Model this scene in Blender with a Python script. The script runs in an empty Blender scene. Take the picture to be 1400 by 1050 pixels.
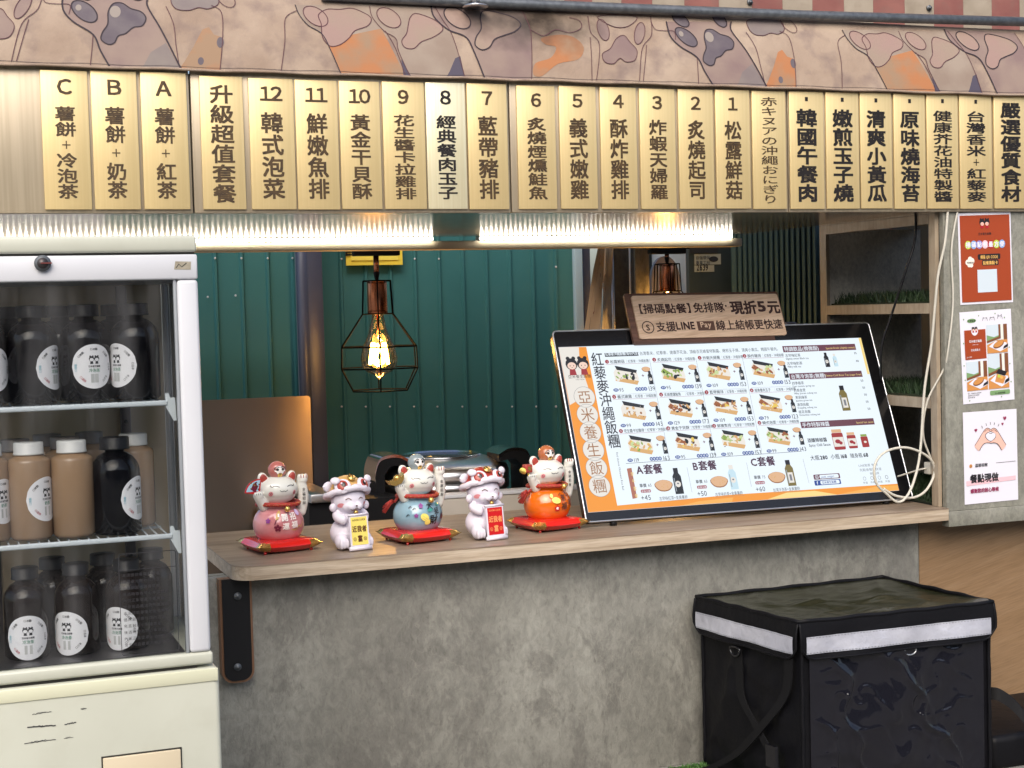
import bpy, bmesh, math, random
from mathutils import Vector, Matrix
from mathutils.geometry import tessellate_polygon
R = math.radians
random.seed(7)
sc = bpy.context.scene
COL = sc.collection

# ------------------------------------------------------------------ camera, sky, sun, exposure
H = 1.35
F_PX, YAW, PITCH, ROLL = 2100.0, R(20.61), R(2.714), R(1.502)
fw0 = Vector((math.sin(YAW), math.cos(YAW), 0)); r0 = Vector((math.cos(YAW), -math.sin(YAW), 0)); zz = Vector((0, 0, 1))
FW = fw0*math.cos(PITCH) - zz*math.sin(PITCH)
U0 = zz*math.cos(PITCH) + fw0*math.sin(PITCH)
RR = r0*math.cos(ROLL) - U0*math.sin(ROLL)
UP = U0*math.cos(ROLL) + r0*math.sin(ROLL)
cam_d = bpy.data.cameras.new('camera'); cam = bpy.data.objects.new('camera', cam_d); COL.objects.link(cam)
cam_d.sensor_width = 36.0; cam_d.lens = F_PX/1400*36.0; cam_d.clip_start = 0.05; cam_d.clip_end = 500
cam.matrix_world = Matrix(((RR.x, UP.x, -FW.x, 0), (RR.y, UP.y, -FW.y, 0), (RR.z, UP.z, -FW.z, H), (0, 0, 0, 1)))
sc.camera = cam

w = bpy.data.worlds.new('World'); sc.world = w; w.use_nodes = True
nt = w.node_tree; bg = nt.nodes['Background']
sky = nt.nodes.new('ShaderNodeTexSky'); sky.sky_type = 'NISHITA'; sky.sun_disc = False
SUN_EL, SUN_AZ = R(43), R(205)          # azimuth measured from +Y towards +X
sky.sun_elevation = SUN_EL; sky.sun_rotation = SUN_AZ
sky.air_density = 1.0; sky.dust_density = 3.5; sky.ozone_density = 1.0
nt.links.new(sky.outputs[0], bg.inputs[0]); bg.inputs[1].default_value = 0.15
sd = bpy.data.lights.new('sun', 'SUN'); sd.energy = 1.5; sd.angle = R(55); sd.color = (1.0, 0.95, 0.87)
so = bpy.data.objects.new('sun', sd); COL.objects.link(so)
sdir = Vector((math.sin(SUN_AZ)*math.cos(SUN_EL), math.cos(SUN_AZ)*math.cos(SUN_EL), math.sin(SUN_EL)))
so.rotation_euler = sdir.to_track_quat('Z', 'Y').to_euler()
sc.view_settings.view_transform = 'Standard'; sc.view_settings.look = 'None'
sc.view_settings.exposure = 0.64; sc.view_settings.gamma = 1.0; sc.view_settings.use_curve_mapping = False
sc.cycles.use_denoising = True; sc.cycles.max_bounces = 10; sc.cycles.transparent_max_bounces = 24
sc.cycles.sample_clamp_indirect = 6.0; sc.cycles.caustics_reflective = False; sc.cycles.caustics_refractive = False

# ------------------------------------------------------------------ helpers
def P(u, v, X=None, Y=None, Z=None):
    """the point of a real plane (x, y or z fixed, metres) that the photograph shows at pixel u, v"""
    d = FW*F_PX + RR*(u-700) - UP*(v-525)
    t = X/d.x if X is not None else Y/d.y if Y is not None else (Z-H)/d.z
    return Vector((0, 0, H)) + d*t

def lin(h):
    h = h.lstrip('#'); o = []
    for i in (0, 2, 4):
        c = int(h[i:i+2], 16)/255
        o.append(c/12.92 if c <= .04045 else ((c+.055)/1.055)**2.4)
    return tuple(o)

class MB:
    def __init__(s): s.v = []; s.f = []; s.m = []; s.s = []
    def add(s, vs, fs, mat=0, smooth=False):
        b = len(s.v); s.v.extend([tuple(p) for p in vs])
        for f in fs: s.f.append([b+i for i in f]); s.m.append(mat); s.s.append(smooth)
        return s
    def box(s, x0, x1, y0, y1, z0, z1, bev=0.0, mat=0, seg=2, fn=None):
        bm = bmesh.new(); bmesh.ops.create_cube(bm, size=1)
        for v in bm.verts: v.co = Vector(((x0+x1)/2+v.co.x*(x1-x0), (y0+y1)/2+v.co.y*(y1-y0), (z0+z1)/2+v.co.z*(z1-z0)))
        if bev > 0: bmesh.ops.bevel(bm, geom=bm.edges[:], offset=bev, segments=seg, affect='EDGES', profile=.5)
        vs = [v.co.copy() for v in bm.verts]
        if fn: vs = [fn(p) for p in vs]
        bm.verts.index_update(); s.add(vs, [[v.index for v in f.verts] for f in bm.faces], mat, bev > 0); bm.free(); return s
    def tube(s, pts, r, n=8, mat=0, closed=False, cap=True):
        pts = [Vector(p) for p in pts]; N = len(pts); rings = []; up = None
        for i, p in enumerate(pts):
            a = pts[i-1] if (i > 0 or closed) else p; b = pts[(i+1) % N] if (i < N-1 or closed) else p
            t = (b-a).normalized()
            if up is None: up = t.orthogonal().normalized()
            up = (up - t*up.dot(t)).normalized(); sd_ = t.cross(up)
            rr = r[i] if isinstance(r, (list, tuple)) else r
            rings.append([p + (up*math.cos(k*2*math.pi/n) + sd_*math.sin(k*2*math.pi/n))*rr for k in range(n)])
        vs = [q for g in rings for q in g]; fs = []
        for i in range(N if closed else N-1):
            j = (i+1) % N
            for k in range(n): fs.append([i*n+k, i*n+(k+1) % n, j*n+(k+1) % n, j*n+k])
        if cap and not closed: fs += [list(range(n))[::-1], [(N-1)*n+k for k in range(n)]]
        return s.add(vs, fs, mat, True)
    def lathe(s, prof, c=(0, 0, 0), n=32, mat=0, sx=1, sy=1):
        vs = []; fs = []; N = len(prof)
        for (r, z) in prof:
            for k in range(n):
                a = 2*math.pi*k/n; vs.append((c[0]+r*math.cos(a)*sx, c[1]+r*math.sin(a)*sy, c[2]+z))
        for i in range(N-1):
            for k in range(n): fs.append([i*n+k, i*n+(k+1) % n, (i+1)*n+(k+1) % n, (i+1)*n+k])
        if prof[0][0] > 1e-5: fs.append(list(range(n))[::-1])
        if prof[-1][0] > 1e-5: fs.append([(N-1)*n+k for k in range(n)])
        return s.add(vs, fs, mat, True)
    def ball(s, c, r, mat=0, n=16, m=10, rot=None):
        if not isinstance(r, (tuple, list)): r = (r, r, r)
        vs = []; fs = []; c = Vector(c)
        for i in range(m+1):
            th = math.pi*i/m
            for k in range(n):
                a = 2*math.pi*k/n
                q = Vector((r[0]*math.sin(th)*math.cos(a), r[1]*math.sin(th)*math.sin(a), r[2]*math.cos(th)))
                if rot is not None: q = rot @ q
                vs.append(c+q)
        for i in range(m):
            for k in range(n):
                q = [i*n+k, (i+1)*n+k, (i+1)*n+(k+1) % n, i*n+(k+1) % n]
                if i == 0: q = [q[0], q[1], q[2]]
                elif i == m-1: q = [q[0], q[1], q[3]]
                fs.append(q)
        return s.add(vs, fs, mat, True)
    def prism(s, poly, d, mat=0):
        """poly: list of 3D points of a flat outline; d: extrusion vector"""
        n = len(poly); a = [Vector(p) for p in poly]; d = Vector(d); b = [p+d for p in a]
        tr = tessellate_polygon([a]); fs = [list(t) for t in tr] + [[n+i for i in t][::-1] for t in tr]
        fs += [[i, (i+1) % n, n+(i+1) % n, n+i] for i in range(n)]
        return s.add(a+b, fs, mat)
    # ---- flat print on a surface S(x, y) -> point; each piece of print lies a hair above the one before it
    def _mic(s, S, x, y):
        s.k = (getattr(s, 'k', 0)+1) % 14; e = .001
        c = Vector(S(x, y)); n = (Vector(S(x+e, y))-c).cross(Vector(S(x, y+e))-c).normalized()*(s.k*.00002)
        return lambda a, b: Vector(S(a, b))+n
    def fill(s, S, poly, mat=0):
        S = s._mic(S, *poly[0]); pts = [Vector((p[0], p[1], 0)) for p in poly]; tr = tessellate_polygon([pts])
        return s.add([S(p[0], p[1]) for p in poly], [list(t) for t in tr], mat)
    def rect(s, S, x0, y0, x1, y1, mat=0): return s.fill(S, [(x0, y0), (x1, y0), (x1, y1), (x0, y1)], mat)
    def disc(s, S, cx, cy, rx, ry=None, mat=0, n=20, rot=0, a0=0, a1=2*math.pi):
        S = s._mic(S, cx, cy); ry = rx if ry is None else ry; vs = [(cx, cy)]; full = abs(a1-a0-2*math.pi) < 1e-6
        for k in range(n + (0 if full else 1)):
            a = a0+(a1-a0)*k/n; x = rx*math.cos(a); y = ry*math.sin(a)
            vs.append((cx+x*math.cos(rot)-y*math.sin(rot), cy+x*math.sin(rot)+y*math.cos(rot)))
        m = len(vs)-1; fs = [[0, 1+k, 1+(k+1) % m] for k in range(m if full else m-1)]
        return s.add([S(*p) for p in vs], fs, mat)
    def stroke(s, S, pts, wd, mat=0, closed=False):
        S = s._mic(S, *pts[0]); N = len(pts); L = []; Rr = []
        for i, p in enumerate(pts):
            a = pts[i-1] if (i > 0 or closed) else p; b = pts[(i+1) % N] if (i < N-1 or closed) else p
            dx, dy = b[0]-a[0], b[1]-a[1]; l = math.hypot(dx, dy) or 1e-9
            nx, ny = -dy/l*wd/2, dx/l*wd/2
            L.append(S(p[0]+nx, p[1]+ny)); Rr.append(S(p[0]-nx, p[1]-ny))
        fs = [[i, (i+1) % N, N+(i+1) % N, N+i] for i in range(N if closed else N-1)]
        return s.add(L+Rr, fs, mat)
    def text(s, S, x, y, t, h, w=None, mat=0, bold=0.0, vertical=False, align='l', pitch=None, rot=0):
        w = w or h; pitch = pitch or (h*1.05 if vertical else None)
        if vertical:
            for i, ch in enumerate(t):
                s._g(S, ch, x-w/2, y-h*.86-i*pitch, w, h, mat, bold, center=True)
            return s
        tot = sum(adv(c, bold) for c in t)*w
        x0 = x if align == 'l' else x-tot/2 if align == 'c' else x-tot
        c_, s_ = math.cos(rot), math.sin(rot)
        S2 = S if not rot else (lambda a, b: S(x+(a-x)*c_-(b-y)*s_, y+(a-x)*s_+(b-y)*c_))
        for ch in t:
            if ch != ' ': s._g(S2, ch, x0, y, w, h, mat, bold)
            x0 += adv(ch, bold)*w
        return s
    def _g(s, S, ch, x, y, w, h, mat, bold, center=False):
        if ch == ' ': return
        vs, fs, x0, x1 = glyph(ch); o = (0.5-(x0+x1)/2) if center and ord(ch) < 0x2000 else 0
        if bold <= 0: s.add([S(x+(p[0]+o)*w, y+p[1]*h) for p in vs], fs, mat); return
        c = Vector(S(x+.5*w, y+.4*h)); n = (Vector(S(x+.6*w, y+.4*h))-c).cross(Vector(S(x+.5*w, y+.5*h))-c).normalized()
        d = min(bold, .035)
        cp = ((-d, 0), (d, 0)) if h < .012 else ((-d, -d), (d, d), (-d, d), (d, -d))
        for k, (dx, dy) in enumerate(cp):
            q = n*(.00005*k); s.add([Vector(S(x+(p[0]+o+dx)*w, y+(p[1]+dy)*h))+q for p in vs], fs, mat)
    def build(s, name, mats, parent=None, local=False, mods=None):
        me = bpy.data.meshes.new(name)
        off = Vector((0, 0, 0))
        if parent is not None and not local:
            q = parent
            while q is not None: off += q.location; q = q.parent
        me.from_pydata([(p[0]-off.x, p[1]-off.y, p[2]-off.z) for p in s.v], [], s.f)
        if not isinstance(mats, (list, tuple)): mats = [mats]
        for m in mats: me.materials.append(m)
        me.polygons.foreach_set('material_index', s.m); me.polygons.foreach_set('use_smooth', s.s)
        me.update()
        o = bpy.data.objects.new(name, me); COL.objects.link(o)
        if parent is not None: o.parent = parent
        return o

_gc = {}
_tc = bpy.data.curves.new('glyph_source', 'FONT'); _tc.resolution_u = 2
_to = bpy.data.objects.new('glyph_source', _tc); COL.objects.link(_to)
def glyph(ch):
    k = ch
    if k not in _gc:
        _tc.body = ch
        dg = bpy.context.evaluated_depsgraph_get(); me = bpy.data.meshes.new_from_object(_to.evaluated_get(dg))
        vs = [tuple(v.co) for v in me.vertices]; fs = [list(p.vertices) for p in me.polygons]
        xs = [v[0] for v in vs] or [0]
        _gc[k] = (vs, fs, min(xs), max(xs)); bpy.data.meshes.remove(me)
    return _gc[k]
def adv(ch, bold=0):
    if ch == ' ': return .32
    if ord(ch) >= 0x2000: return 1.0
    g = glyph(ch); return g[3]+.07+bold*.8

def tag(o, label=None, cat=None, group=None, kind=None):
    if label: o['label'] = label
    if cat: o['category'] = cat
    if group: o['group'] = group
    if kind: o['kind'] = kind
    return o
def empty(name, loc, label=None, cat=None, group=None, rz=0):
    o = bpy.data.objects.new(name, None); COL.objects.link(o); o.location = loc; o.rotation_euler = (0, 0, rz)
    o.empty_display_size = .05
    return tag(o, label, cat, group)
def copy_tree(o, parent=None):
    c = o.copy(); COL.objects.link(c)
    if parent is not None: c.parent = parent
    for ch in [x for x in bpy.data.objects if x.parent == o]: copy_tree(ch, c)
    return c
def crom(pts, n=5, closed=False):
    out = []; N = len(pts); dim = len(pts[0])
    rng = range(N) if closed else range(N-1)
    for i in rng:
        p0 = pts[(i-1) % N] if (closed or i > 0) else pts[i]; p1 = pts[i]; p2 = pts[(i+1) % N]
        p3 = pts[(i+2) % N] if (closed or i+2 < N) else p2
        for k in range(n):
            t = k/n
            out.append(tuple(.5*((2*p1[d])+(-p0[d]+p2[d])*t+(2*p0[d]-5*p1[d]+4*p2[d]-p3[d])*t*t+(-p0[d]+3*p1[d]-3*p2[d]+p3[d])*t**3) for d in range(dim)))
    if not closed: out.append(tuple(pts[-1]))
    return out

# ------------------------------------------------------------------ materials
def mat(name, col, rough=.5, metal=0.0, spec=.5, col2=None, nscale=8, stretch=(1, 1, 1), detail=5, lo=.35, hi=.65,
        bump=0.0, bscale=60, bstretch=None, coat=0.0, emit=None, es=1.0, rvar=0.0, dirt=None, dscale=3, damt=.5, aniso=0):
    m = bpy.data.materials.new(name); m.use_nodes = True; t = m.node_tree; b = t.nodes['Principled BSDF']
    N, L = t.nodes.new, t.links.new
    b.inputs['Base Color'].default_value = (*col, 1); b.inputs['Roughness'].default_value = rough
    b.inputs['Metallic'].default_value = metal; b.inputs['Specular IOR Level'].default_value = spec
    b.inputs['Coat Weight'].default_value = coat; b.inputs['Coat Roughness'].default_value = .08
    if aniso: b.inputs['Anisotropic'].default_value = aniso
    def noise(scale, st, det=5):
        tc = N('ShaderNodeTexCoord'); mp = N('ShaderNodeMapping'); mp.inputs['Scale'].default_value = st
        L(tc.outputs['Object'], mp.inputs[0]); n = N('ShaderNodeTexNoise'); n.inputs['Scale'].default_value = scale
        n.inputs['Detail'].default_value = det; L(mp.outputs[0], n.inputs['Vector']); return n
    last = None
    if col2 is not None:
        n = noise(nscale, stretch, detail); r = N('ShaderNodeValToRGB')
        r.color_ramp.elements[0].position = lo; r.color_ramp.elements[1].position = hi
        r.color_ramp.elements[0].color = (*col, 1); r.color_ramp.elements[1].color = (*col2, 1)
        L(n.outputs[0], r.inputs[0]); last = r.outputs[0]
        if rvar:
            mr = N('ShaderNodeMapRange'); mr.inputs['To Min'].default_value = rough-rvar; mr.inputs['To Max'].default_value = rough+rvar
            L(n.outputs[0], mr.inputs[0]); L(mr.outputs[0], b.inputs['Roughness'])
    if dirt is not None:
        n2 = noise(dscale, (1, 1, 1), 8); r2 = N('ShaderNodeValToRGB'); r2.color_ramp.elements[0].position = .5; r2.color_ramp.elements[1].position = .72
        r2.color_ramp.elements[0].color = (0, 0, 0, 1); r2.color_ramp.elements[1].color = (damt, damt, damt, 1); L(n2.outputs[0], r2.inputs[0])
        mx = N('ShaderNodeMix'); mx.data_type = 'RGBA'; L(r2.outputs[0], mx.inputs[0])
        if last is None: mx.inputs[6].default_value = (*col, 1)
        else: L(last, mx.inputs[6])
        mx.inputs[7].default_value = (*dirt, 1); last = mx.outputs[2]
    if last is not None: L(last, b.inputs['Base Color'])
    if bump:
        n = noise(bscale, bstretch or (1, 1, 1), 6); bp = N('ShaderNodeBump'); bp.inputs['Strength'].default_value = bump; bp.inputs['Distance'].default_value = .01
        L(n.outputs[0], bp.inputs['Height']); L(bp.outputs[0], b.inputs['Normal'])
    if emit: b.inputs['Emission Color'].default_value = (*emit, 1); b.inputs['Emission Strength'].default_value = es
    return m

def concrete(name, c1, c2, c3, sc_=3.0, st=(1, 1, .55), rough=.55, bump=.25, streak=.5):
    m = bpy.data.materials.new(name); m.use_nodes = True; t = m.node_tree; b = t.nodes['Principled BSDF']; N, L = t.nodes.new, t.links.new
    tc = N('ShaderNodeTexCoord')
    def ns(s, stx, det, dist=0, rough_=.6):
        mp = N('ShaderNodeMapping'); mp.inputs['Scale'].default_value = stx; L(tc.outputs['Object'], mp.inputs[0])
        n = N('ShaderNodeTexNoise'); n.inputs['Scale'].default_value = s; n.inputs['Detail'].default_value = det; n.inputs['Distortion'].default_value = dist
        n.inputs['Roughness'].default_value = rough_; L(mp.outputs[0], n.inputs['Vector']); return n.outputs[0]
    def ramp(src, a, b_, ca, cb):
        r = N('ShaderNodeValToRGB'); r.color_ramp.elements[0].position = a; r.color_ramp.elements[1].position = b_
        r.color_ramp.elements[0].color = (*ca, 1); r.color_ramp.elements[1].color = (*cb, 1); L(src, r.inputs[0]); return r.outputs[0]
    def mix(f, a, b_, mode='MIX'):
        x = N('ShaderNodeMix'); x.data_type = 'RGBA'; x.blend_type = mode
        if isinstance(f, float): x.inputs[0].default_value = f
        else: L(f, x.inputs[0])
        L(a, x.inputs[6]); L(b_, x.inputs[7]); return x.outputs[2]
    big = ramp(ns(sc_, st, 9, .4, .62), .38, .62, c1, c2)
    blot = ns(sc_*1.7, (1, 1, .6), 12, .35, .74)
    fm = ramp(blot, .52, .62, (0, 0, 0), (1, 1, 1))
    c3n = N('ShaderNodeRGB'); c3n.outputs[0].default_value = (*c3, 1)
    fm = ramp(blot, .50, .56, (0, 0, 0), (.9, .9, .9))
    a = mix(fm, big, c3n.outputs[0])
    half = mix(.30, a, big)
    fine = ramp(ns(sc_*14, (1.2, 1.2, .8), 8, .6, .72), .38, .62, (.80, .80, .79), (1.12, 1.12, 1.10))
    a2 = mix(1.0, half, fine, 'MULTIPLY')
    dr = ramp(ns(sc_*26, (1.5, 1.5, .6), 5, .6, .6), .60, .66, (1, 1, 1), (1-.55*streak, 1-.57*streak, 1-.6*streak))
    a3 = mix(1.0, a2, dr, 'MULTIPLY')
    vo = N('ShaderNodeTexVoronoi'); vo.feature = 'DISTANCE_TO_EDGE'; vo.inputs['Scale'].default_value = sc_*3.4
    wp = N('ShaderNodeTexNoise'); wp.inputs['Scale'].default_value = sc_*5; wp.inputs['Detail'].default_value = 6; L(tc.outputs['Object'], wp.inputs['Vector'])
    va = N('ShaderNodeVectorMath'); va.operation = 'MULTIPLY_ADD'; L(wp.outputs['Color'], va.inputs[0]); va.inputs[1].default_value = (.16, .16, .22); L(tc.outputs['Object'], va.inputs[2]); L(va.outputs[0], vo.inputs['Vector'])
    ck = ramp(vo.outputs['Distance'], .0, .018, (1, 1, 1), (0, 0, 0)); gate = ramp(ns(sc_*.9, (1, 1, 1.4), 3), .52, .60, (0, 0, 0), (.28, .28, .28))
    cm = mix(1.0, ck, gate, 'MULTIPLY'); lt_ = N('ShaderNodeRGB'); lt_.outputs[0].default_value = (c2[0]*1.25, c2[1]*1.22, c2[2]*1.15, 1); a3 = mix(cm, a3, lt_.outputs[0])
    L(a3, b.inputs['Base Color']); b.inputs['Roughness'].default_value = rough
    bp = N('ShaderNodeBump'); bp.inputs['Strength'].default_value = bump; bp.inputs['Distance'].default_value = .004
    L(ns(sc_*14, (1.2, 1.2, .6), 8, .3, .7), bp.inputs['Height']); L(bp.outputs[0], b.inputs['Normal'])
    return m

def wood(name, c1, c2, c3, axis='x', scale=1.0, rough=.45, bump=.08, rot=0.0, rvar=None):
    m = bpy.data.materials.new(name); m.use_nodes = True; t = m.node_tree; b = t.nodes['Principled BSDF']; N, L = t.nodes.new, t.links.new
    tc = N('ShaderNodeTexCoord'); mp = N('ShaderNodeMapping')
    s = {'x': (1.2, 14, 22), 'z': (14, 14, 1.0), 'y': (14, 1.0, 14)}[axis]
    rt = N('ShaderNodeMapping'); rt.inputs['Rotation'].default_value = (0, rot, 0); L(tc.outputs['Object'], rt.inputs[0])
    mp.inputs['Scale'].default_value = tuple(k*scale for k in s); L(rt.outputs[0], mp.inputs[0])
    n = N('ShaderNodeTexNoise'); n.inputs['Scale'].default_value = 1.6; n.inputs['Detail'].default_value = 8; n.inputs['Distortion'].default_value = .5; n.inputs['Roughness'].default_value = .62
    L(mp.outputs[0], n.inputs['Vector']); r = N('ShaderNodeValToRGB'); e = r.color_ramp.elements
    e[0].position = .28; e[0].color = (*c1, 1); e[1].position = .72; e[1].color = (*c3, 1); k = e.new(.5); k.color = (*c2, 1)
    L(n.outputs[0], r.inputs[0])
    n2 = N('ShaderNodeTexNoise'); n2.inputs['Scale'].default_value = 9; n2.inputs['Detail'].default_value = 3; L(mp.outputs[0], n2.inputs['Vector'])
    r2 = N('ShaderNodeValToRGB'); r2.color_ramp.elements[0].position = .3; r2.color_ramp.elements[0].color = (.78, .76, .74, 1); r2.color_ramp.elements[1].position = .6; r2.color_ramp.elements[1].color = (1.05, 1.05, 1.05, 1)
    L(n2.outputs[0], r2.inputs[0]); mx = N('ShaderNodeMix'); mx.data_type = 'RGBA'; mx.blend_type = 'MULTIPLY'; mx.inputs[0].default_value = .8
    L(r.outputs[0], mx.inputs[6]); L(r2.outputs[0], mx.inputs[7]); L(mx.outputs[2], b.inputs['Base Color'])
    b.inputs['Roughness'].default_value = rough
    bp = N('ShaderNodeBump'); bp.inputs['Strength'].default_value = bump; bp.inputs['Distance'].default_value = .003; L(n2.outputs[0], bp.inputs['Height']); L(bp.outputs[0], b.inputs['Normal'])
    return m

def glass(name, tint=(1, 1, 1), refl=1.0, rough=.02, film=0.0):
    m = bpy.data.materials.new(name); m.use_nodes = True; t = m.node_tree; N, L = t.nodes.new, t.links.new
    t.nodes.remove(t.nodes['Principled BSDF']); out = t.nodes['Material Output']
    tr = N('ShaderNodeBsdfTransparent'); tr.inputs[0].default_value = (*tint, 1); gl = N('ShaderNodeBsdfGlossy'); gl.inputs['Roughness'].default_value = rough
    fr = N('ShaderNodeFresnel'); fr.inputs[0].default_value = 1.45; mm = N('ShaderNodeMath'); mm.operation = 'MULTIPLY'; mm.inputs[1].default_value = refl
    L(fr.outputs[0], mm.inputs[0]); mx = N('ShaderNodeMixShader'); L(mm.outputs[0], mx.inputs[0]); L(tr.outputs[0], mx.inputs[1]); L(gl.outputs[0], mx.inputs[2])
    if film:  # pale streaks mix a painted haze into the glass
        df = N('ShaderNodeBsdfDiffuse'); df.inputs[0].default_value = (.7, .7, .72, 1)
        tc = N('ShaderNodeTexCoord'); mp = N('ShaderNodeMapping'); mp.inputs['Scale'].default_value = (9, 9, 1.2); L(tc.outputs['Object'], mp.inputs[0])
        n = N('ShaderNodeTexNoise'); n.inputs['Scale'].default_value = 2.2; n.inputs['Detail'].default_value = 6; L(mp.outputs[0], n.inputs['Vector'])
        mr = N('ShaderNodeMapRange'); mr.inputs['From Min'].default_value = .42; mr.inputs['From Max'].default_value = .75; mr.inputs['To Max'].default_value = film; L(n.outputs[0], mr.inputs[0])
        m2 = N('ShaderNodeMixShader'); L(mr.outputs[0], m2.inputs[0]); L(mx.outputs[0], m2.inputs[1]); L(df.outputs[0], m2.inputs[2]); mx = m2
    L(mx.outputs[0], out.inputs[0]); return m

def emis(name, col, s=1.0):
    m = bpy.data.materials.new(name); m.use_nodes = True; b = m.node_tree.nodes['Principled BSDF']
    b.inputs['Base Color'].default_value = (.01, .01, .01, 1); b.inputs['Roughness'].default_value = .35; b.inputs['Specular IOR Level'].default_value = .3
    b.inputs['Emission Color'].default_value = (*col, 1); b.inputs['Emission Strength'].default_value = s
    return m

M = {}
M['concrete'] = concrete('concrete_panel', (.192, .188, .166), (.272, .268, .238), (.146, .140, .126), 2.6, bump=.8, streak=.35)
M['concrete2'] = concrete('concrete_light', (.205, .202, .168), (.28, .275, .235), (.175, .17, .145), 4.5, streak=.2)
M['counter'] = wood('counter_oak', (.16, .115, .08), (.27, .205, .15), (.36, .29, .22), 'x', 1.0, .38)
M['edge'] = wood('edge_oak', (.30, .225, .15), (.46, .37, .27), (.58, .49, .38), 'x', 1.6, .5)
M['sidewood'] = wood('side_wood', (.215, .13, .062), (.245, .152, .078), (.275, .178, .097), 'x', 1.3, .55, rot=R(13))
M['ply'] = wood('ply_edge', (.10, .045, .02), (.2, .1, .05), (.3, .17, .1), 'z', 1, .5)
M['brass'] = mat('brushed_brass', (.74, .56, .265), .42, .45, col2=(.80, .62, .315), nscale=6, stretch=(28, 28, .5), lo=.25, hi=.75, rvar=.06)
M['brass2'] = mat('brushed_pale_brass', (.84, .74, .46), .40, .5, col2=(.92, .84, .58), nscale=6, stretch=(28, 28, .5), lo=.3, hi=.7)
M['backing'] = mat('champagne_board', (.40, .33, .23), .40, .45, col2=(.47, .39, .28), nscale=5, stretch=(20, 20, .6))
M['engrave'] = mat('engraving_brown', (.034, .018, .006), .5, .0, col2=(.085, .048, .014), nscale=70)
M['engrave2'] = mat('engraving_black', (.010, .006, .004), .5, .0)
M['seam'] = mat('dark_seam', (.02, .018, .015), .6)
M['tray'] = mat('polished_tray', (.62, .58, .50), .15, 1.0)
M['soffit'] = mat('soffit_laminate', (.46, .38, .30), .19, .85)
M['beam'] = mat('cream_beam', (.62, .52, .36), .5, 0, col2=(.58, .5, .36), nscale=9)
M['led'] = emis('led_light', (1.0, .95, .84), 34)
M['ledbar'] = mat('led_carrier', (.8, .78, .7), .4)
M['black'] = mat('matt_black', (.008, .008, .009), .5, 0, .25)
M['blackgloss'] = mat('gloss_black', (.008, .008, .010), .18)
M['chrome'] = mat('chrome', (.72, .73, .75), .14, 1.0)
M['steel'] = mat('steel', (.52, .52, .53), .28, 1.0, col2=(.6, .6, .6), nscale=5, stretch=(1, 1, 20))
M['steel_sheet'] = mat('brushed_sheet', (.36, .28, .21), .34, 1.0, aniso=.85)
_n = M['steel_sheet'].node_tree; _t = _n.nodes.new('ShaderNodeTangent'); _n.nodes['Principled BSDF'].inputs['Anisotropic Rotation'].default_value = .25; _t.direction_type = 'UV_MAP'; _t.uv_map = 'brush'; _n.links.new(_t.outputs[0], _n.nodes['Principled BSDF'].inputs['Tangent'])
M['copper'] = mat('copper', (.62, .25, .13), .26, 1.0, col2=(.45, .17, .09), nscale=12, stretch=(1, 1, .2))
M['cagewire'] = mat('cage_wire', (.003, .003, .003), .7, 0, .05)
M['galv'] = mat('galvanised', (.11, .12, .13), .45, .6, col2=(.17, .18, .19), nscale=60)
M['green'] = mat('green_sheet', (.034, .140, .148), .65, 0, .25, col2=(.042, .162, .168), nscale=2.5, dirt=(.06, .15, .16), dscale=5, damt=.25)
M['slate'] = mat('slate_paint', (.045, .055, .095), .38, 0, col2=(.06, .07, .115), nscale=3)
M['white'] = mat('white_paint', (.56, .57, .60), .35, 0, col2=(.61, .62, .65), nscale=3)
M['cream'] = mat('fridge_cream', (.48, .49, .41), .38, 0, col2=(.54, .55, .465), nscale=2, dirt=(.42, .42, .34), dscale=14, damt=.35)
M['tan'] = mat('tan_panel', (.55, .47, .33), .5)
M['screen_frame'] = mat('monitor_black', (.006, .006, .007), .2)
M['silver'] = mat('silver_trim', (.6, .62, .64), .3, .9)
M['fabric'] = mat('awning_fabric', (.27, .195, .145), .8, 0, .2, col2=(.37, .285, .215), nscale=6, detail=10, lo=.32, hi=.68, bump=.35, bscale=40, dirt=(.155, .11, .105), dscale=14, damt=.6)
M['red_stripe'] = mat('faded_red', (.22, .085, .075), .7, 0, .2, col2=(.28, .12, .10), nscale=9, dirt=(.2, .12, .1), dscale=20, damt=.5)
M['cream_stripe'] = mat('faded_cream', (.30, .25, .19), .7, 0, .2, col2=(.38, .32, .25), nscale=9, dirt=(.25, .2, .15), dscale=20, damt=.6)
def flat(name, h, rough=.5, **k): M[name] = mat(name, lin(h) if isinstance(h, str) else h, rough, **k)

# ------------------------------------------------------------------ setting
Yw = 4.023; Yc = 3.923; ZT = .711; ZS = 1.62
gm = mat('ground_paving', (.16, .155, .145), .8, col2=(.24, .23, .21), nscale=6, bump=.3, bscale=40)
g = MB(); g.add([(-60, -60, 0), (60, -60, 0), (60, 60, 0), (-60, 60, 0)], [[0, 1, 2, 3]]); tag(g.build('ground', gm), kind='structure')
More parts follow.
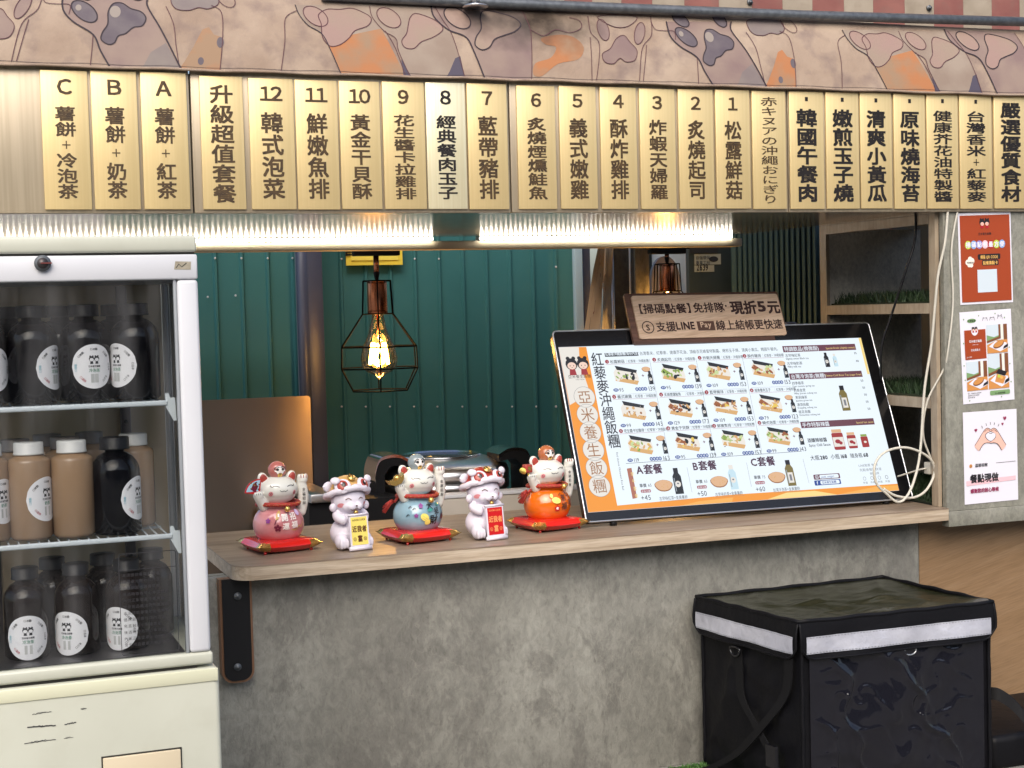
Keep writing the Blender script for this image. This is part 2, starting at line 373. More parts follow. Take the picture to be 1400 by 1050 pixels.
# artificial turf strip at the foot of the counter
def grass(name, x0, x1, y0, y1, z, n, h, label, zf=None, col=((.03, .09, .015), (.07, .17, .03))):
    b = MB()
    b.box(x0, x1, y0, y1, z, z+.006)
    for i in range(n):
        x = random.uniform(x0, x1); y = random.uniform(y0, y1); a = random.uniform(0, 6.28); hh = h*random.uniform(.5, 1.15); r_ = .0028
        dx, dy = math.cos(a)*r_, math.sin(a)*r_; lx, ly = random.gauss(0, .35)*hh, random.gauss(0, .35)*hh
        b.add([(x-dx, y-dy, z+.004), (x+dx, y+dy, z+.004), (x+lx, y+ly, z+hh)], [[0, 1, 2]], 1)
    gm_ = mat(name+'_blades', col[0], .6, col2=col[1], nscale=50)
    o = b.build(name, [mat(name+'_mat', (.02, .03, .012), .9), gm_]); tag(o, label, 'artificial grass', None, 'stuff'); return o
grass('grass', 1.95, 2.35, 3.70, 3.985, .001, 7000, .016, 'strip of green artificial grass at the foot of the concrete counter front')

# unseen building added behind the camera for the glass, chrome and plastic to reflect
ST = empty('added_building', (0, -8, 0), 'plain grey brown building, unseen, added behind the camera for reflections', 'building')
b = MB(); b.box(-16, 18, -8.6, -8.2, 0, 4.6); b.build('facade', mat('facade_render', (.20, .185, .165), .8, col2=(.27, .25, .22), nscale=1.2), ST)
wm = mat('facade_window', (.03, .035, .045), .15); wv = None
for fl in range(2):
    for k in range(9):
        xw = -14+3.6*k
        if wv is None:
            b = MB(); b.box(xw, xw+1.7, -8.195, -8.17, .9, 2.0); wv = b.build('window', wm, ST)
        else:
            o = wv.copy(); COL.objects.link(o); o.location = wv.location+Vector((3.6*k, 0, 2.1*fl))
# counter front panel (concrete look) and side wood
b = MB(); b.box(.60, 2.857, Yw, Yw+.03, .0, .672, .002)
tag(b.build('concrete_front', M['concrete']), 'grey concrete look front panel under the oak counter', 'counter front')
b = MB(); b.box(2.862, 3.7, Yw+.006, Yw+.03, .0, .668)
tag(b.build('wood_panel', M['sidewood']), 'orange brown wood grain panel to the right of the concrete counter front', 'wood panel')
# counter top
ct = empty('serving_counter', (1.8, 4.2, .673), 'light oak counter top carrying the figurines and the menu screen', 'counter')
pts = [(.758+.02, Yc), (2.897, Yc), (2.897, 4.60), (.70, 4.60), (.70, 3.985)]
cor = [(.70+.058*(1-math.cos(a)), 3.985-.062*math.sin(a)) for a in [k*math.pi/2/6 for k in range(1, 6)]]
pl = [(.775, Yc), (2.897, Yc), (2.897, 4.60), (.70, 4.60)] + [(.70, 3.99)] + cor
b = MB(); b.prism([(x, y, .7075) for x, y in pl], (0, 0, .0035)); b.build('laminate_top', M['counter'], ct)
b = MB(); b.prism([(x+.0006 if x < .8 else x, y+.0006 if y < 4 else y, .673) for x, y in pl], (0, 0, .0343)); b.build('edge_band', M['edge'], ct)
b = MB(); b.box(.50, .716, 4.06, 4.09, 0, .672); tag(b.build('end_board', M['concrete']), 'dark grey board between the fridge and the left end of the counter', 'board')
# support bracket under left end
br = empty('support_bracket', (.73, 4.0, .36), 'black rounded support bracket with a copper brown rim under the left end of the counter', 'bracket')
def rr_poly(x0, x1, z0, z1, r, y, low=True):
    pts = [(x1, y, z1), (x0, y, z1)]
    for k in range(7): a = math.pi+k*math.pi/12; pts.append((x0+r+r*math.cos(a), y, z0+r+r*math.sin(a)))
    for k in range(7): a = 1.5*math.pi+k*math.pi/12; pts.append((x1-r+r*math.cos(a), y, z0+r+r*math.sin(a)))
    return pts
a0 = P(303, 934, Y=4.0); a1 = P(342, 790, Y=4.0)
b = MB(); b.prism(rr_poly(a0.x, a1.x, a0.z, .672, .03, 3.985), (0, .035, 0)); b.build('plywood_rim', M['ply'], br)
b = MB(); b.prism(rr_poly(a0.x+.006, a1.x-.006, a0.z+.006, .672, .026, 3.981), (0, .006, 0)); b.build('plate', M['black'], br)
for v in (815, 912):
    p = P(325, v, Y=3.98); b = MB(); b.tube([(p.x, 3.981, p.z), (p.x, 3.977, p.z)], .010, 14)
    b.tube([(p.x, 3.977, p.z), (p.x, 3.974, p.z)], .005, 6); b.build('screw', M['galv'], br)

# column with base band, right of the opening
colm = empty('column', (3.3, 3.95, .64), 'grey concrete column on the right with three posters', 'column')
xc = 2.899
b = MB(); b.box(xc, 3.75, 3.935, 3.955, .6995, 1.63); b.build('face', M['concrete2'], colm)
b = MB(); b.box(xc, 3.75, 3.925, 3.96, .652, .6985, .001); b.build('base_band', M['concrete2'], colm)

M['concrete3'] = concrete('concrete_lightened', (.55, .51, .44), (.68, .64, .56), (.46, .42, .36), 5, streak=.2)  # concrete lightened to make up for the little light in the niche
# ------------------------------------------------------------------ cubby shelf set in the side
sh = empty('shelf_unit', (3.1, 4.3, .711), 'concrete and wood cubby shelf between the menu screen and the poster column', 'shelf')
frame_m = mat('shelf_edge', (.30, .235, .165), .5, col2=(.38, .31, .225), nscale=14, stretch=(6, 6, 1), dirt=(.22, .16, .11), dscale=20, damt=.5)
b = MB(); b.box(2.90, 3.28, 4.585, 4.61, .712, 1.60); b.build('far_panel', M['concrete3'], sh)
b = MB(); b.box(3.62, 3.64, 3.96, 5.9, .0, 1.70); b.build('back_panel', mat('dark_back', (.012, .02, .022), .5), sh)
b = MB(); b.box(2.885, 3.30, 3.958, 4.612, 1.6155, 1.64); b.build('top_panel', frame_m, sh)
b = MB(); b.box(2.885, 2.8985, 4.572, 4.612, .712, 1.6145); b.build('post', frame_m, sh)
b = MB(); b.box(2.885, 2.8985, 3.958, 3.99, .712, 1.6145); b.build('post', frame_m, sh)
for z in (1.34, 1.046):
    b = MB(); b.box(2.8995, 3.281, 3.991, 4.584, z-.03, z, 0); b.build('shelf_board', M['concrete2'], sh)
    b = MB(); b.box(2.884, 2.8985, 3.991, 4.571, z-.031, z+.001, 0); b.build('board_edge', frame_m, sh)
b = MB(); b.box(2.884, 2.8985, 3.991, 4.571, 1.585, 1.6145, 0); b.build('board_edge', frame_m, sh)
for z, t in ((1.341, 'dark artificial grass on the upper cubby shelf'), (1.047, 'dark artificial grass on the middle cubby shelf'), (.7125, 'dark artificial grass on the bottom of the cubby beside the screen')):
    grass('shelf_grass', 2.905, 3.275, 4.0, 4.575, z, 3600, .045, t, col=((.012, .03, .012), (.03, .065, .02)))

# ------------------------------------------------------------------ sign board, soffit, beam, LEDs
sb = empty('sign_board', (1.7, 3.94, ZS), 'long champagne metal sign board holding the golden menu plates', 'sign board')
edges = [P(u, 200, Y=3.923).x for u in (-60, 262, 697, 1077, 1460)]
for i in range(4):
    b = MB(); b.box(edges[i]+.002, edges[i+1]-.002, 3.923, 3.942, ZS-.002, 1.975, .0015); b.build('panel', M['backing'], sb)
b = MB(); b.box(edges[0]-.05, edges[4]+.05, 3.9425, 3.9475, ZS, 1.97); b.build('backing_rail', M['seam'], sb)
b = MB(); b.box(-.6, 2.90, 3.95, 5.20, ZS, ZS+.018); tag(b.build('soffit', M['soffit']), 'glossy brown laminate soffit under the sign board', 'soffit')
be = MB(); be.box(-.6, 2.89, 5.1625, 5.24, 1.574, 1.6035, .002); tag(be.build('beam', M['beam']), 'cream beam behind the light strips above the serving window', 'beam')
def led(u0, u1, label):
    x0 = P(u0, 322, Y=5.17).x; x1 = P(u1, 322, Y=5.17).x
    r_ = empty('led_strip', ((x0+x1)/2, 5.17, 1.61), label, 'light strip', 'light strips under the soffit')
    c = MB(); c.box(x0-.01, x1+.01, 5.16, 5.198, 1.604, 1.6185, .002); c.build('carrier', M['ledbar'], r_)
    d = MB(); n = int((x1-x0)/.0185)
    for i in range(n+1):
        x = x0+(x1-x0)*i/n; d.box(x-.0036, x+.0036, 5.1545, 5.1598, 1.6065, 1.6155, 0)
    o = d.build('diode', M['led'], r_); o['kind'] = 'stuff'
led(-40, 588, 'lit warm light strip on the left, over the fridge and the cage lamp')
led(657, 997, 'lit warm light strip on the right, above the wooden discount sign')

# ------------------------------------------------------------------ menu plates
YP = 3.915
def SP(x, y): return (x, YP-.0006, y)
PL = [  # u_left, u_right, text, number, style, v_top
 (53, 120, '薯餅+冷泡茶', 'C', 'b', 96), (122, 187, '薯餅+奶茶', 'B', 'b', 97), (190, 255, '薯餅+紅茶', 'A', 'b', 99),
 (271, 332, '升級超值套餐', '', 't', 104), (338, 401, '韓式泡菜', '12', 'b', 107), (401.5, 461, '鮮嫩魚排', '11', 'b', 109),
 (462, 519, '黃金干貝酥', '10', 'b', 111), (521, 580, '花生醬卡拉雞排', '9', 'b', 112), (580.5, 636, '經典餐肉玉子', '8', 'p', 113),
 (637, 693, '藍帶豬排', '7', 'b', 114), (705, 759, '炙燒煙燻鮭魚', '6', 'b', 117), (763, 815, '義式嫩雞', '5', 'b', 118),
 (819, 870, '酥炸雞排', '4', 'b', 119), (873, 923, '炸蝦天婦羅', '3', 'b', 121), (926, 975, '炙燒起司', '2', 'b', 122),
 (977, 1025, '松露鮮菇', '1', 'b', 123), (1027, 1074, '赤キヌアの沖繩おにぎり', '', 'j', 124), (1078, 1126, '韓國午餐肉', '·', 'k', 125),
 (1128, 1174, '嫩煎玉子燒', '·', 'k', 126), (1175, 1219, '清爽小黃瓜', '·', 'k', 127), (1221, 1265, '原味燒海苔', '·', 'k', 128),
 (1266, 1310, '健康芥花油特製醬', '·', 'k', 128), (1311, 1356, '台灣香米+紅藜麥', '·', 'k', 129), (1358, 1404, '嚴選優質食材', '', 'K', 130)]
PLE = ['leftmost plate', 'second from the left', 'third from the left, before the gap', 'golden menu plate with six large characters, between letter A and number 12', 'for kimchi', 'tender fish fillet', 'golden scallop', 'seven small characters for peanut chicken', 'paler than its neighbours with black characters',
 'just left of the middle gap', 'just right of the middle gap', 'Italian chicken', 'crispy chicken', 'shrimp tempura', 'grilled cheese', 'truffle mushroom', 'golden menu plate in small thin Japanese characters, right of number 1',
 'golden menu plate with a square hole and five bold characters, right of the Japanese one', 'golden menu plate with a square hole, second of the square hole plates from the left', 'golden menu plate with a square hole, third of the square hole plates from the left', 'golden menu plate with a square hole, fourth of the square hole plates from the left',
 'golden menu plate with a square hole and eight squeezed characters, above the orange poster', 'golden menu plate with a square hole and a plus sign between its characters', 'golden menu plate cut by the right edge, six bold characters and no hole']
for (u0, u1, t, num, st, vt) in PL:
    x0 = P(u0, vt, Y=YP).x; x1 = P(u1, vt, Y=YP).x
    z1 = P((u0+u1)/2, vt, Y=YP).z; z0 = ZS+.0065; W = x1-x0; Hh = z1-z0; cx = (x0+x1)/2
    dz = random.uniform(-.0008, .0008)
    EN = PLE[PL.index((u0, u1, t, num, st, vt))]
    if num in tuple('ABC') or (num.isdigit()): lab = 'golden menu plate with %s %s at its top, %s' % ('number' if num.isdigit() else 'letter', num, EN)
    else: lab = EN
    r_ = empty('menu_plate', (cx, YP, z0), lab, 'menu plate', 'golden menu plates on the sign board')
    b = MB(); b.box(x0+.0017, x1-.0017, YP, 3.9225, z0+dz, z1+dz, .0015); b.build('plate', M['brass2' if st == 'p' else 'brass'], r_)
    lt = MB(); B = .022
    if st in 'bp':
        top, bot, wf = .255, .925, .46
        n = len(t); nh = .115*Hh
        if num:
            dw = nh*1.38; st_ = .54*dw
            for k, ch in enumerate(num):
                xk = cx+(k-(len(num)-1)/2)*st_; lt._g(SP, chr(ord(ch)+0xFEE0), xk-dw/2, z1-Hh*.070-nh*.86, dw, nh*1.22, 0, .022)
        pt = (bot-top)*Hh/n
        if '+' in t: wf = .40
    elif st == 't': top, bot, wf, n = .06, .955, .50, 6; pt = (bot-top)*Hh/n
    elif st == 'j': top, bot, wf, n = .05, .96, .47, len(t); pt = (bot-top)*Hh/n; B = .008
    else:
        top, bot, wf, n = .145, .945, .56, len(t); pt = (bot-top)*Hh/n; B = .03
        if st == 'K': top = .06; pt = (bot-top)*Hh/n
        else: lt.rect(SP, cx-.0045, z1-Hh*.065-.006, cx+.0052, z1-Hh*.065+.006)
        if len(t) > 6: B = .018
    gh = min(pt*.98, W*wf*1.5); gw = W*wf*1.08
    for i, ch in enumerate(t):
        zc = z1-Hh*top-pt*(i+.5)
        if ch == '+':
            s_ = W*.085; lt.rect(SP, cx-s_, zc-.0014, cx+s_, zc+.0014); lt.rect(SP, cx-.0014, zc-s_, cx+.0014, zc+s_)
        else: lt._g(SP, ch, cx-gw/2, zc-gh*.38, gw, gh, 0, B, center=True)
    lt.build('lettering', M['engrave2' if st in 'kKp' else 'engrave'], r_)
#---AWNING---
# ------------------------------------------------------------------ printed awning fascia
YB, YT = 3.905, 4.02
ZB, ZTp = 1.975, P(800, 14, Y=YT).z
sl = (YT-YB)/(ZTp-ZB)
fn = Vector((0, -1, sl)).normalized()
O0 = Vector((0, YB, ZB)); ez = Vector((0, YT-YB, ZTp-ZB)); LEN = ez.length; ez.normalize()
def bulge(t): return .012*math.sin(math.pi*min(max(t/LEN, 0), 1))
def SF(lift):
    return lambda x, t: O0 + Vector((1, 0, 0))*x + ez*t + fn*(bulge(t)+lift+.0014*math.sin(x*9)*math.sin(t*16))
def FP(u, v):   # pixel -> (x, t) on the fascia's own plane
    d = FW*F_PX + RR*(u-700) - UP*(v-525); o = Vector((0, 0, H)); k = (O0-o).dot(fn)/d.dot(fn); q = o+d*k-O0
    return (q.x, q.dot(ez))
aw = empty('awning_fascia', (1.7, YB, ZB), 'printed canvas fascia with cat arms and paw pads above the menu plates', 'awning')
b = MB(); nx, nt_ = 160, 24; S = SF(0); T0, T1 = -.002, LEN+.004
vs = [S(-.3+4.3*i/nx, T0+(T1-T0)*j/nt_) for j in range(nt_+1) for i in range(nx+1)]
fs = [[j*(nx+1)+i, j*(nx+1)+i+1, (j+1)*(nx+1)+i+1, (j+1)*(nx+1)+i] for j in range(nt_) for i in range(nx)]
vs2 = [p - fn*.004 for p in vs]; n_ = len(vs)
b.add(vs, fs, 0, True); b.add(vs2, [f[::-1] for f in fs], 0, True); b.build('canvas', M['fabric'], aw)
b = MB(); b.tube([S(-.3+4.3*i/60, -.001)+Vector((0, 0, .0015*math.sin(i*1.7))) for i in range(61)], .0035, 6); b.build('hem', M['fabric'], aw)
flat('ink', (.022, .012, .018), .7); flat('ink2', (.075, .022, .03), .7)
M['pad_gray'] = mat('pad_grey', (.085, .066, .080), .7, col2=(.12, .098, .105), nscale=20)
M['orange_fur'] = mat('orange_fur', (.36, .145, .055), .75, col2=(.27, .17, .10), nscale=9, lo=.42, hi=.60)
M['mauve'] = mat('mauve_print', (.19, .125, .115), .75, col2=(.25, .18, .145), nscale=8)
M['pinkpad'] = mat('pink_print', (.285, .185, .155), .75, col2=(.27, .20, .15), nscale=9)
M['palefur'] = mat('pale_print', (.285, .225, .175), .75, col2=(.23, .17, .13), nscale=10)
M['ochre'] = mat('ochre_print', (.36, .22, .09), .7, col2=(.42, .31, .2), nscale=14)
M['darkpatch'] = mat('dark_patch', (.06, .05, .075), .7)
M['padlight'] = mat('pad_highlight', (.25, .21, .18), .7)
M['greyprint'] = mat('grey_print', (.165, .13, .125), .75, col2=(.20, .165, .145), nscale=12)
mats_f = ['ink', 'ink2', 'pad_gray', 'orange_fur', 'mauve', 'pinkpad', 'palefur', 'ochre', 'darkpatch', 'padlight', 'greyprint']
mi = {k: i for i, k in enumerate(mats_f)}
def c1(p): return FP(p[0]/2.917, p[1]/2.917)
def c2(p): return FP(460+p[0]/2.917, p[1]/2.917)
LZ = {}
def clampT(pts): return [(x, min(max(t, .001), LEN)) for x, t in pts]
def densify(pts, d=.02):
    out = []
    for i, p in enumerate(pts):
        q = pts[(i+1) % len(pts)]; n = max(1, int(math.dist(p, q)/d))
        out += [(p[0]+(q[0]-p[0])*k/n, p[1]+(q[1]-p[1])*k/n) for k in range(n)]
    return out
def fFill(b, pts, m, lay, off, smooth=True, n=4):
    pts = crom(pts, n, True) if smooth else densify(pts)
    pts = clampT([(x+off, t) for x, t in pts])
    # grid clip would be exact; a fan of thin slices keeps the print on the bulged cloth
    S = SF(.0006+lay*.0003)
    ts = [p[1] for p in pts]; t0, t1 = min(ts), max(ts); k = max(1, int((t1-t0)/.012))
    for i in range(k):
        a = t0+(t1-t0)*i/k; c = t0+(t1-t0)*(i+1)/k
        def clip(poly, lim, keep_above):
            o = []
            for j in range(len(poly)):
                p, q = poly[j], poly[(j+1) % len(poly)]
                ip = (p[1] >= lim) if keep_above else (p[1] <= lim); iq = (q[1] >= lim) if keep_above else (q[1] <= lim)
                if ip: o.append(p)
                if ip != iq:
                    u = (lim-p[1])/(q[1]-p[1]); o.append((p[0]+(q[0]-p[0])*u, lim))
            return o
        pc = clip(clip(pts, a, True), c, False)
        if len(pc) >= 3:
            try: b.fill(S, pc, mi[m])
            except Exception: pass
def fStroke(b, pts, wd, m, off, closed=False, smooth=True):
    pts = crom(pts, 6, closed) if smooth else densify(pts + [pts[-1]])[:-1]
    pts = clampT([(x+off, t) for x, t in pts])
    b.stroke(SF(.0022), pts, wd, mi[m], closed)
def ell(cx, cy, rx, ry, rot=0, n=14): return [(cx+rx*math.cos(a)*math.cos(rot)-ry*math.sin(a)*math.sin(rot), cy+rx*math.cos(a)*math.sin(rot)+ry*math.sin(a)*math.cos(rot)) for a in [2*math.pi*k/n for k in range(n)]]
TH, TN = .0042, .0020
for off in (-1.667, 0.0, 1.667):
    b = MB()
    # 1 grey-padded arm
    Lf = [(250, -20), (250, 50), (290, 100), (370, 150), (400, 210), (437, 268)]; Rt = [(600, -20), (585, 30), (640, 130), (722, 278)]
    fFill(b, [c1(p) for p in Lf+Rt[::-1]], 'mauve', 0, off, False)
    fFill(b, [c1(p) for p in [(560, 285), (600, 215), (660, 180), (722, 285)]], 'greyprint', 1, off, False)
    for s_ in (Lf, Rt): fStroke(b, [c1(p) for p in s_], TH, 'ink', off)
    pad = [(430, 60), (450, 25), (485, 22), (520, 45), (560, 58), (580, 85), (565, 115), (530, 122), (500, 145), (470, 155), (455, 180), (430, 186), (402, 168), (408, 140), (428, 108)]
    for pts, m in ((ell(335, 57, 34, 60, -.9), 'pad_gray'), (pad, 'pad_gray'), (ell(330, -28, 30, 45, -.9), 'pad_gray'), (ell(540, -30, 30, 42, -.5), 'pad_gray')):
        q = [c1(p) for p in pts]; fFill(b, q, m, 2, off); fStroke(b, q, TH*.8, 'ink', off, True)
    for cx, cy, r_ in ((458, 58, 22), (312, 42, 12)): fFill(b, [c1(p) for p in ell(cx, cy, r_, r_*1.1)], 'padlight', 3, off)
    # 2 clouds, lines, orange patch
    q = [c1(p) for p in [(680, 10), (700, 45), (750, 52), (790, 40), (830, 45), (870, 20), (850, -30), (700, -30)]]; fFill(b, q, 'greyprint', 0, off); fStroke(b, q, TN, 'ink2', off, True)
    for s_ in ([(660, 35), (690, 110), (700, 190), (716, 275)], [(840, 30), (880, 60), (885, 160), (877, 280)], [(1185, 50), (1135, 85), (1132, 180), (1120, 290)], [(370, 150), (366, 200), (360, 262)]):
        fStroke(b, [c1(p) for p in s_], TN, 'ink2', off)
    fFill(b, [c1(p) for p in [(716, 279), (770, 195), (805, 130), (830, 120), (850, 150), (882, 160), (878, 281)]], 'orange_fur', 1, off, False)
    for e in ((876, 180, 14, 20), (800, 248, 12, 14)): fFill(b, [c1(p) for p in ell(*e)], 'pad_gray', 2, off)
    fStroke(b, [c1(p) for p in ell(900, 0, 28, 45, -.7)], TN, 'ink2', off, True)
    # 3 orange arm
    L3 = [c1(p) for p in [(1175, 25), (1190, 70), (1225, 115), (1280, 150), (1320, 220), (1362, 302)]]
    R3 = [c2(p) for p in [(135, 20), (160, 90), (210, 190), (275, 305)]]
    fFill(b, L3+R3[::-1], 'palefur', 0, off, False)
    fFill(b, L3[3:]+[c2(p) for p in [(275, 305), (210, 190), (175, 125), (60, 150), (-20, 190), (-50, 150)]], 'orange_fur', 1, off, False)
    fStroke(b, L3, TN*1.3, 'ink', off)
    q = [c1(p) for p in ell(1255, 75, 34, 56, -.9)]; fFill(b, q, 'pinkpad', 2, off); fStroke(b, q, TN*1.2, 'ink2', off, True)
    q = [c2(p) for p in [(-75, 70), (-40, 45), (10, 45), (60, 40), (110, 62), (135, 85), (120, 115), (70, 135), (45, 165), (10, 190), (-30, 195), (-60, 160), (-65, 110)]]
    fFill(b, q, 'pinkpad', 2, off); fStroke(b, q, TN*1.2, 'ink2', off, True)
    # 4 pale arm
    L4 = [(130, 30), (140, 80), (185, 135), (232, 165), (245, 215), (292, 305)]; R4 = [(390, 30), (420, 90), (455, 150), (512, 312)]
    fFill(b, [c2(p) for p in L4+R4[::-1]], 'palefur', 0, off, False)
    fFill(b, [c2(p) for p in [(440, 312), (470, 240), (490, 232), (512, 312)]], 'darkpatch', 1, off, False)
    fFill(b, [c2(p) for p in [(255, 240), (297, 305), (268, 306)]], 'darkpatch', 1, off, False)
    for s_ in (L4, R4, [(190, 135), (230, 200), (275, 305)]): fStroke(b, [c2(p) for p in s_], TN, 'ink2', off)
    for pts in (ell(205, 80, 34, 54, -.9), [(290, 80), (310, 62), (350, 72), (395, 95), (420, 128), (385, 158), (335, 178), (305, 203), (270, 200), (256, 175), (275, 145), (282, 110)]):
        q = [c2(p) for p in pts]; fFill(b, q, 'pinkpad', 2, off); fStroke(b, q, TN*1.2, 'ink2', off, True)
    # 5 mauve arm, thick outline
    L5 = [(375, 20), (385, 75), (440, 130), (510, 160), (545, 220), (592, 318)]; R5 = [(735, 40), (765, 120), (772, 200), (778, 322)]
    fFill(b, [c2(p) for p in L5+R5[::-1]], 'mauve', 0, off, False)
    fStroke(b, [c2(p) for p in L5], TH, 'ink', off); fStroke(b, [c2(p) for p in R5], TN, 'ink2', off)
    for pts in (ell(478, 80, 36, 60, -.9), [(570, 75), (585, 48), (630, 52), (700, 76), (730, 108), (705, 138), (660, 155), (625, 170), (605, 200), (575, 210), (548, 192), (552, 160), (572, 125)]):
        q = [c2(p) for p in pts]; fFill(b, q, 'pinkpad', 2, off); fStroke(b, q, TH*.8, 'ink', off, True)
    # 6 cloud and ochre patch
    fFill(b, [c2(p) for p in [(784, 300), (790, 260), (850, 240), (870, 200), (830, 190), (810, 165), (880, 150), (940, 160), (980, 200), (960, 245), (880, 262), (820, 305)]], 'orange_fur', 0, off)
    fStroke(b, [c2(p) for p in [(770, 132), (820, 156), (868, 130), (925, 142), (970, 122), (965, 90), (925, 75)]], TN, 'ink2', off)
    # 7 upright paw
    for s_ in ([(1000, 70), (1008, 140), (1042, 190), (1036, 322)], [(1250, 70), (1250, 150), (1213, 205), (1207, 325)], [(1005, 160), (1018, 322)], [(1230, 190), (1222, 325)]): fStroke(b, [c2(p) for p in s_], TN, 'ink2', off)
    for pts in (ell(1058, 128, 22, 46, -.25), ell(1203, 142, 20, 46, .2), [(1110, 165), (1140, 152), (1165, 180), (1192, 212), (1185, 248), (1150, 255), (1125, 242), (1100, 262), (1065, 255), (1055, 225), (1085, 205)], [(1040, 70), (1100, 115), (1160, 112), (1190, 70)]):
        q = [c2(p) for p in pts]; fFill(b, q, 'mauve' if pts[0][0] != 1040 else 'palefur', 1, off); fStroke(b, q, TN, 'ink2', off, True)
    fStroke(b, [c2(p) for p in [(1250, 90), (1265, 125), (1300, 132), (1340, 135), (1345, 170)]], TN, 'ink2', off)
    # drop what lies beyond the cloth
    keep = [i for i, f in enumerate(b.f) if all(-.29 < b.v[k][0] < 3.99 for k in f)]
    b.f = [b.f[i] for i in keep]; b.m = [b.m[i] for i in keep]; b.s = [b.s[i] for i in keep]
    b.build('paw_print', [M[k] for k in mats_f], aw)
# stitching along the hem
b = MB(); b.stroke(SF(.0016), [(-.28+i*.01, .006+.0012*math.sin(i*.31)) for i in range(420)], .0010, 0); b.build('stitching', M['ink'], aw)
# smoke stain (a thing of its own shape on the cloth)
nt = M['fabric'].node_tree; L = nt.links.new
stn = []
for k in ('fabric', 'mauve', 'pinkpad', 'palefur', 'orange_fur'):
    t = M[k].node_tree; N, L = t.nodes.new, t.links.new; bs = t.nodes['Principled BSDF']
    src = bs.inputs['Base Color'].links[0].from_socket
    tc = N('ShaderNodeTexCoord'); c_ = SF(0)(*FP(722, 30)); mp = N('ShaderNodeMapping'); mp.vector_type = 'POINT'
    offp = Vector((c_[0]-1.7, c_[1]-YB, c_[2]-ZB)); mp.inputs['Location'].default_value = tuple(-offp[i]*[6, 6, 15][i] for i in range(3)); mp.inputs['Scale'].default_value = (6, 6, 15)
    L(tc.outputs['Object'], mp.inputs[0]); ln = N('ShaderNodeVectorMath'); ln.operation = 'LENGTH'; L(mp.outputs[0], ln.inputs[0])
    nz = N('ShaderNodeTexNoise'); nz.inputs['Scale'].default_value = 18; nz.inputs['Detail'].default_value = 8; L(tc.outputs['Object'], nz.inputs['Vector'])
    ad = N('ShaderNodeMath'); ad.operation = 'MULTIPLY_ADD'; L(nz.outputs[0], ad.inputs[0]); ad.inputs[1].default_value = 1.6; L(ln.outputs['Value'], ad.inputs[2])
    mr = N('ShaderNodeMapRange'); mr.inputs['From Min'].default_value = 1.0; mr.inputs['From Max'].default_value = 2.35; mr.inputs['To Min'].default_value = .97; mr.inputs['To Max'].default_value = 0
    L(ad.outputs[0], mr.inputs[0]); mx = N('ShaderNodeMix'); mx.data_type = 'RGBA'; L(mr.outputs[0], mx.inputs[0]); L(src, mx.inputs[6]); mx.inputs[7].default_value = (.035, .025, .018, 1); L(mx.outputs[2], bs.inputs['Base Color'])

# tube rail with its bolt, striped roof sheet
rl = empty('rail', (2.2, 4.0, 2.2), 'grey galvanised tube rail running above the printed fascia', 'rail')
p0 = P(440, -7, Y=4.0); p1 = P(840, 11, Y=4.0); p2 = P(1440, 31, Y=4.0)
b = MB(); b.tube([p0, P(600, 1, Y=4.0), p1, P(1100, 21, Y=4.0), p2], .0145, 12); b.build('tube', M['galv'], rl)
bl = empty('hanger_bolt', P(650, 8, Y=3.96), 'steel hanger bolt with a wide washer above the fascia', 'bolt')
c_ = P(650, 10, Y=3.97)
b = MB(); b.lathe([(0, 0), (.034, 0), (.036, .003), (.030, .006), (.012, .010), (.012, .012)], c_, 24); b.build('washer', M['steel'], bl)
b = MB(); b.lathe([(.013, .0125), (.013, .028)], c_, 6); b.tube([c_+Vector((0, 0, .012)), c_+Vector((0, 0, .09))], .0065, 10); b.build('stud', M['steel'], bl)
rf = empty('striped_roof', (2.5, 4.12, 2.2), 'faded red and cream striped roof sheet above the grey rail', 'roof')
x = P(852, 8, Y=4.12).x; wst = (P(1395, 15, Y=4.12).x - x)/13.0*1.0
SPX = [650, 690, 733, 772, 810, 850, 892, 936, 983, 1028, 1070, 1111, 1154, 1194, 1237, 1277, 1317, 1356, 1394, 1432, 1470]
for i in range(len(SPX)-1):
    xa = P(SPX[i], 10, Y=4.12).x; xb = P(SPX[i+1], 10, Y=4.12).x
    b = MB(); b.box(xa, xb-.0006, 4.12, 4.128, 2.13, 2.75, 0); b.build('stripe_panel', M['cream_stripe'] if i % 2 == 0 else M['red_stripe'], rf)
for u, v in ((1025, 3), (1270, 11)):
    p = P(u, v, Y=4.118); b = MB(); b.tube([(p.x, 4.121, p.z), (p.x, 4.114, p.z)], .009, 12); b.tube([(p.x, 4.114, p.z), (p.x, 4.109, p.z)], .005, 6); b.build('screw', M['galv'], rf)
b = MB(); b.box(-1.2, 4.2, 4.13, 5.25, 2.3, 2.34); tag(b.build('sky_block_sheet', M['galv']), 'unseen dark flat sheet added over the stall to block the sky', 'roof')  # unseen sheet added above the stall to keep sky light out

# ------------------------------------------------------------------ back of the stall
gw = empty('green_wall', (1.8, 6.2, 0), 'dark green ribbed metal wall behind the stall', 'wall')
def rib_sheet(name, x0, x1, y, rib0, pitch, parent, m, z0=0, z1=2.29):
    b = MB(); xs = []; r_ = rib0
    while r_ > x0: r_ -= pitch
    pr = [(x0, y)]
    while r_ < x1:
        for dx, dy in ((-.010, 0), (-.004, -.012), (.004, -.012), (.010, 0)):
            if x0 < r_+dx < x1: pr.append((r_+dx, y+dy))
        r_ += pitch
    pr.append((x1, y)); n = len(pr)
    b.add([(p[0], p[1], z0) for p in pr]+[(p[0], p[1], z1) for p in pr], [[i, i+1, n+i+1, n+i] for i in range(n-1)])
    return b.build(name, m, parent)
xl0 = P(150, 450, Y=6.05).x; xl1 = P(406, 450, Y=6.05).x; rp = P(297, 450, Y=6.05).x; pt = P(333, 450, Y=6.05).x-rp
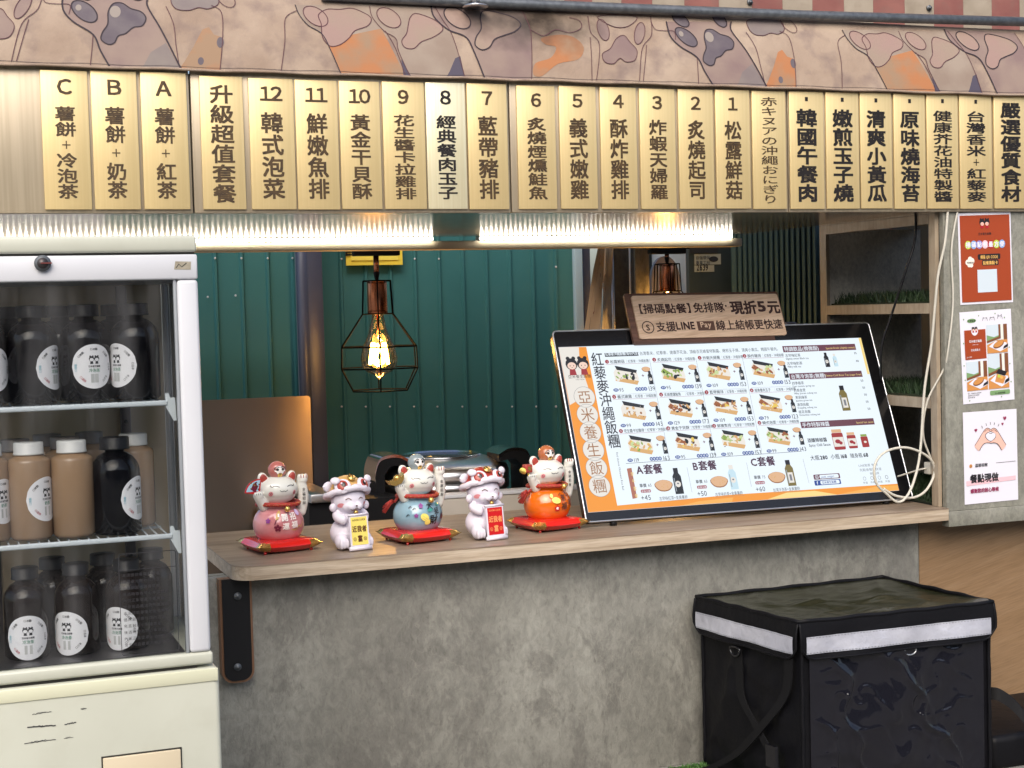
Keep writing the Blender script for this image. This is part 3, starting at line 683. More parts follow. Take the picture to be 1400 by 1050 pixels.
rib_sheet('ribbed_sheet', xl0, xl1, 6.05, rp, pt, gw, M['green'])
xr0 = P(436, 450, Y=6.2).x; xr1 = P(790, 450, Y=6.2).x; rp2 = P(468, 450, Y=6.2).x; pt2 = (P(761, 450, Y=6.2).x-rp2)/9
rib_sheet('ribbed_sheet', xr0, xr1, 6.2, rp2, pt2, gw, M['green'])
b = MB()
for v, us in ((353, (294, 330, 366, 400)), (354, (467, 567, 600)), (556, (467, 500, 533, 566, 598, 632, 665, 700, 733)), (404, (322,)), (406, (284,))):
    for u in us:
        yy = 6.05 if u < 406 else 6.2; p = P(u, v, Y=yy-.012); b.ball((p.x, yy-.013, p.z), .0045, 0, 8, 5)
for u in (760, 788): 
    for v in (365, 556): p = P(u, v, Y=6.188); b.ball((p.x, 6.187, p.z), .0055, 0, 8, 5)
b.build('sheet_screws', M['white'], gw)['kind'] = 'stuff'
# slate posts
pa = P(404, 450, Y=6.0); pb = P(438, 450, Y=6.0); pm = P(416, 450, Y=6.0)
ps = empty('slate_post', ((pa.x+pb.x)/2, 6.0, 0), 'slate blue steel post between the two green ribbed sheets', 'post')
b = MB(); b.tube([(pa.x+.03, 5.98, 0), (pa.x+.03, 5.98, 2.29)], .026, 16); b.build('pipe', M['slate'], ps)
b = MB(); b.box(pm.x+.008, pb.x+.006, 5.96, 6.19, 0, 2.29, .004); b.build('flat_post', M['slate'], ps)
# yellow notice on the green wall
flat('yellow', '#e8d24a', .5); flat('yellow2', '#f2e060', .5)
n0 = P(473, 363, Y=6.17); n1 = P(549, 325, Y=6.17)
yn = empty('yellow_notice', ((n0.x+n1.x)/2, 6.17, n0.z), 'yellow notice on the green wall behind the cage lamp', 'sign')
b = MB(); b.box(n0.x, n1.x, 6.165, 6.172, n0.z, n1.z); b.build('board', M['yellow'], yn)
b = MB(); b.box(n0.x+.02, n1.x-.02, 6.160, 6.1645, n0.z+.02, n1.z); b.build('face', M['yellow2'], yn)
b = MB(); b.text(lambda x, y: (x, 6.1595, y), n1.x-.045, n0.z+.045, '營業中', .07, mat=0, bold=.02, align='r'); b.build('lettering', M['black'], yn)

# right half of the background
def slab(name, u0, u1, Y, m, label, cat, z0=.0, z1=2.29, d=.03, vv=400):
    a = P(u0, vv, Y=Y).x; c = P(u1, vv, Y=Y).x; b = MB(); b.box(a, c, Y, Y+d, z0, z1, .002); o = b.build(name, m); tag(o, label, cat); return o
M['paleblue'] = mat('pale_blue_paint', (.55, .72, .78), .4); M['olive'] = concrete('olive_plaster', (.10, .09, .065), (.17, .155, .12), (.08, .07, .055), 3.0)
M['dkteal'] = mat('dark_teal', (.018, .03, .034), .4, col2=(.028, .042, .048), nscale=4)
M['dkcorr'] = mat('dark_corrugated', (.02, .032, .036), .4); M['tealcorr'] = mat('teal_corrugated', (.05, .10, .115), .42)
slab('pale_post', 787, 797.5, 5.9, M['paleblue'], 'pale blue post at the right end of the green wall', 'post')
slab('dark_post', 798, 808, 5.95, M['slate'], 'dark thin post beside the pale blue post', 'post')
slab('plaster_pillar', 836, 868, 5.5, M['olive'], 'olive brown plaster pillar right of the speckled curtain', 'pillar')
slab('plaster_pillar', 869, 888.5, 5.62, M['olive'], 'narrower brown pillar beside the bright window', 'pillar')
b = MB(); a = P(863, 400, Y=5.48).x; b.tube([(a, 5.488, .7), (a, 5.488, 2.2)], .004, 6); tag(b.build('conduit', M['silver']), 'thin pale conduit on the olive brown pillar', 'conduit')
b = MB(); a = P(838.5, 400, Y=5.48).x; b.tube([(a, 5.485, .9), (a, 5.485, 1.59)], .007, 8); tag(b.build('rod', M['silver']), 'thin metal rod between the speckled curtain and the pillar', 'rod')
wn = empty('window', (P(915, 400, Y=5.9).x, 5.9, 1.2), 'bright pale window behind the second cage lamp', 'window')
a, c = P(886, 400, Y=5.9).x, P(944, 400, Y=5.9).x
M['pane'] = mat('frosted_pane', (.60, .68, .74), .25, col2=(.80, .88, .92), nscale=3, stretch=(2, 1, .7))
b = MB(); b.box(a+.02, c-.02, 5.905, 5.915, 1.0, 1.9); b.build('pane', M['pane'], wn)
b = MB(); b.box(c-.019, c+.01, 5.895, 5.92, .9, 2.0); b.build('frame', M['white'], wn)
b = MB(); b.box(a-.01, a+.019, 5.895, 5.92, .9, 2.0); b.build('frame', M['dkteal'], wn)
# arched grey board in front of window
p = P(911, 420, Y=5.75); M['archgrey'] = mat('arch_grey', (.10, .10, .13), .4)
wd = .5*(P(931, 400, Y=5.75).x-P(892, 400, Y=5.75).x); zt = P(911, 350, Y=5.75).z
pts = [(p.x+wd*math.cos(a_), 5.75, zt-wd*1.5+wd*1.5*math.sin(a_)) for a_ in [k*math.pi/16 for k in range(17)]]+[(p.x-wd, 5.75, 1.2), (p.x+wd, 5.75, 1.2)]
b = MB(); b.prism(pts, (0, .02, 0)); tag(b.build('arched_board', M['archgrey']), 'grey arched board standing in front of the bright window', 'board')
# dark door with stickers
dd = empty('dark_door', (P(970, 400, Y=5.8).x, 5.8, 0), 'dark teal door panel with a torn sticker reading 2639', 'door')
a, c = P(943, 400, Y=5.8).x, P(1050, 400, Y=5.8).x
b = MB(); b.box(a, c, 5.8, 5.83, 0, 2.29); b.build('door_panel', M['dkteal'], dd)
flat('sticker', '#8b9590', .5); flat('stickerdk', '#20242a', .5)
S = lambda x, y: (x, 5.7975, y)
b = MB(); b.box(P(944, 400, Y=5.8).x, P(982, 400, Y=5.8).x, 5.794, 5.7995, P(960, 346, Y=5.8).z, 1.8); b.build('upper_plate', M['stickerdk'], dd)
q0 = P(949, 362, Y=5.8); q1 = P(985, 347, Y=5.8)
b = MB(); b.rect(S, q0.x, q0.z, q1.x, q1.z, 0); S2 = lambda x, y: (x, 5.7965, y)
for i, t in enumerate(('自強環保', '專業工程')): b.text(S2, q0.x+.006, q1.z-.022-.021*i, t, .017, mat=1)
b.disc(S2, q1.x-.035, (q0.z+q1.z)/2, .022, .012, 1)
q2 = P(949, 372, Y=5.8); q3 = P(976, 362.5, Y=5.8); b.rect(S, q2.x, q2.z, q3.x, q3.z, 0); b.text(S2, q2.x+.010, q2.z+.006, '2639', .038, .026, 1, .02)
b.build('sticker', [M['sticker'], M['stickerdk']], dd)
cw = empty('corrugated_wall', (P(1080, 400, Y=5.6).x, 5.6, 0), 'dark teal corrugated sheet wall left of the cubby shelf', 'wall')
a = P(1000, 400, Y=5.75).x; b_ = P(1125, 400, Y=5.4).x
b = MB(); n = 16; pr = []
for i in range(n):
    x_ = a+(b_-a)*i/n; y_ = 5.75-.3*i/n; s_ = (b_-a)/n
    pr += [(x_, y_), (x_+s_*.3, y_), (x_+s_*.45, y_-.03), (x_+s_*.8, y_-.03)]
pr.append((b_+.02, 5.45)); n = len(pr)
b.add([(q[0], q[1], 0) for q in pr]+[(q[0], q[1], 2.29) for q in pr], [[i, i+1, n+i+1, n+i] for i in range(n-1)], 0)
b.build('corrugated_sheet', M['tealcorr'], cw)
# speckled curtain
cu = empty('speckled_curtain', (P(820, 400, Y=5.3).x, 5.3, .9), 'cream speckled terrazzo print curtain hanging folded beside the pillar', 'curtain')
M['terrazzo'] = mat('cream_print', (.70, .57, .38), .6, 0, .2, col2=(.78, .66, .46), nscale=5)
tl, tm, tr_ = P(818, 336, Y=5.3), P(826, 336, Y=5.36), P(838, 336, Y=5.3)
bl_, bm_, br_ = P(796, 462, Y=5.3), P(822, 462, Y=5.2), P(837, 462, Y=5.3)
def ext(t, b_): return b_+(b_-t)*1.0
cols = [(tl, ext(tl, bl_)), (tm, ext(tm, bm_)), (tr_, ext(tr_, br_))]
b = MB(); nn = 8
for i in range(2):
    (t0, b0), (t1, b1) = cols[i], cols[i+1]
    vs = []; 
    for j in range(nn+1):
        for k in range(5):
            p_ = (t0.lerp(t1, k/4)).lerp(b0.lerp(b1, k/4), j/nn); p_.y += .008*math.sin(j*1.3+k*1.1+i); vs.append(p_)
    b.add(vs, [[j*5+k, j*5+k+1, (j+1)*5+k+1, (j+1)*5+k] for j in range(nn) for k in range(4)], 0, True)
b.build('cloth', M['terrazzo'], cu)
sp = MB(); rs = random.Random(3)
for i in range(46):
    f = rs.choice((0, 1)); u, v_ = rs.uniform(.1, .9), rs.uniform(.02, .55)
    (t0, b0), (t1, b1) = cols[f], cols[f+1]
    def S3(x, y, f=f, t0=t0, t1=t1, b0=b0, b1=b1):
        q = (t0.lerp(t1, x)).lerp(b0.lerp(b1, x), y); return (q.x, q.y-.012, q.z)
    sp.disc(S3, u, v_, rs.uniform(.02, .06), rs.uniform(.004, .011), rs.choice((0, 1, 2, 0)), 7, rs.uniform(0, 3))
for i in range(10): sp.text(lambda x, y: (P(x, y, Y=5.28)), 808+rs.uniform(-2, 4), 350+i*11+rs.uniform(0, 3), '衛生紙盒'[i % 4], 5, mat=0) if False else None
sp.build('speckles', [mat('speck_brown', (.16, .08, .045), .6), mat('speck_red', (.30, .09, .05), .6), mat('speck_ochre', (.42, .27, .1), .6)], cu)
# small grey-violet box behind the screen, right
p = P(1075, 452, Y=5.0); q = P(1093, 440, Y=5.0); b = MB(); b.box(p.x, q.x, 5.0, 5.12, .9, q.z, .012); tag(b.build('speaker_box', mat('violet_grey', (.13, .11, .13), .4)), 'small rounded grey violet box edge just above the menu screen', 'box')

# ------------------------------------------------------------------ work area behind the counter
bn = empty('work_bench', (1.8, 5.2, 0), 'low work bench behind the counter under the rice cooker', 'bench')
b = MB(); b.box(1.12, 2.86, 4.78, 5.75, .60, .64); b.build('bench_top', M['steel'], bn)
b = MB(); b.box(1.14, 2.84, 4.82, 4.85, .02, .5995); b.build('bench_front', M['black'], bn)
x0_, x1_ = P(602, 680, Y=4.72).x, P(800, 680, Y=4.72).x; zt_ = P(606, 676, Y=4.72).z
lg = empty('ledge', ((x0_+x1_)/2, 4.72, .71), 'pale beige ledge box between the figurines and the rice cooker', 'ledge')
M['beige'] = mat('beige_laminate', (.40, .36, .31), .5, col2=(.46, .42, .36), nscale=6)
b = MB(); b.box(x0_, x1_, 4.70, 4.715, .45, zt_-.012, .001); b.build('front_board', M['beige'], lg)
b = MB(); b.box(x0_, x1_, 4.695, 4.76, zt_-.0115, zt_, .001); b.build('top_edge', M['white'], lg)
xa, xb = P(424, 680, Y=4.78).x, P(500, 680, Y=4.78).x; za = P(440, 675, Y=4.78).z
b = MB(); b.box(xa, xb-.10, 4.77, 5.1, za-.028, za, .002); tag(b.build('steel_shelf', M['steel']), 'grey steel shelf edge just right of the brushed sheet', 'shelf')
b = MB(); b.box(xa, xb+.12, 4.80, 5.2, .641, za-.029); tag(b.build('shade_block', M['black']), 'black block standing in for the darkness under the steel shelf edge', 'block')  # black block put where only darkness shows below the shelf edge
# brushed steel sheet
YSS = 5.8; s0, s1 = P(270, 540, Y=YSS), P(424, 541, Y=YSS)
b = MB(); zt2 = s1.z; pl = [(s0.x-.3, YSS, .3), (s1.x, YSS, .3), (s1.x, YSS, zt2-.012)] + [(s1.x-.012+.012*math.cos(a_), YSS, zt2-.012+.012*math.sin(a_)) for a_ in (.4, .8, 1.2, 1.57)] + [(s0.x-.3, YSS, zt2)]
b.prism(pl, (0, .012, 0)); _s = b.build('steel_screen', M['steel_sheet']); _uv = _s.data.uv_layers.new(name='brush')
for _l in _s.data.loops: _c = _s.data.vertices[_l.vertex_index].co; _uv.data[_l.index].uv = (_c.x, _c.z)
tag(_s, 'brushed brownish steel sheet standing behind the counter, between the fridge and the slate post', 'splash guard')

# rice cooker
Yk = 5.08; kc = P(602, 640, Y=Yk).x; rk = .238
zl = P(600, 623, Y=Yk-.02).z
rc = empty('rice_cooker', (kc, Yk, .64), 'large chrome lidded rice cooker with black side clamps behind the figurines', 'rice cooker')
b = MB(); b.lathe([(rk*.9, .0), (rk*.97, .01), (rk*.97, .16)], (kc, Yk, .6405), 48); b.build('body', M['beige'], rc)
M['satin'] = mat('satin_steel', (.66, .66, .67), .30, 1.0)
h0 = .6405
zt3 = zl-h0
b = MB(); b.lathe([(rk*.97, zt3-.115), (rk*1.0, zt3-.112), (rk*1.0, zt3-.085), (rk*.985, zt3-.082)], (kc, Yk, h0), 48); b.build('rim_band', M['satin'], rc)
b = MB(); b.lathe([(rk*.985, zt3-.081), (rk*1.0, zt3-.078), (rk*1.0, zt3-.052), (rk*.985, zt3-.040), (rk*.95, zt3-.030), (rk*.85, zt3-.019), (rk*.72, zt3-.010), (rk*.61, zt3-.003)], (kc, Yk, h0), 48); b.build('lid', M['satin'], rc)
b = MB(); b.lathe([(rk*.60, zt3-.002), (rk*.60, zt3+.004), (rk*.57, zt3+.005), (rk*.56, zt3)], (kc, Yk, h0), 48); b.build('lid_ring', M['chrome'], rc)
b = MB(); b.lathe([(0, zt3+.001), (rk*.56, zt3)], (kc, Yk, h0), 32); b.build('lid_top', mat('smoked_lid', (.05, .07, .075), .12, .3), rc)
for s_ in (-1, 1):
    hx = kc+s_*rk*.93; zz0 = h0+zt3
    b = MB()
    prof = [(0, -.02), (0, .005), (s_*.035, .022), (s_*.075, .022), (s_*.10, .010), (s_*.115, -.03), (s_*.115, -.22), (s_*.085, -.22), (s_*.085, -.04), (s_*.06, -.012), (s_*.03, -.014)]
    prof = crom(prof[:6], 4)+prof[6:8]+crom(prof[8:], 4)
    b.prism([(hx-s_*.06+x_, Yk-.16, zz0+z_) for x_, z_ in prof], (0, .12, 0)); b.build('clamp', M['black'], rc)
    b = MB(); pr = [(-.002*s_, .006), (s_*.034, .0245), (s_*.076, .0245), (s_*.103, .012), (s_*.1175, -.028), (s_*.1175, -.06)]; pr = crom(pr, 4)
    vs = []
    for x_, z_ in pr: vs += [(hx-s_*.06+x_, Yk-.163, zz0+z_), (hx-s_*.06+x_, Yk-.02, zz0+z_)]
    for x_, z_ in pr: vs += [(hx-s_*.06+x_, Yk-.163, zz0+z_-.010), (hx-s_*.06+x_, Yk-.02, zz0+z_-.010)]
    n = len(pr); b.add(vs, [[2*i, 2*i+1, 2*i+3, 2*i+2] for i in range(n-1)] + [[2*i, 2*i+2, 2*n+2*i+2, 2*n+2*i] for i in range(n-1)]); b.build('clamp_cover', M['chrome'], rc)

# ------------------------------------------------------------------ cage lamps
def cage_lamp(u, v_top, Y, s, label, energy, cutoff=None):
    p = P(u, v_top, Y=Y); x, z = p.x, p.z           # z: top of the cage frame
    r_ = empty('cage_lamp', (x, Y, z), label, 'lamp', 'black wire cage lamps')
    ad_ = MB(); zt = P(u, 336, Y=Y).z
    ad_.box(x-.085*s, x+.085*s, Y-.02, Y+.02, zt-.036*s, zt+.02, .004); ad_.box(x-.105*s, x-.0855*s, Y-.014, Y+.014, zt-.016*s, zt+.012, .002); ad_.box(x+.0855*s, x+.105*s, Y-.014, Y+.014, zt-.016*s, zt+.012, .002)
    ad_.build('track_adapter', M['black'], r_)
    b = MB(); b.tube([(x, Y, zt-.036*s), (x, Y, z+.022*s)], .010*s, 12); b.build('stem', M['copper'], r_)
    b = MB(); b.lathe([(.006*s, .035*s), (.012*s, .03*s), (.010*s, .02*s), (.006*s, .0)], (x, Y, z), 12); b.build('stem_joint', M['black'], r_)
    b = MB(); b.lathe([(.0, .001), (.034*s, .0), (.036*s, -.004*s), (.036*s, -.115*s), (.034*s, -.118*s)], (x, Y, z), 32); b.build('socket_cover', M['copper'], r_)
    c = MB(); nn = 6; wr = .0026*s
    rings = [(.056, 0.0), (.062, -.118), (.152, -.235), (.155, -.312), (.110, -.392)]
    th0 = R(16); P6 = lambda rad, zz_, k: (x+rad*s*math.cos(th0+k*math.pi/3), Y+rad*s*math.sin(th0+k*math.pi/3), z+zz_*s)
    for rad, zz_ in rings: c.tube([P6(rad, zz_, k) for k in range(nn)], wr, 6, closed=True)
    for k in range(nn): c.tube([P6(rad, zz_, k) for rad, zz_ in rings], wr, 6)
    for k in range(nn): c.tube([P6(.034, 0.0, k), P6(.056, 0, k)], wr, 5); c.tube([P6(.034, -.118, k), P6(.062, -.118, k)], wr, 5)
    c.build('cage', M['cagewire'], r_)
    b = MB(); prof = [(.020, -.118), (.024, -.14), (.036, -.19), (.057, -.235), (.066, -.275), (.062, -.308), (.046, -.325), (.022, -.335), (.010, -.345), (.003, -.352)]
    b.lathe([(a_*s, z_*s) for a_, z_ in prof[::-1]], (x, Y, z), 32); b.build('bulb', glass('bulb_glass', (1.0, .88, .62), .9, .03), r_)
    f = MB(); pts = []
    for k in range(16):
        a_ = k*2*math.pi/16; rr_ = (.023 if k % 2 else .034)
        pts += [(x+rr_*s*math.cos(a_), Y+rr_*s*math.sin(a_), z+(-.225 if k % 2 else -.295)*s)]
    f.tube(pts, .0052*s, 6, closed=True); f.build('filament', emis('filament_glow', (1.0, .50, .12), energy*.7), r_)
    b = MB(); b.lathe([(.004, -.20), (.006, -.17), (.005, -.12)], (x, Y, z), 8); b.build('stalk', M['copper'], r_)
    ld = bpy.data.lights.new('bulb_light', 'POINT'); ld.energy = 4.5; ld.color = (1.0, .60, .24); ld.shadow_soft_size = .02
    lo = bpy.data.objects.new('bulb_light', ld); COL.objects.link(lo); lo.parent = r_; lo.location = (0, 0, -.26*s)
cage_lamp(515, 384, 5.32, 1.0, 'lit filament bulb in a black wire cage hanging over the rice cooker', 60)
cage_lamp(912, 361, 5.55, .92, 'second cage lamp, its copper socket showing just above the wooden sign', 60)
# ------------------------------------------------------------------ drinks fridge
class Plane:
    def __init__(s, O, ex, ey): s.O = Vector(O); s.x = Vector(ex).normalized(); s.y = Vector(ey).normalized(); s.n = s.x.cross(s.y)
    def S(s, lift=0.0): return lambda a, b: s.O + s.x*a + s.y*b + s.n*lift
    def L(s, u, v):
        d = FW*F_PX + RR*(u-700) - UP*(v-525); o = Vector((0, 0, H)); k = (s.O-o).dot(s.n)/d.dot(s.n); q = o+d*k-s.O
        return (q.dot(s.x), q.dot(s.y))
YF = 3.25
fx0 = -.02; fxb = P(300, 930, Y=YF).x; fxg = P(271, 345, Y=YF).x; fxg2 = P(287, 880, Y=YF).x
z_cap = P(130, 322, Y=YF).z; z_gap = P(130, 347, Y=YF).z; z_gt = P(130, 384, Y=YF).z
z_gb = P(130, 907, Y=YF).z; z_base = P(150, 925, Y=YF).z; YB2 = 3.70; xg = (fxg+fxg2)/2
fr = empty('drinks_fridge', ((fx0+fxb)/2, 3.48, 0), 'cream and white glass fronted counter fridge full of bottled drinks at the left', 'fridge')
b = MB(); b.box(fx0, fxb, YF-.004, YB2+.01, .03, z_base-.003, .012, seg=3); b.build('base_cabinet', M['cream'], fr)
b = MB(); b.box(fx0+.003, fxb-.003, YF-.0065, YF-.001, z_base-.032, z_base-.004, .002); b.build('base_lip', mat('cream_lip', (.60, .60, .44), .4), fr)
b = MB(); b.box(fx0+.03, xg-.03, YF+.01, YB2-.02, z_base-.003, z_base+.004); b.build('seal', M['seam'], fr)
b = MB(); b.box(fx0, xg+.004, YF, YB2, z_base+.004, z_gb, .006); b.build('bottom_rail', M['cream'], fr)
b = MB(); b.box(fx0, xg, YF, YB2, z_gap+.002, z_cap, .006); b.build('top_cap', M['cream'], fr)
b = MB(); b.box(fx0+.004, xg-.004, YF+.01, YB2-.01, z_gap-.003, z_gap+.0015); b.build('seal', M['seam'], fr)
b = MB(); b.box(fx0, xg, YF, YB2, z_gt, z_gap-.003, .004); b.build('top_rail', M['white'], fr)
xi = P(247, 600, Y=YF).x
b = MB(); b.box(xi+.004, xg, YF, YF+.03, z_gb+.0005, z_gt-.0005, .008, seg=3); b.build('corner_post', M['white'], fr)
b = MB(); b.box(xi-.003, xi+.0035, YF+.006, YF+.022, z_gb+.0005, z_gt-.0005, .001); b.build('glass_gasket', mat('gasket', (.25, .27, .29), .4), fr)
b = MB(); b.box(xg-.018, xg, YB2-.03, YB2, z_gb+.0005, z_gt-.0005, .003); b.build('corner_post', M['white'], fr)
b = MB(); b.box(fx0, xg-.02, YB2-.028, YB2-.02, z_gb, z_gt); b.build('back_wall', mat('olive_liner', (.66, .53, .36), .3, .1, col2=(.74, .60, .42), nscale=4), fr)
b = MB(); b.box(fx0+.01, xi-.0035, YF+.012, YF+.016, z_gb-.001, z_gt+.001); b.build('front_glass', glass('front_glass', (.95, .96, .96), .5, .03, .045), fr)
b = MB(); b.box(xg-.010, xg-.007, YF+.031, YB2-.031, z_gb, z_gt); b.build('side_glass', glass('side_glass', (.9, .93, .92), 1.0, .02, .03), fr)
b = MB(); b.box(fx0+.001, fx0+.004, YF+.031, YB2-.031, z_gb, z_gt); b.build('side_glass', glass('side_glass2', (.9, .93, .92), 1.0), fr)
b = MB(); b.box(fx0+.006, xi-.004, YF+.02, YB2-.029, z_gb+.0006, z_gb+.0020, 0); b.build('floor_plate', mat('dark_liner', (.03, .028, .03), .4), fr)
# perforated standards on the back wall
for u in (157, -30):
    p = P(u+12, 500, Y=YB2-.035).x
    b = MB(); b.box(p-.012, p+.012, YB2-.040, YB2-.0285, z_gb+.002, z_gt-.002, .002); s_ = b.build('shelf_standard', mat('standard', (.20, .17, .17), .4, .5), fr)
    b = MB(); z_ = z_gb+.02
    while z_ < z_gt-.02: b.tube([(p, YB2-.0405, z_), (p, YB2-.042, z_)], .005, 8); z_ += .045
    b.build('slot', M['black'], s_)['kind'] = 'stuff'
# lock and stickers
lk = P(58, 360, Y=YF); b = MB(); b.tube([(lk.x, YF-.001, lk.z), (lk.x, YF-.008, lk.z)], .0165, 24); lo_ = b.build('lock', M['galv'], fr)
b = MB(); b.tube([(lk.x, YF-.0085, lk.z), (lk.x, YF-.0095, lk.z)], .011, 20); b.build('lock_core', mat('lock_core', (.07, .06, .06), .4, .6), lo_)
b = MB(); b.box(lk.x-.004, lk.x+.018, YF-.013, YF-.0095, lk.z-.0012, lk.z+.0012); b.build('key', mat('key_red', (.20, .05, .045), .4, .4), lo_)
S = lambda x, y: (x, YF-.0008, y)
a_ = P(238, 369, Y=YF); c_ = P(261, 357, Y=YF)
b = MB(); b.fill(S, [(a_.x, a_.z+.001), (c_.x-.001, a_.z), (c_.x, c_.z-.001), (a_.x+.003, c_.z)], 0); b.stroke(lambda x, y: (x, YF-.001, y), [(a_.x+.004, a_.z+.004), (a_.x+.01, a_.z+.012), (a_.x+.016, a_.z+.006), (a_.x+.026, a_.z+.014)], .002, 1)
b.build('sticker_scrap', [mat('old_tape', (.36, .33, .26), .7, col2=(.25, .22, .16), nscale=80), M['seam']], fr)
# hatch and scuffs on base
hp = [P(140, 1033, Y=YF), P(246, 1022, Y=YF)]
b = MB(); b.box(hp[0].x, hp[1].x, YF-.0105, YF-.0045, .25, hp[0].z-.004, .002); b.build('hatch', M['tan'], fr)
b = MB(); b.box(hp[0].x-.003, hp[1].x+.003, YF-.0055, YF-.0042, .247, hp[0].z-.001, 0); b.build('hatch_gap', M['seam'], fr)
rs = random.Random(5); b = MB(); S = lambda x, y: (x, YF-.0046, y)
for (u0, v0, u1, v1, wd) in ((37, 994, 76, 991, .0035), (88, 990, 104, 987, .002), (33, 1016, 76, 1010, .0022), (87, 1009, 100, 1007, .0012), (44, 976, 70, 972, .0012), (110, 969, 118, 968, .0016)):
    p_, q_ = P(u0, v0, Y=YF), P(u1, v1, Y=YF); n = 12
    b.stroke(S, [(p_.x+(q_.x-p_.x)*i/n, p_.z+(q_.z-p_.z)*i/n+rs.uniform(-.0007, .0007)) for i in range(n+1)], wd*rs.uniform(.7, 1.1))
    b.stroke(S, [(p_.x+(q_.x-p_.x)*(.2+.5*i/n), p_.z+.0012+(q_.z-p_.z)*i/n+rs.uniform(-.001, .001)) for i in range(n+1)], wd*.5)
b.build('scuff', mat('scuff_black', (.04, .04, .04), .7), fr)
# wire shelves
zs1 = P(100, 552, Y=3.30).z; zs2 = P(100, 738, Y=3.30).z; zfl = z_gb+.0025
M['shelfwire'] = mat('shelf_wire', (.62, .68, .72), .35)
for z_ in (zs1, zs2):
    b = MB(); xr_ = xi-.018
    b.box(fx0+.02, xr_, 3.292, 3.300, z_-.012, z_-.001, .003)
    b.tube([(fx0+.02, 3.645, z_-.006), (xr_, 3.645, z_-.006)], .004, 8); b.tube([(fx0+.02, 3.47, z_-.009), (xr_, 3.47, z_-.009)], .003, 6)
    x_ = fx0+.03
    while x_ < xr_: b.tube([(x_, 3.296, z_-.004), (x_, 3.645, z_-.004)], .0022, 5, cap=False); x_ += .020
    s_ = b.build('wire_shelf', M['shelfwire'], fr)
    b = MB(); b.prism([(xr_-.004, 3.296, z_+.014), (xr_+.003, 3.296, z_+.014), (xr_+.006, 3.296, z_+.004), (xr_+.016, 3.296, z_+.004), (xr_+.018, 3.296, z_-.045), (xr_+.012, 3.296, z_-.045), (xr_-.004, 3.296, z_-.014)], (0, .004, 0)); b.build('clip', M['shelfwire'], s_)
# notice film on the glass
S = lambda x, y: (x, YF+.0105, y)
q0 = P(167, 897, Y=YF+.01); q1 = P(240, 752, Y=YF+.01)
b = MB()
def rrect(x0, y0, x1, y1, r, n=5):
    o = []
    for cx, cy, a in ((x1-r, y1-r, 0), (x0+r, y1-r, 90), (x0+r, y0+r, 180), (x1-r, y0+r, 270)):
        for k in range(n+1): t = R(a+90*k/n); o.append((cx+r*math.cos(t), cy+r*math.sin(t)))
    return o
b.stroke(S, rrect(q0.x, q0.z, q1.x, q1.z, .006), .0014, 0, closed=True)
b.stroke(S, [(q0.x, q1.z-.034), (q1.x, q1.z-.034)], .001, 0)
rs = random.Random(2); ch = '本產品須冷藏請儘速飲用完畢避免陽光直射開封後勿超過四小時內容物沉澱為正常現象安心使用'
for i in range(12):
    z_ = q1.z-.048-i*.0133
    for j in range(rs.randint(9, 12)): b._g(S, ch[(i*7+j*3) % len(ch)], q0.x+.006+j*.0086, z_, .0078, .0078, 0, 0)
b.build('notice_print', mat('notice_ink', (.025, .025, .03), .6), fr)

# bottles
flat('st_white', '#e6e6ea', .45); flat('st_ink', '#2a2a30', .6); flat('st_blue', '#7fb4c4', .6); flat('st_red', '#b4525a', .6); flat('st_green', '#4f8a72', .6); flat('skin', '#e9c8b2', .6); flat('twinred', '#b3272a', .6)
M['cola'] = mat('black_tea', (.0035, .003, .004), .10, 0, .25, coat=.15)
M['milktea'] = mat('milk_tea', (.31, .20, .12), .25, 0, .4, coat=.25)
M['amber'] = mat('brown_tea', (.010, .0055, .004), .10, 0, .25, coat=.15)
M['cap_black'] = mat('cap_black', (.008, .0075, .009), .42, 0, .3); M['cap_white'] = mat('cap_white', (.62, .62, .61), .4); M['cap_grey'] = mat('cap_grey', (.14, .12, .11), .42)
M['clear'] = glass('bottle_clear', (.85, .85, .85), 1.2, .04)
def twins(b, S, cx, cy, s, k, r, sk, w_=None):
    """two little girls side by side: buns, faces, dresses"""
    for d in (-1, 1):
        x = cx+d*.26*s
        b.disc(S, x-.13*s, cy+.44*s, .09*s, mat=k, n=8); b.disc(S, x+.13*s, cy+.44*s, .09*s, mat=k, n=8)
        b.disc(S, x, cy+.18*s, .27*s, .27*s, mat=k, n=14)
        b.fill(lambda a, c: S(a, c), [(x-.16*s, cy-.32*s), (x+.16*s, cy-.32*s), (x+.12*s, cy-.05*s), (x-.12*s, cy-.05*s)], r)
def twins_face(b, S, cx, cy, s, sk, k):
    for d in (-1, 1):
        x = cx+d*.26*s; b.disc(S, x, cy+.10*s, .20*s, .165*s, mat=sk, n=12)
def twins_eyes(b, S, cx, cy, s, k):
    for d in (-1, 1):
        x = cx+d*.26*s
        for e in (-1, 1): b.disc(S, x+e*.08*s, cy+.10*s, .022*s, .03*s, mat=k, n=6)
        b.stroke(S, [(x-.035*s, cy+.025*s), (x, cy+.012*s), (x+.035*s, cy+.025*s)], .014*s, k)
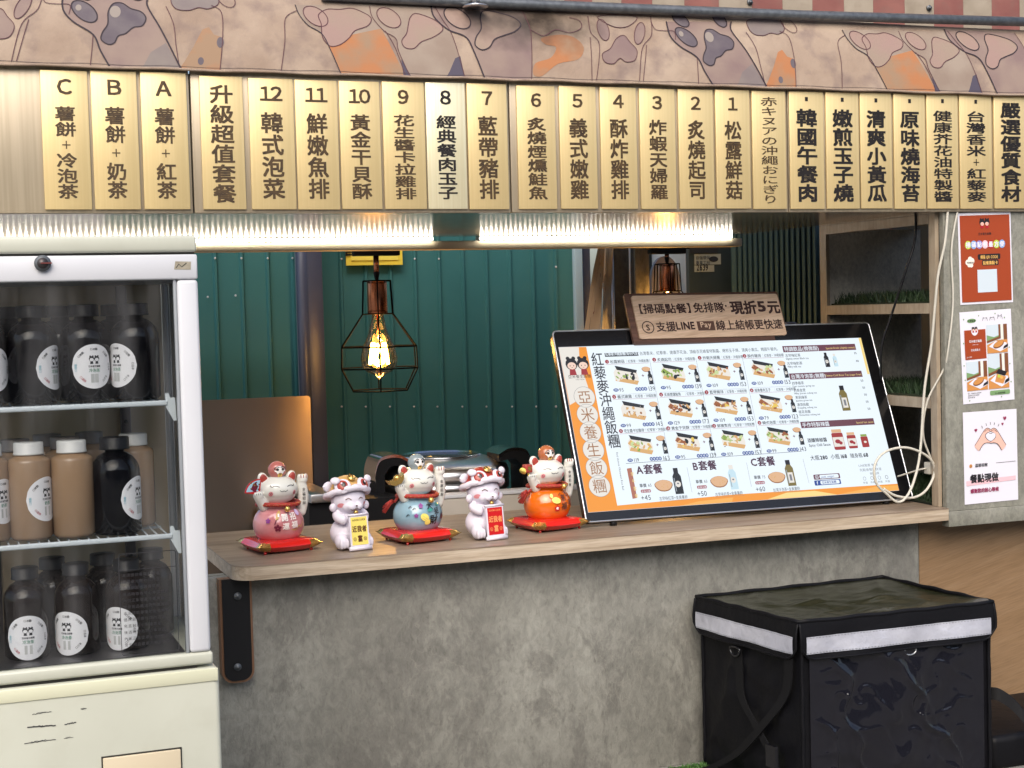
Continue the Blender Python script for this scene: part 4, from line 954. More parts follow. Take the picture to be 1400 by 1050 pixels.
def sticker(r_, z0, yaw, parent, tea):
    rad = .0465
    def S(l): return lambda x, y: ((r_+l)*math.sin(yaw+x/r_), -(r_+l)*math.cos(yaw+x/r_), z0+y)
    b = MB(); N = 26
    # disc as grid of strips so that it follows the curve
    for i in range(N):
        xa, xb = -rad+2*rad*i/N, -rad+2*rad*(i+1)/N; ya, yb = math.sqrt(max(rad**2-xa**2, 0)), math.sqrt(max(rad**2-xb**2, 0))
        b.add([S(.0004)(xa, -ya), S(.0004)(xb, -yb), S(.0004)(xb, yb), S(.0004)(xa, ya)], [[0, 1, 2, 3]], 0, False)
    S1 = S(.0008); S2 = S(.0011)
    twins(b, S1, 0, .012, .021, 1, 1, 0); twins_face(b, S2, 0, .012, .021, 0, 1)
    b.text(S1, 0, -.0015, '亞米養生飯糰', .0048, .0042, 1, .03, align='c')
    b.text(S1, 0, -.0115, tea, .0085, .0078, 4, .02, align='c')
    b.rect(S1, -.008, -.034, .008, -.0155, 5)
    for a, t, m in ((90, '□冰糖', 1), (135, '□無糖', 1), (180, '□微糖', 2), (45, '□全糖', 1), (0, '□去冰', 1), (-45, '□少冰', 1), (225, '□溫熱', 3)):
        x_, y_ = .036*math.cos(R(a)), .036*math.sin(R(a)); b.text(S1, x_, y_-.002, t, .0058, .0052, m, .02, align='c', rot=R(a-90) if a not in (225, -45) else R(a+90))
    o = b.build('sticker', [M[k] for k in ('st_white', 'st_ink', 'st_blue', 'st_red', 'st_green')]+[mat('st_patch', (.5, .5, .5), .6)] if 'st_patch' not in M else [M[k] for k in ('st_white', 'st_ink', 'st_blue', 'st_red', 'st_green', 'st_patch')], parent, local=True)
    return o
M['st_patch'] = mat('st_patch', (.48, .49, .49), .6)
def bottle_prof(r_, h, sh=.62, neck=.020):
    return [(0, .001), (r_*.86, 0), (r_, .006), (r_, h*sh), (r_*.985, h*(sh+.06)), (r_*.90, h*(sh+.12)), (r_*.70, h*(sh+.185)), (r_*.52, h*(sh+.215)), (neck, h*(sh+.225)), (neck, h*.9)]
def make_bottle(r_, h, body, cap, straight=False, clear_top=False):
    t = empty('drink_bottle', (0, 0, 0))
    b = MB()
    if straight: pr = [(0, .001), (r_*.86, 0), (r_, .008), (r_, h*.80), (r_*.95, h*.83), (r_*.7, h*.855), (r_*.62, h*.88)]
    else: pr = bottle_prof(r_, h)
    b.lathe(pr, n=40); b.build('bottle_body', M[body], t, local=True)
    cr = r_*.70 if straight else r_*.60
    b = MB(); b.lathe([(cr*1.03, h*.875), (cr*1.03, h*.89), (cr, h*.895), (cr*1.0, h*.99), (cr*.96, h*1.0), (0, h*1.0)], n=36); b.build('bottle_cap', M[cap], t, local=True)
    return t
HB = .205; rB = .0515
protos = {'b': make_bottle(rB, HB, 'cola', 'cap_black'), 'm': make_bottle(.0435, .203, 'milktea', 'cap_white', True), 'g': make_bottle(.0435, .203, 'milktea', 'cap_grey', True), 'a': make_bottle(.046, .19, 'amber', 'cap_black')}
rsb = random.Random(11)
def put(kind, u, v, Y, z, yaw=None, label='', used={}):
    x = P(u, v, Y=Y).x
    t = protos[kind] if kind not in used else copy_tree(protos[kind]); used[kind] = 1
    for c in [c for c in t.children if c.name.startswith('sticker')]: bpy.data.objects.remove(c)
    t.location = (x, Y, z); tag(t, label, 'bottle', 'bottled drinks in the fridge')
    return t, yaw
Q = []
top = 'on the top fridge shelf'
for kind, u, Y, z, yaw, lab in (
    ('b', 185, 3.352, zs1, -48, 'black tea bottle, rightmost in the front row on the top fridge shelf'),
    ('b', 117, 3.360, zs1, 20, 'black tea bottle showing its full white round sticker on the top fridge shelf'),
    ('b', 45, 3.366, zs1, 58, 'black tea bottle, its sticker turned right, third from right on the top fridge shelf'),
    ('b', -24, 3.372, zs1, 25, 'black tea bottle cut by the left photo edge on the top fridge shelf'),
    ('b', 160, 3.475, zs1, None, 'black tea bottle behind the rightmost front bottle on the top fridge shelf'),
    ('b', 84, 3.48, zs1, None, 'black tea bottle in the second row between two front bottles on the top fridge shelf'),
    ('b', 14, 3.485, zs1, None, 'black tea bottle in the second row near the left edge on the top fridge shelf'),
    ('b', 152, 3.36, zs2, 62, 'black capped dark tea bottle, the only dark one on the middle fridge shelf'),
    ('m', 93, 3.355, zs2, None, 'white capped milk tea bottle between a dark bottle and another milk tea, middle shelf'),
    ('m', 34, 3.36, zs2, 50, 'milk tea bottle with a white sticker on its right side on the middle fridge shelf'),
    ('m', -24, 3.365, zs2, 45, 'milk tea bottle cut by the left photo edge on the middle fridge shelf'),
    ('m', 178, 3.46, zs2, None, 'milk tea bottle with white cap standing behind the dark one on the middle fridge shelf'),
    ('g', 118, 3.58, zs2, None, 'grey capped bottle at the back right of the middle fridge shelf'),
    ('g', 84, 3.465, zs2, None, 'grey capped bottle in the second row behind the white capped milk tea'),
    ('g', 60, 3.57, zs2, None, 'grey capped bottle at the back centre of the middle fridge shelf'),
    ('g', 16, 3.47, zs2, None, 'grey capped bottle in the second row at the left of the middle fridge shelf'),
    ('a', 22, 3.37, zfl, 2, 'dark brown tea bottle with its round sticker facing forward on the fridge floor'),
    ('a', 92, 3.37, zfl, -30, 'dark brown tea bottle with its sticker turned left, middle one on the fridge floor'),
    ('a', 162, 3.37, zfl, -32, 'dark brown tea bottle with its sticker turned left, rightmost front one on the fridge floor'),
    ('a', 60, 3.48, zfl, None, 'dark brown tea bottle in the second row at the left of the fridge floor'),
    ('a', 130, 3.48, zfl, None, 'dark brown tea bottle in the second row at the centre of the fridge floor'),
    ('a', 196, 3.50, zfl, None, 'dark brown tea bottle in the second row at the right of the fridge floor')):
    t, yw = put(kind, u, 500, Y, z+.0008, yaw, lab); Q.append((t, kind, yw))
for t, kind, yw in Q:
    if yw is not None:
        r_ = {'b': rB, 'm': .0435, 'g': .0435, 'a': .046}[kind]
        sticker(r_, {'b': .075, 'm': .085, 'a': .048}[kind], R(yw)-math.atan2(t.location.x, t.location.y)*1.0, t, {'b': '冷泡茶', 'm': '奶茶', 'a': '冷泡茶'}[kind])

# ------------------------------------------------------------------ menu screen
tilt, ry = R(23.4), R(-.8)
exm = Vector((math.cos(ry), math.sin(ry), -.0035)).normalized(); nb = Vector((-math.sin(ry), math.cos(ry), 0))
upm = (Vector((0, 0, 1))*math.cos(tilt)+nb*math.sin(tilt)); upm = (upm-exm*upm.dot(exm)).normalized()
MP = Plane((1.765, 4.102, .7300), exm, upm); MW, MH = 1.117, .604
ms = empty('menu_screen', MP.O+exm*MW/2, 'large lit menu display of rice ball sets leaning back on the counter', 'menu screen')
def pbox(P_, x0, x1, y0, y1, d0, d1, bev=0, mat=0, seg=2, r=None):
    """a box on plane P_, d = distance along its normal"""
    b = MB(); b.box(x0, x1, y0, y1, d0, d1, bev, mat, seg, fn=lambda q: P_.O+P_.x*q.x+P_.y*q.y+P_.n*q.z); return b
def pslab(P_, poly, d0, d1): 
    b = MB(); b.prism([P_.O+P_.x*x+P_.y*y+P_.n*d0 for x, y in poly], P_.n*(d1-d0)); return b
pslab(MP, rrect(0, 0, MW, MH, .012), -.030, -.0005).build('housing', M['screen_frame'], ms)
b = MB(); b.tube([MP.S(-.0008)(*q) for q in rrect(-.001, -.001, MW+.001, MH+.001, .012)], .0028, 6, closed=True); b.build('silver_trim', M['silver'], ms)
sc0 = MP.L(804.5, 701); sc1 = MP.L(1228, 670.6); sc2 = MP.L(1178, 461.6); sc3 = MP.L(763, 475)
sx0, sy0 = (sc0[0]+sc3[0])/2, (sc0[1]+sc1[1])/2; sx1, sy1 = (sc1[0]+sc2[0])/2, (sc2[1]+sc3[1])/2
for s_ in (.08, .92):
    a_ = MP.O+exm*MW*s_-MP.n*.015; b = MB(); b.tube([(a_.x, a_.y, a_.z+.002), (a_.x, a_.y, .7112)], .011, 12); b.build('foot', M['black'], ms)
for s_ in (.25, .75):
    a_ = MP.O+exm*MW*s_+upm*MH*.7-MP.n*.03; b = MB(); b.tube([a_, (a_.x, a_.y+.10, .7125)], .008, 8); b.build('stand_leg', M['black'], ms)
SCRS = .66
PAL = {'white': (.84, .93, 1.0), 'orange': lin('#f39a35'), 'amber': lin('#f7b45a'), 'yellow': lin('#f8dc8c'), 'cream': lin('#e9e4dc'), 'ink': lin('#1d1f28'), 'plum': lin('#6d4250'),
       'plumd': lin('#4d2f45'), 'red': lin('#a03038'), 'blue': lin('#2c4a96'), 'brown': lin('#a0704a'), 'tan': lin('#d9ac72'), 'bun': lin('#e0b48c'), 'seaweed': lin('#20262c'), 'lettuce': lin('#8ea84e'),
       'cuke': lin('#c9d89a'), 'egg': lin('#e8c75a'), 'meat': lin('#9c5c36'), 'rice': lin('#ece6dc'), 'olive': lin('#7d6f3d'), 'pale': lin('#c6e2ee'), 'jam': lin('#a23636'), 'grey': lin('#9aa4ac'), 'skin': lin('#f3d3c2'), 'line': lin('#7c8088'), 'terr': lin('#b0705c')}
pk = list(PAL); pi = {k: i for i, k in enumerate(pk)}
SM = [emis('screen_'+k, PAL[k], SCRS) for k in pk]
b = MB(); b.rect(MP.S(.0002), sx0, sy0, sx1, sy1, pi['white']); b.build('display', SM, ms)
L = MP.L; KX, KY = .00262, .00240
def S_(k): return MP.S(.0006+k*.0004)
# background art
b = MB(); S0, S1, S2, S3 = S_(0), S_(1), S_(2), S_(3)
def cl(q): return (min(max(q[0], sx0+.0005), sx1-.0005), min(max(q[1], sy0+.0005), sy1-.0005))
def scr(u, v): return cl(L(u, v))
X4 = lambda x, y: scr(750+x/3.888, 450+y/3.888)      # crop of the left part
X5 = lambda x, y: scr(980+x/3.889, 450+y/3.889)      # right part
b.fill(S0, [cl((sx0, sy1)), X4(200, 95), X4(365, 938), X4(980, 880), X5(965, 822), X5(770, 45), cl((sx1, sy1)), cl((sx1, sy0)), cl((sx0, sy0))], pi['orange'])
b.fill(S1, [cl((sx0, sy1)), X4(160, 97), X4(165, 180), X4(195, 265), X4(210, 310), X4(180, 360), X4(145, 385), X4(112, 405)], pi['cream'])
b.fill(S1, [X4(700, 960), X4(800, 915), X4(980, 895), X4(980, 945)], pi['amber'])
b.fill(S1, [X5(270, 905), X5(370, 870), X5(520, 860), X5(640, 880)], pi['yellow'])
b.fill(S1, [X5(640, 880), X5(860, 835), X5(965, 830), X5(965, 858)], pi['amber'])
b.fill(S1, [X5(752, 48), X5(771, 46), X5(812, 240), X5(800, 240)], pi['yellow'])
b.build('background_art', SM, ms)
b = MB()
# circles with the stall name
lc = L(*[750+190/3.888, 450+362/3.888]); le = L(750+270/3.888, 450+835/3.888)
rcirc = .034
for i, chh in enumerate('亞米養生飯糰'):
    t = i/5; x, y = lc[0]+(le[0]-lc[0])*t, lc[1]+(le[1]-lc[1])*t
    b.disc(S2, x, y, rcirc, rcirc*.98, pi['cream'], 28); b.stroke(S3, [(x+rcirc*math.cos(a), y+rcirc*.98*math.sin(a)) for a in [k*2*math.pi/28 for k in range(28)]], .001, pi['line'], True)
    b._g(S3, chh, x-.0225, y-.0175, .045, .046, pi['brown'], .0)
q0 = L(750+258/3.888, 450+160/3.888); q1 = L(750+347/3.888, 450+595/3.888)
for i, chh in enumerate('紅藜麥沖繩飯糰'):
    t = i/6; x, y = q0[0]+(q1[0]-q0[0])*t, q0[1]+(q1[1]-q0[1])*t; b._g(S1, chh, x-.0205, y-.018, .041, .047, pi['ink'], .006)
q0 = L(750+358/3.888, 450+655/3.888); q1 = L(750+400/3.888, 450+900/3.888)
b.text(S1, q0[0], q0[1], 'Red Quinoa Okinawan Rice Ball', .0085, mat=pi['ink'], rot=math.atan2(q1[1]-q0[1], q1[0]-q0[0]))
q0 = L(750+155/3.888, 450+207/3.888); s_ = .072
twins(b, S2, q0[0], q0[1], s_, pi['ink'], pi['red'], 0); twins_face(b, S3, q0[0], q0[1], s_, pi['skin'], 0); twins_eyes(b, S_(4), q0[0], q0[1], s_, pi['ink'])
q0 = L(750+165/3.888, 450+260/3.888); b.text(S2, q0[0], q0[1], '亞米養生飯糰', .0125, mat=pi['ink'], align='c')
b.text(S2, q0[0], q0[1]-.007, 'YAMI ONIGIRI', .0045, mat=pi['ink'], align='c')
# top line
q0 = X4(300, 148); q1 = X4(475, 122); b.fill(S1, [q0, (q1[0], q0[1]), q1, (q0[0], q1[1])], pi['ink'])
b.text(S2, q0[0]+.002, q0[1]+.0035, '紅藜麥沖繩飯糰(每份內含)', .0125, .0095, pi['white'], .01)
q0 = X4(484, 138); b.text(S1, q0[0], q0[1], '台灣香米、紅藜麥、健康芥花油、頂級百花蜂蜜特製醬、嫩煎玉子燒、清爽小黃瓜、韓國午餐肉。', .0135, .01145, pi['ink'])
def sandwich(cx, cy, s, kind, rs):
    """a folded rice ball: rice, filling, seaweed wrap"""
    def pl(pts): return [(cx+x*s, cy+y*s) for x, y in pts]
    b.fill(S1, pl([(-.5, -.18), (.42, -.38), (.52, -.12), (.46, .20), (-.35, .38), (-.52, .16)]), pi['rice'])
    b.fill(S2, pl([(-.50, -.20), (.40, -.40), (.50, -.24), (-.42, -.06)]), pi['tan'])
    b.fill(S2, pl([(-.42, .44), (-.36, .26), (.44, .10), (.50, .22)]), pi['seaweed'])
    b.fill(S2, pl([(-.52, .10), (-.42, .0), (.0, -.05), (-.38, .24)]), pi[kind[0]])
    for i in range(15):
        b.disc(S3, cx+rs.uniform(-.40, .42)*s, cy+rs.uniform(-.16, .13)*s, rs.uniform(.04, .12)*s, rs.uniform(.03, .08)*s, pi[kind[i % len(kind)]], 7, rs.uniform(0, 3))
    for i in range(10): b.disc(S_(4), cx+rs.uniform(-.45, .45)*s, cy+rs.uniform(-.28, .2)*s, rs.uniform(.012, .03)*s, rs.uniform(.01, .022)*s, pi[rs.choice(('seaweed', 'rice', 'brown'))], 5)
def bun(cx, cy, s):
    b.fill(S1, [(cx+s*math.cos(a)*(1+.07*math.sin(3*a)), cy+s*.62*math.sin(a)) for a in [k*2*math.pi/16 for k in range(16)]], pi['brown'])
    b.fill(S2, [(cx+s*.92*math.cos(a)*(1+.07*math.sin(3*a)), cy+s*.55*math.sin(a)+s*.05) for a in [k*2*math.pi/16 for k in range(16)]], pi['bun'])
    for k in range(7): b.disc(S3, cx+random.uniform(-.6, .6)*s, cy+random.uniform(-.3, .35)*s, .07*s, .05*s, pi['tan'], 6)
def sbottle(cx, cy, h, body, cap, lab='cream', rnd=True):
    w_ = h*.34
    b.fill(S1, [(cx-w_/2, cy-h/2), (cx+w_/2, cy-h/2), (cx+w_/2, cy+h*.18), (cx+w_*.22, cy+h*.34), (cx-w_*.22, cy+h*.34), (cx-w_/2, cy+h*.18)], pi[body])
    b.rect(S2, cx-w_*.28, cy+h*.32, cx+w_*.28, cy+h*.5, pi[cap])
    if rnd: b.disc(S2, cx, cy-h*.12, w_*.34, w_*.36, pi[lab], 12); b.disc(S3, cx, cy-h*.10, w_*.14, w_*.1, pi['line'], 8)
    else: b.rect(S2, cx-w_*.32, cy-h*.38, cx+w_*.32, cy+.02*h, pi[lab]); b.rect(S3, cx-w_*.14, cy-h*.30, cx+w_*.14, cy-h*.06, pi['line'])
    b.rect(S3, cx-w_*.40, cy-h*.4, cx-w_*.30, cy+h*.12, pi['grey'])
ITEMS = [('松露鮮菇', 95, 139, ('rice', 'seaweed', 'lettuce')), ('炙燒起司', 95, 139, ('lettuce', 'cuke', 'seaweed', 'lettuce')), ('炸蝦天婦羅', 109, 153, ('cuke', 'tan', 'meat')), ('酥炸雞排', 109, 153, ('meat', 'cuke', 'cuke', 'tan')),
         ('義式嫩雞', 99, 143, ('cream', 'tan', 'rice', 'brown')), ('炙燒煙燻鮭魚', 129, 173, ('meat', 'seaweed', 'tan')), ('藍帶豬排', 109, 153, ('meat', 'brown', 'tan', 'egg')), ('經典餐肉玉子', 79, 123, ('meat', 'egg', 'tan')),
         ('花生醬卡拉雞排', 119, 163, ('tan', 'cuke', 'egg', 'lettuce')), ('黃金干貝酥', 95, 139, ('meat', 'seaweed', 'tan', 'egg')), ('鮮嫩魚排', 109, 153, ('lettuce', 'cuke', 'tan', 'rice')), ('韓式泡菜', 99, 143, ('lettuce', 'cuke', 'meat', 'tan'))]
# local anchors of each cell's title start, from the photograph
TT = [[(302, 183), (553, 172), (795, 162), (1034, 152)], [(340, 370), (590, 358), (832, 345), (1072, 335)], [(376, 552), (628, 537), (872, 524), (1113, 508)]]
rs = random.Random(21)
cx0 = L(750+302/3.888, 450+183/3.888); 
for r_ in range(3):
    for c in range(4):
        nm, p1_, p2_, kind = ITEMS[r_*4+c]; u, v = TT[r_][c]; x, y = L(750+u/3.888, 450+v/3.888)
        b.disc(S1, x+.006, y+.0055, .0065, None, pi['red'], 14); b.text(S2, x+.006, y+.0018, str(r_*4+c+1), .0085, .007, pi['white'], .02, align='c')
        b.text(S1, x+.016, y, nm, .0125, .0122 if len(nm) < 6 else .0095, pi['ink'], .005); xn = x+.016+.0122*max(4, min(len(nm), 5.4))
        b.text(S1, xn+.002, y, '｜紅藜麥・沖繩飯糰', .0115, .0088, pi['ink'], .0)
        b.stroke(S1, [(x+.0, y-.0035), (x+.145, y-.0035)], .0008, pi['red'])
        sandwich(x+.061, y-.043, .078, kind, rs)
        bun(x+.131, y-.024, .0145); sbottle(x+.140, y-.052, .044, 'seaweed', 'ink')
        b.text(S1, x+.112, y-.050, '+', .016, mat=pi['plum'], bold=.02)
        yp = y-.094
        b.disc(S1, x+.018, yp+.006, .009, .0055, pi['blue'], 14); b.text(S2, x+.018, yp+.0035, '單點', .007, .0062, pi['white'], align='c')
        b.text(S1, x+.028, yp, str(p1_), .0165, .0155, pi['ink'])
        for k in range(4): b.disc(S1, x+.088+k*.0095, yp+.006, .0058, .0062, pi['blue'], 12); b.text(S2, x+.088+k*.0095, yp+.003, '套餐優惠'[k], .0075, .0072, pi['white'], .01, align='c')
        b.text(S1, x+.124, yp-.001, str(p2_), .0205, .0185, pi['ink'])
        if r_ < 2:
            for k in range(34): b.rect(S1, x+.004+k*.0042, yp-.0095, x+.0065+k*.0042, yp-.0085, pi['line'])
for (xa, ya, xb, yb) in ((535, 158, 640, 682), (782, 155, 886, 667), (1027, 140, 1132, 652)): b.stroke(S1, [X4(xa, ya), X4(xb, yb)], .0009, pi['line'])
b.stroke(S1, [X4(410, 715), X5(450, 650)], .0012, pi['ink'])
# set meals A B C
q0 = X4(417, 740); q1 = X4(470, 900); b.fill(S1, [X4(415, 742), X4(440, 738), X4(470, 898), X4(446, 903)], pi['terr'])
q = L(750+443/3.888, 450+760/3.888); b.text(S2, q[0], q[1], '早午套餐', .0145, .0125, pi['yellow'], vertical=True, pitch=.0225)
for (u, v, t, un, pr, cap_, kd) in ((470, 770, 'A套餐', 65, 45, '古早味紅茶+金黃薯餅', 0), (768, 750, 'B套餐', 65, 50, '古早味奶茶+金黃薯餅', 1), (1077, 728, 'C套餐', 75, 60, '台灣冷泡茶+金黃薯餅', 2)):
    x, y = L(750+u/3.888, 450+v/3.888)
    b.text(S1, x, y, t, .033, .031, pi['plumd'], .022)
    b.text(S1, x+.000, y-.042, '單價', .0125, .0115, pi['ink'], .01); b.text(S1, x+.028, y-.042, str(un), .013, .0115, pi['ink'])
    b.fill(S1, rrect(x+.001, y-.060, x+.034, y-.050, .004), pi['red']); b.text(S2, x+.0175, y-.0585, '套餐加購', .0078, .0074, pi['white'], align='c')
    b.text(S1, x-.003, y-.083, '+%d' % pr, .0225, .0205, pi['ink'])
    bun(x+.079, y-.042, .030)
    if kd == 0: sbottle(x+.127, y-.030, .082, 'seaweed', 'ink')
    elif kd == 1: sbottle(x+.127, y-.030, .078, 'pale', 'cream', 'cream')
    else: sbottle(x+.127, y-.030, .084, 'olive', 'ink', 'cream', False)
    b.text(S1, x+.056, y-.086, cap_, .0125, .0098, pi['ink']); b.stroke(S1, [(x+.056, y-.090), (x+.155, y-.090)], .0006, pi['line'])
for q in (((735, 735), (762, 868)),): b.stroke(S1, [X4(*q[0]), X4(*q[1])], .0008, pi['line'])
b.stroke(S1, [X5(157, 710), X5(183, 838)], .0008, pi['line']); b.stroke(S1, [X5(457, 690), X5(490, 820)], .0008, pi['line'])
# right hand lists
def bar(p_, q_, t, en):
    a, c = X5(*p_), X5(*q_); x0_, x1_ = a[0], c[0]; b.fill(S1, [(x0_, a[1]), (x1_, a[1]), (x1_, a[1]+.0215), (x0_, a[1]+.0215)], pi['plum'])
    b.text(S2, x0_+.004, a[1]+.004, t, .0168, .0165, pi['white'], .006); b.text(S2, x1_-.003, a[1]+.006, en, .0095, .0085, pi['yellow'], align='r')
    return x0_, a[1], x1_
x0_, y0_, x1_ = bar((354, 124), (740, 108), '特調飲品(微微甜)', 'Special Drink (slightly sweet)')
yr = y0_
for i, (t, e, n_) in enumerate((('古早味紅茶', 'Slightly sweet Black tea', '35'), ('古早味奶茶', 'Milky milk tea', '40'))):
    yy_ = y0_-.016-i*.0275; b.text(S1, x0_+.003, yy_, t, .0118, .0112, pi['ink'], .008); b.text(S1, x0_+.003, yy_-.0098, e, .0095, .0078, pi['ink'], .012); b.text(S1, x1_-.012, yy_+.001, n_, .0105, None, pi['ink'], .01)
sbottle(x0_+.150, y0_-.031, .050, 'ink', 'ink'); sbottle(x0_+.181, y0_-.033, .044, 'pale', 'cream', 'cream')
x0_, y0_, x1_ = bar((390, 270), (775, 253), '台灣冷泡茶(無糖)', 'Taiwan Cold Brew Tea (sugar free)')
for i, (t, e) in enumerate((('四季春茶', 'Four seasons spring tea'), ('奶香金萱', 'Milky jinxuan oolong tea'), ('茉莉綠茶', 'Jasmine green tea'), ('凍頂烏龍', 'Dongding oolong tea'), ('桂花烏龍', 'Osmanthus oolong tea'))):
    yy_ = y0_-.0165-i*.0243; b.text(S1, x0_+.003, yy_, t, .0115, .0108, pi['ink'], .008); b.text(S1, x0_+.003, yy_-.0092, e, .009, .0075, pi['ink'], .012); b.text(S1, x1_-.012, yy_, '50', .0105, None, pi['ink'], .01)
sbottle(x0_+.178, y0_-.070, .086, 'olive', 'ink', 'cream', False)
x0_, y0_, x1_ = bar((450, 528), (838, 503), '手作特製辣醬', 'Special hot sauce')
b.text(S1, x0_+.010, y0_-.047, '酒釀辣椒醬', .0150, .0142, pi['ink'], .012); b.text(S1, x0_+.012, y0_-.062, 'Spicy Chili Sauce', .0125, .0105, pi['ink'], .012)
for k, (dx, s_) in enumerate(((.121, .066), (.170, .052), (.216, .042))):
    cx, cy = x0_+dx, y0_-.045-(.066-s_)*.35
    b.fill(S1, rrect(cx-s_*.31, cy-s_*.5, cx+s_*.31, cy+s_*.36, s_*.08), pi['jam']); b.rect(S1, cx-s_*.27, cy+s_*.37, cx+s_*.27, cy+s_*.54, pi['lettuce' if k == 2 else 'bun'])
    if k < 2: b.rect(S2, cx-s_*.29, cy-s_*.34, cx+s_*.29, cy+s_*.14, pi['cream']); b.disc(S3, cx-.05*s_, cy-.08*s_, s_*.15, s_*.11, pi['red'], 10); b.disc(S3, cx+.1*s_, cy-.16*s_, s_*.1, s_*.09, pi['red'], 8)
    else: b.disc(S2, cx, cy-.05, .0, .0, pi['cream'], 6); b.disc(S2, cx+.02*s_, cy-.08*s_, s_*.13, s_*.09, pi['rice'], 10)
b.text(S1, x0_+.006, y0_-.106, '大瓶', .0180, .0165, pi['ink'], .004); xx = x0_+.041; b.text(S1, xx, y0_-.106, '280', .0175, .0165, pi['ink'], .03)
b.text(S1, x0_+.079, y0_-.106, '小瓶', .0180, .0165, pi['ink'], .004); b.text(S1, x0_+.114, y0_-.106, '168', .0175, .0165, pi['ink'], .03)
b.text(S1, x0_+.150, y0_-.106, '隨身瓶', .0165, .0150, pi['ink'], .004); b.text(S1, x0_+.198, y0_-.106, '68', .0175, .0165, pi['ink'], .03)
for k, (p_, t) in enumerate((((516, 797), 'yami_onigiri'), ((521, 828), '亞米養生飯糰'))):
    a = X5(*p_); b.fill(S1, rrect(a[0], a[1]-.003, a[0]+.094, a[1]+.0135, .003), pi['blue' if k else 'plum']); b.fill(S2, rrect(a[0]+.021, a[1]-.0008, a[0]+.089, a[1]+.0112, .004), pi['white'])
    b.text(S3, a[0]+.026, a[1]+.0015, t, .0095, .0085, pi['blue'], .012)
    if k == 0: b.stroke(S2, rrect(a[0]+.006, a[1]+.0002, a[0]+.016, a[1]+.010, .003), .0014, pi['white'], True); b.disc(S2, a[0]+.011, a[1]+.005, .002, None, pi['white'], 8)
    else: b.text(S2, a[0]+.008, a[1]+.0005, 'f', .014, None, pi['white'], .03)
a = X5(762, 742); b.text(S1, a[0]-.004, a[1]+.006, 'LINE點餐 免 排', .0100, .0105, pi['line']); b.text(S1, a[0]-.004, a[1]-.009, '先點後餐更快速', .0105, .0115, pi['line'])
b.text(S1, a[0]+.030, a[1]-.022, '掃碼點餐', .0095, .0085, pi['line'])
a = X5(785, 795)
for k in range(4):
    cx = a[0]+k*.027; b.stroke(S1, [(cx+.005*math.cos(t), a[1]+.006*math.sin(t)) for t in [j*2*math.pi/8 for j in range(8)]], .0012, pi['ink' if k == 3 else 'line'], True)
    b.text(S1, cx-.009, a[1]-.0165, '外送', .0075, .0085, pi['ink'])
b.build('printed_menu', SM, ms)

# ------------------------------------------------------------------ wooden sign clipped on the screen
ws0 = P(867.1, 470.9, Y=4.296)
t2, y2, r2 = R(23.4), R(1.9), R(-.45)
ex2 = Vector((math.cos(y2), math.sin(y2), 0)); n2 = Vector((-ex2.y, ex2.x, 0)); u2 = Vector((0, 0, 1))*math.cos(t2)+n2*math.sin(t2)
ex3 = ex2*math.cos(r2)+u2*math.sin(r2); u3 = u2*math.cos(r2)-ex2*math.sin(r2)
WP = Plane(ws0, ex3, u3)
M['walnut'] = wood('walnut_board', (.055, .025, .016), (.10, .045, .028), (.15, .07, .045), 'x', 1.4, .5)
M['lightwood'] = wood('light_board', (.50, .34, .22), (.60, .43, .30), (.68, .52, .38), 'x', 1.2, .5, rot=R(8))
sg = empty('wooden_sign', ws0+ex3*.28, 'two tone wooden sign on the top edge of the menu screen', 'sign')
c0, c1_, c2_, c3_ = [WP.L(740+x/3.5, 300+y/3.5) for x, y in ((445, 598), (1182, 578), (1133, 345), (400, 355))]
wx1 = (c1_[0]+c2_[0])/2; wy1 = (c2_[1]+c3_[1])/2
pslab(WP, rrect(0, 0, wx1, wy1, .008), -.010, 0).build('back_board', M['walnut'], sg)
d0, d1, d2, d3 = [WP.L(740+x/3.5, 300+y/3.5) for x, y in ((465, 577), (1170, 555), (1125, 358), (430, 370))]
ix0, iy0, ix1, iy1 = (d0[0]+d3[0])/2, (d0[1]+d1[1])/2, (d1[0]+d2[0])/2, (d2[1]+d3[1])/2
pslab(WP, rrect(ix0, iy0, ix1, iy1, .009), .0002, .006).build('front_board', M['lightwood'], sg)
M['burn'] = mat('burnt_letter', (.035, .012, .010), .6)
b = MB(); S = WP.S(.0066); S2w = WP.S(.0071); C7 = lambda x, y: WP.L(740+x/3.5, 300+y/3.5)
a = C7(462, 452); e_ = C7(712, 445); b.text(S, a[0]-.018, a[1], '【', .036, .036, 0, .01); b.text(S, a[0]+.018, a[1], '掃碼點餐', .0355, .0385, 0, .018); b.text(S, a[0]+.173, a[1], '】', .036, .036, 0, .01)
a = C7(726, 446); b.text(S, a[0], a[1], '免排隊', .0365, .0378, 0, .018); a = C7(873, 440); b.disc(S, a[0]+.008, a[1]+.016, .0035, None, 0, 10)
a = C7(905, 450); b.text(S, a[0], a[1]-.001, '現折', .048, .049, 0, .035); b.text(S, a[0]+.100, a[1]+.003, '5', .049, .066, 0, .035); b.text(S, a[0]+.137, a[1]-.001, '元', .048, .047, 0, .035)
a = C7(507, 520); b.stroke(S, [(a[0]+.0195*math.cos(t), a[1]+.0195*math.sin(t)) for t in [k*2*math.pi/28 for k in range(28)]], .0032, 0, True); b.text(S, a[0], a[1]-.0105, 'S', .028, None, 0, .02, align='c')
a = C7(548, 537); b.text(S, a[0], a[1], '支援', .0355, .0355, 0, .018); a = C7(643, 532); b.text(S, a[0], a[1]+.001, 'LINE', .035, .031, 0, .04)
a = C7(748, 536); e_ = C7(820, 490); b.rect(S, a[0], a[1], e_[0], e_[1], 1); b.text(S2w, (a[0]+e_[0])/2, a[1]+.011, 'Pay', .026, .026, 2, .02, align='c')
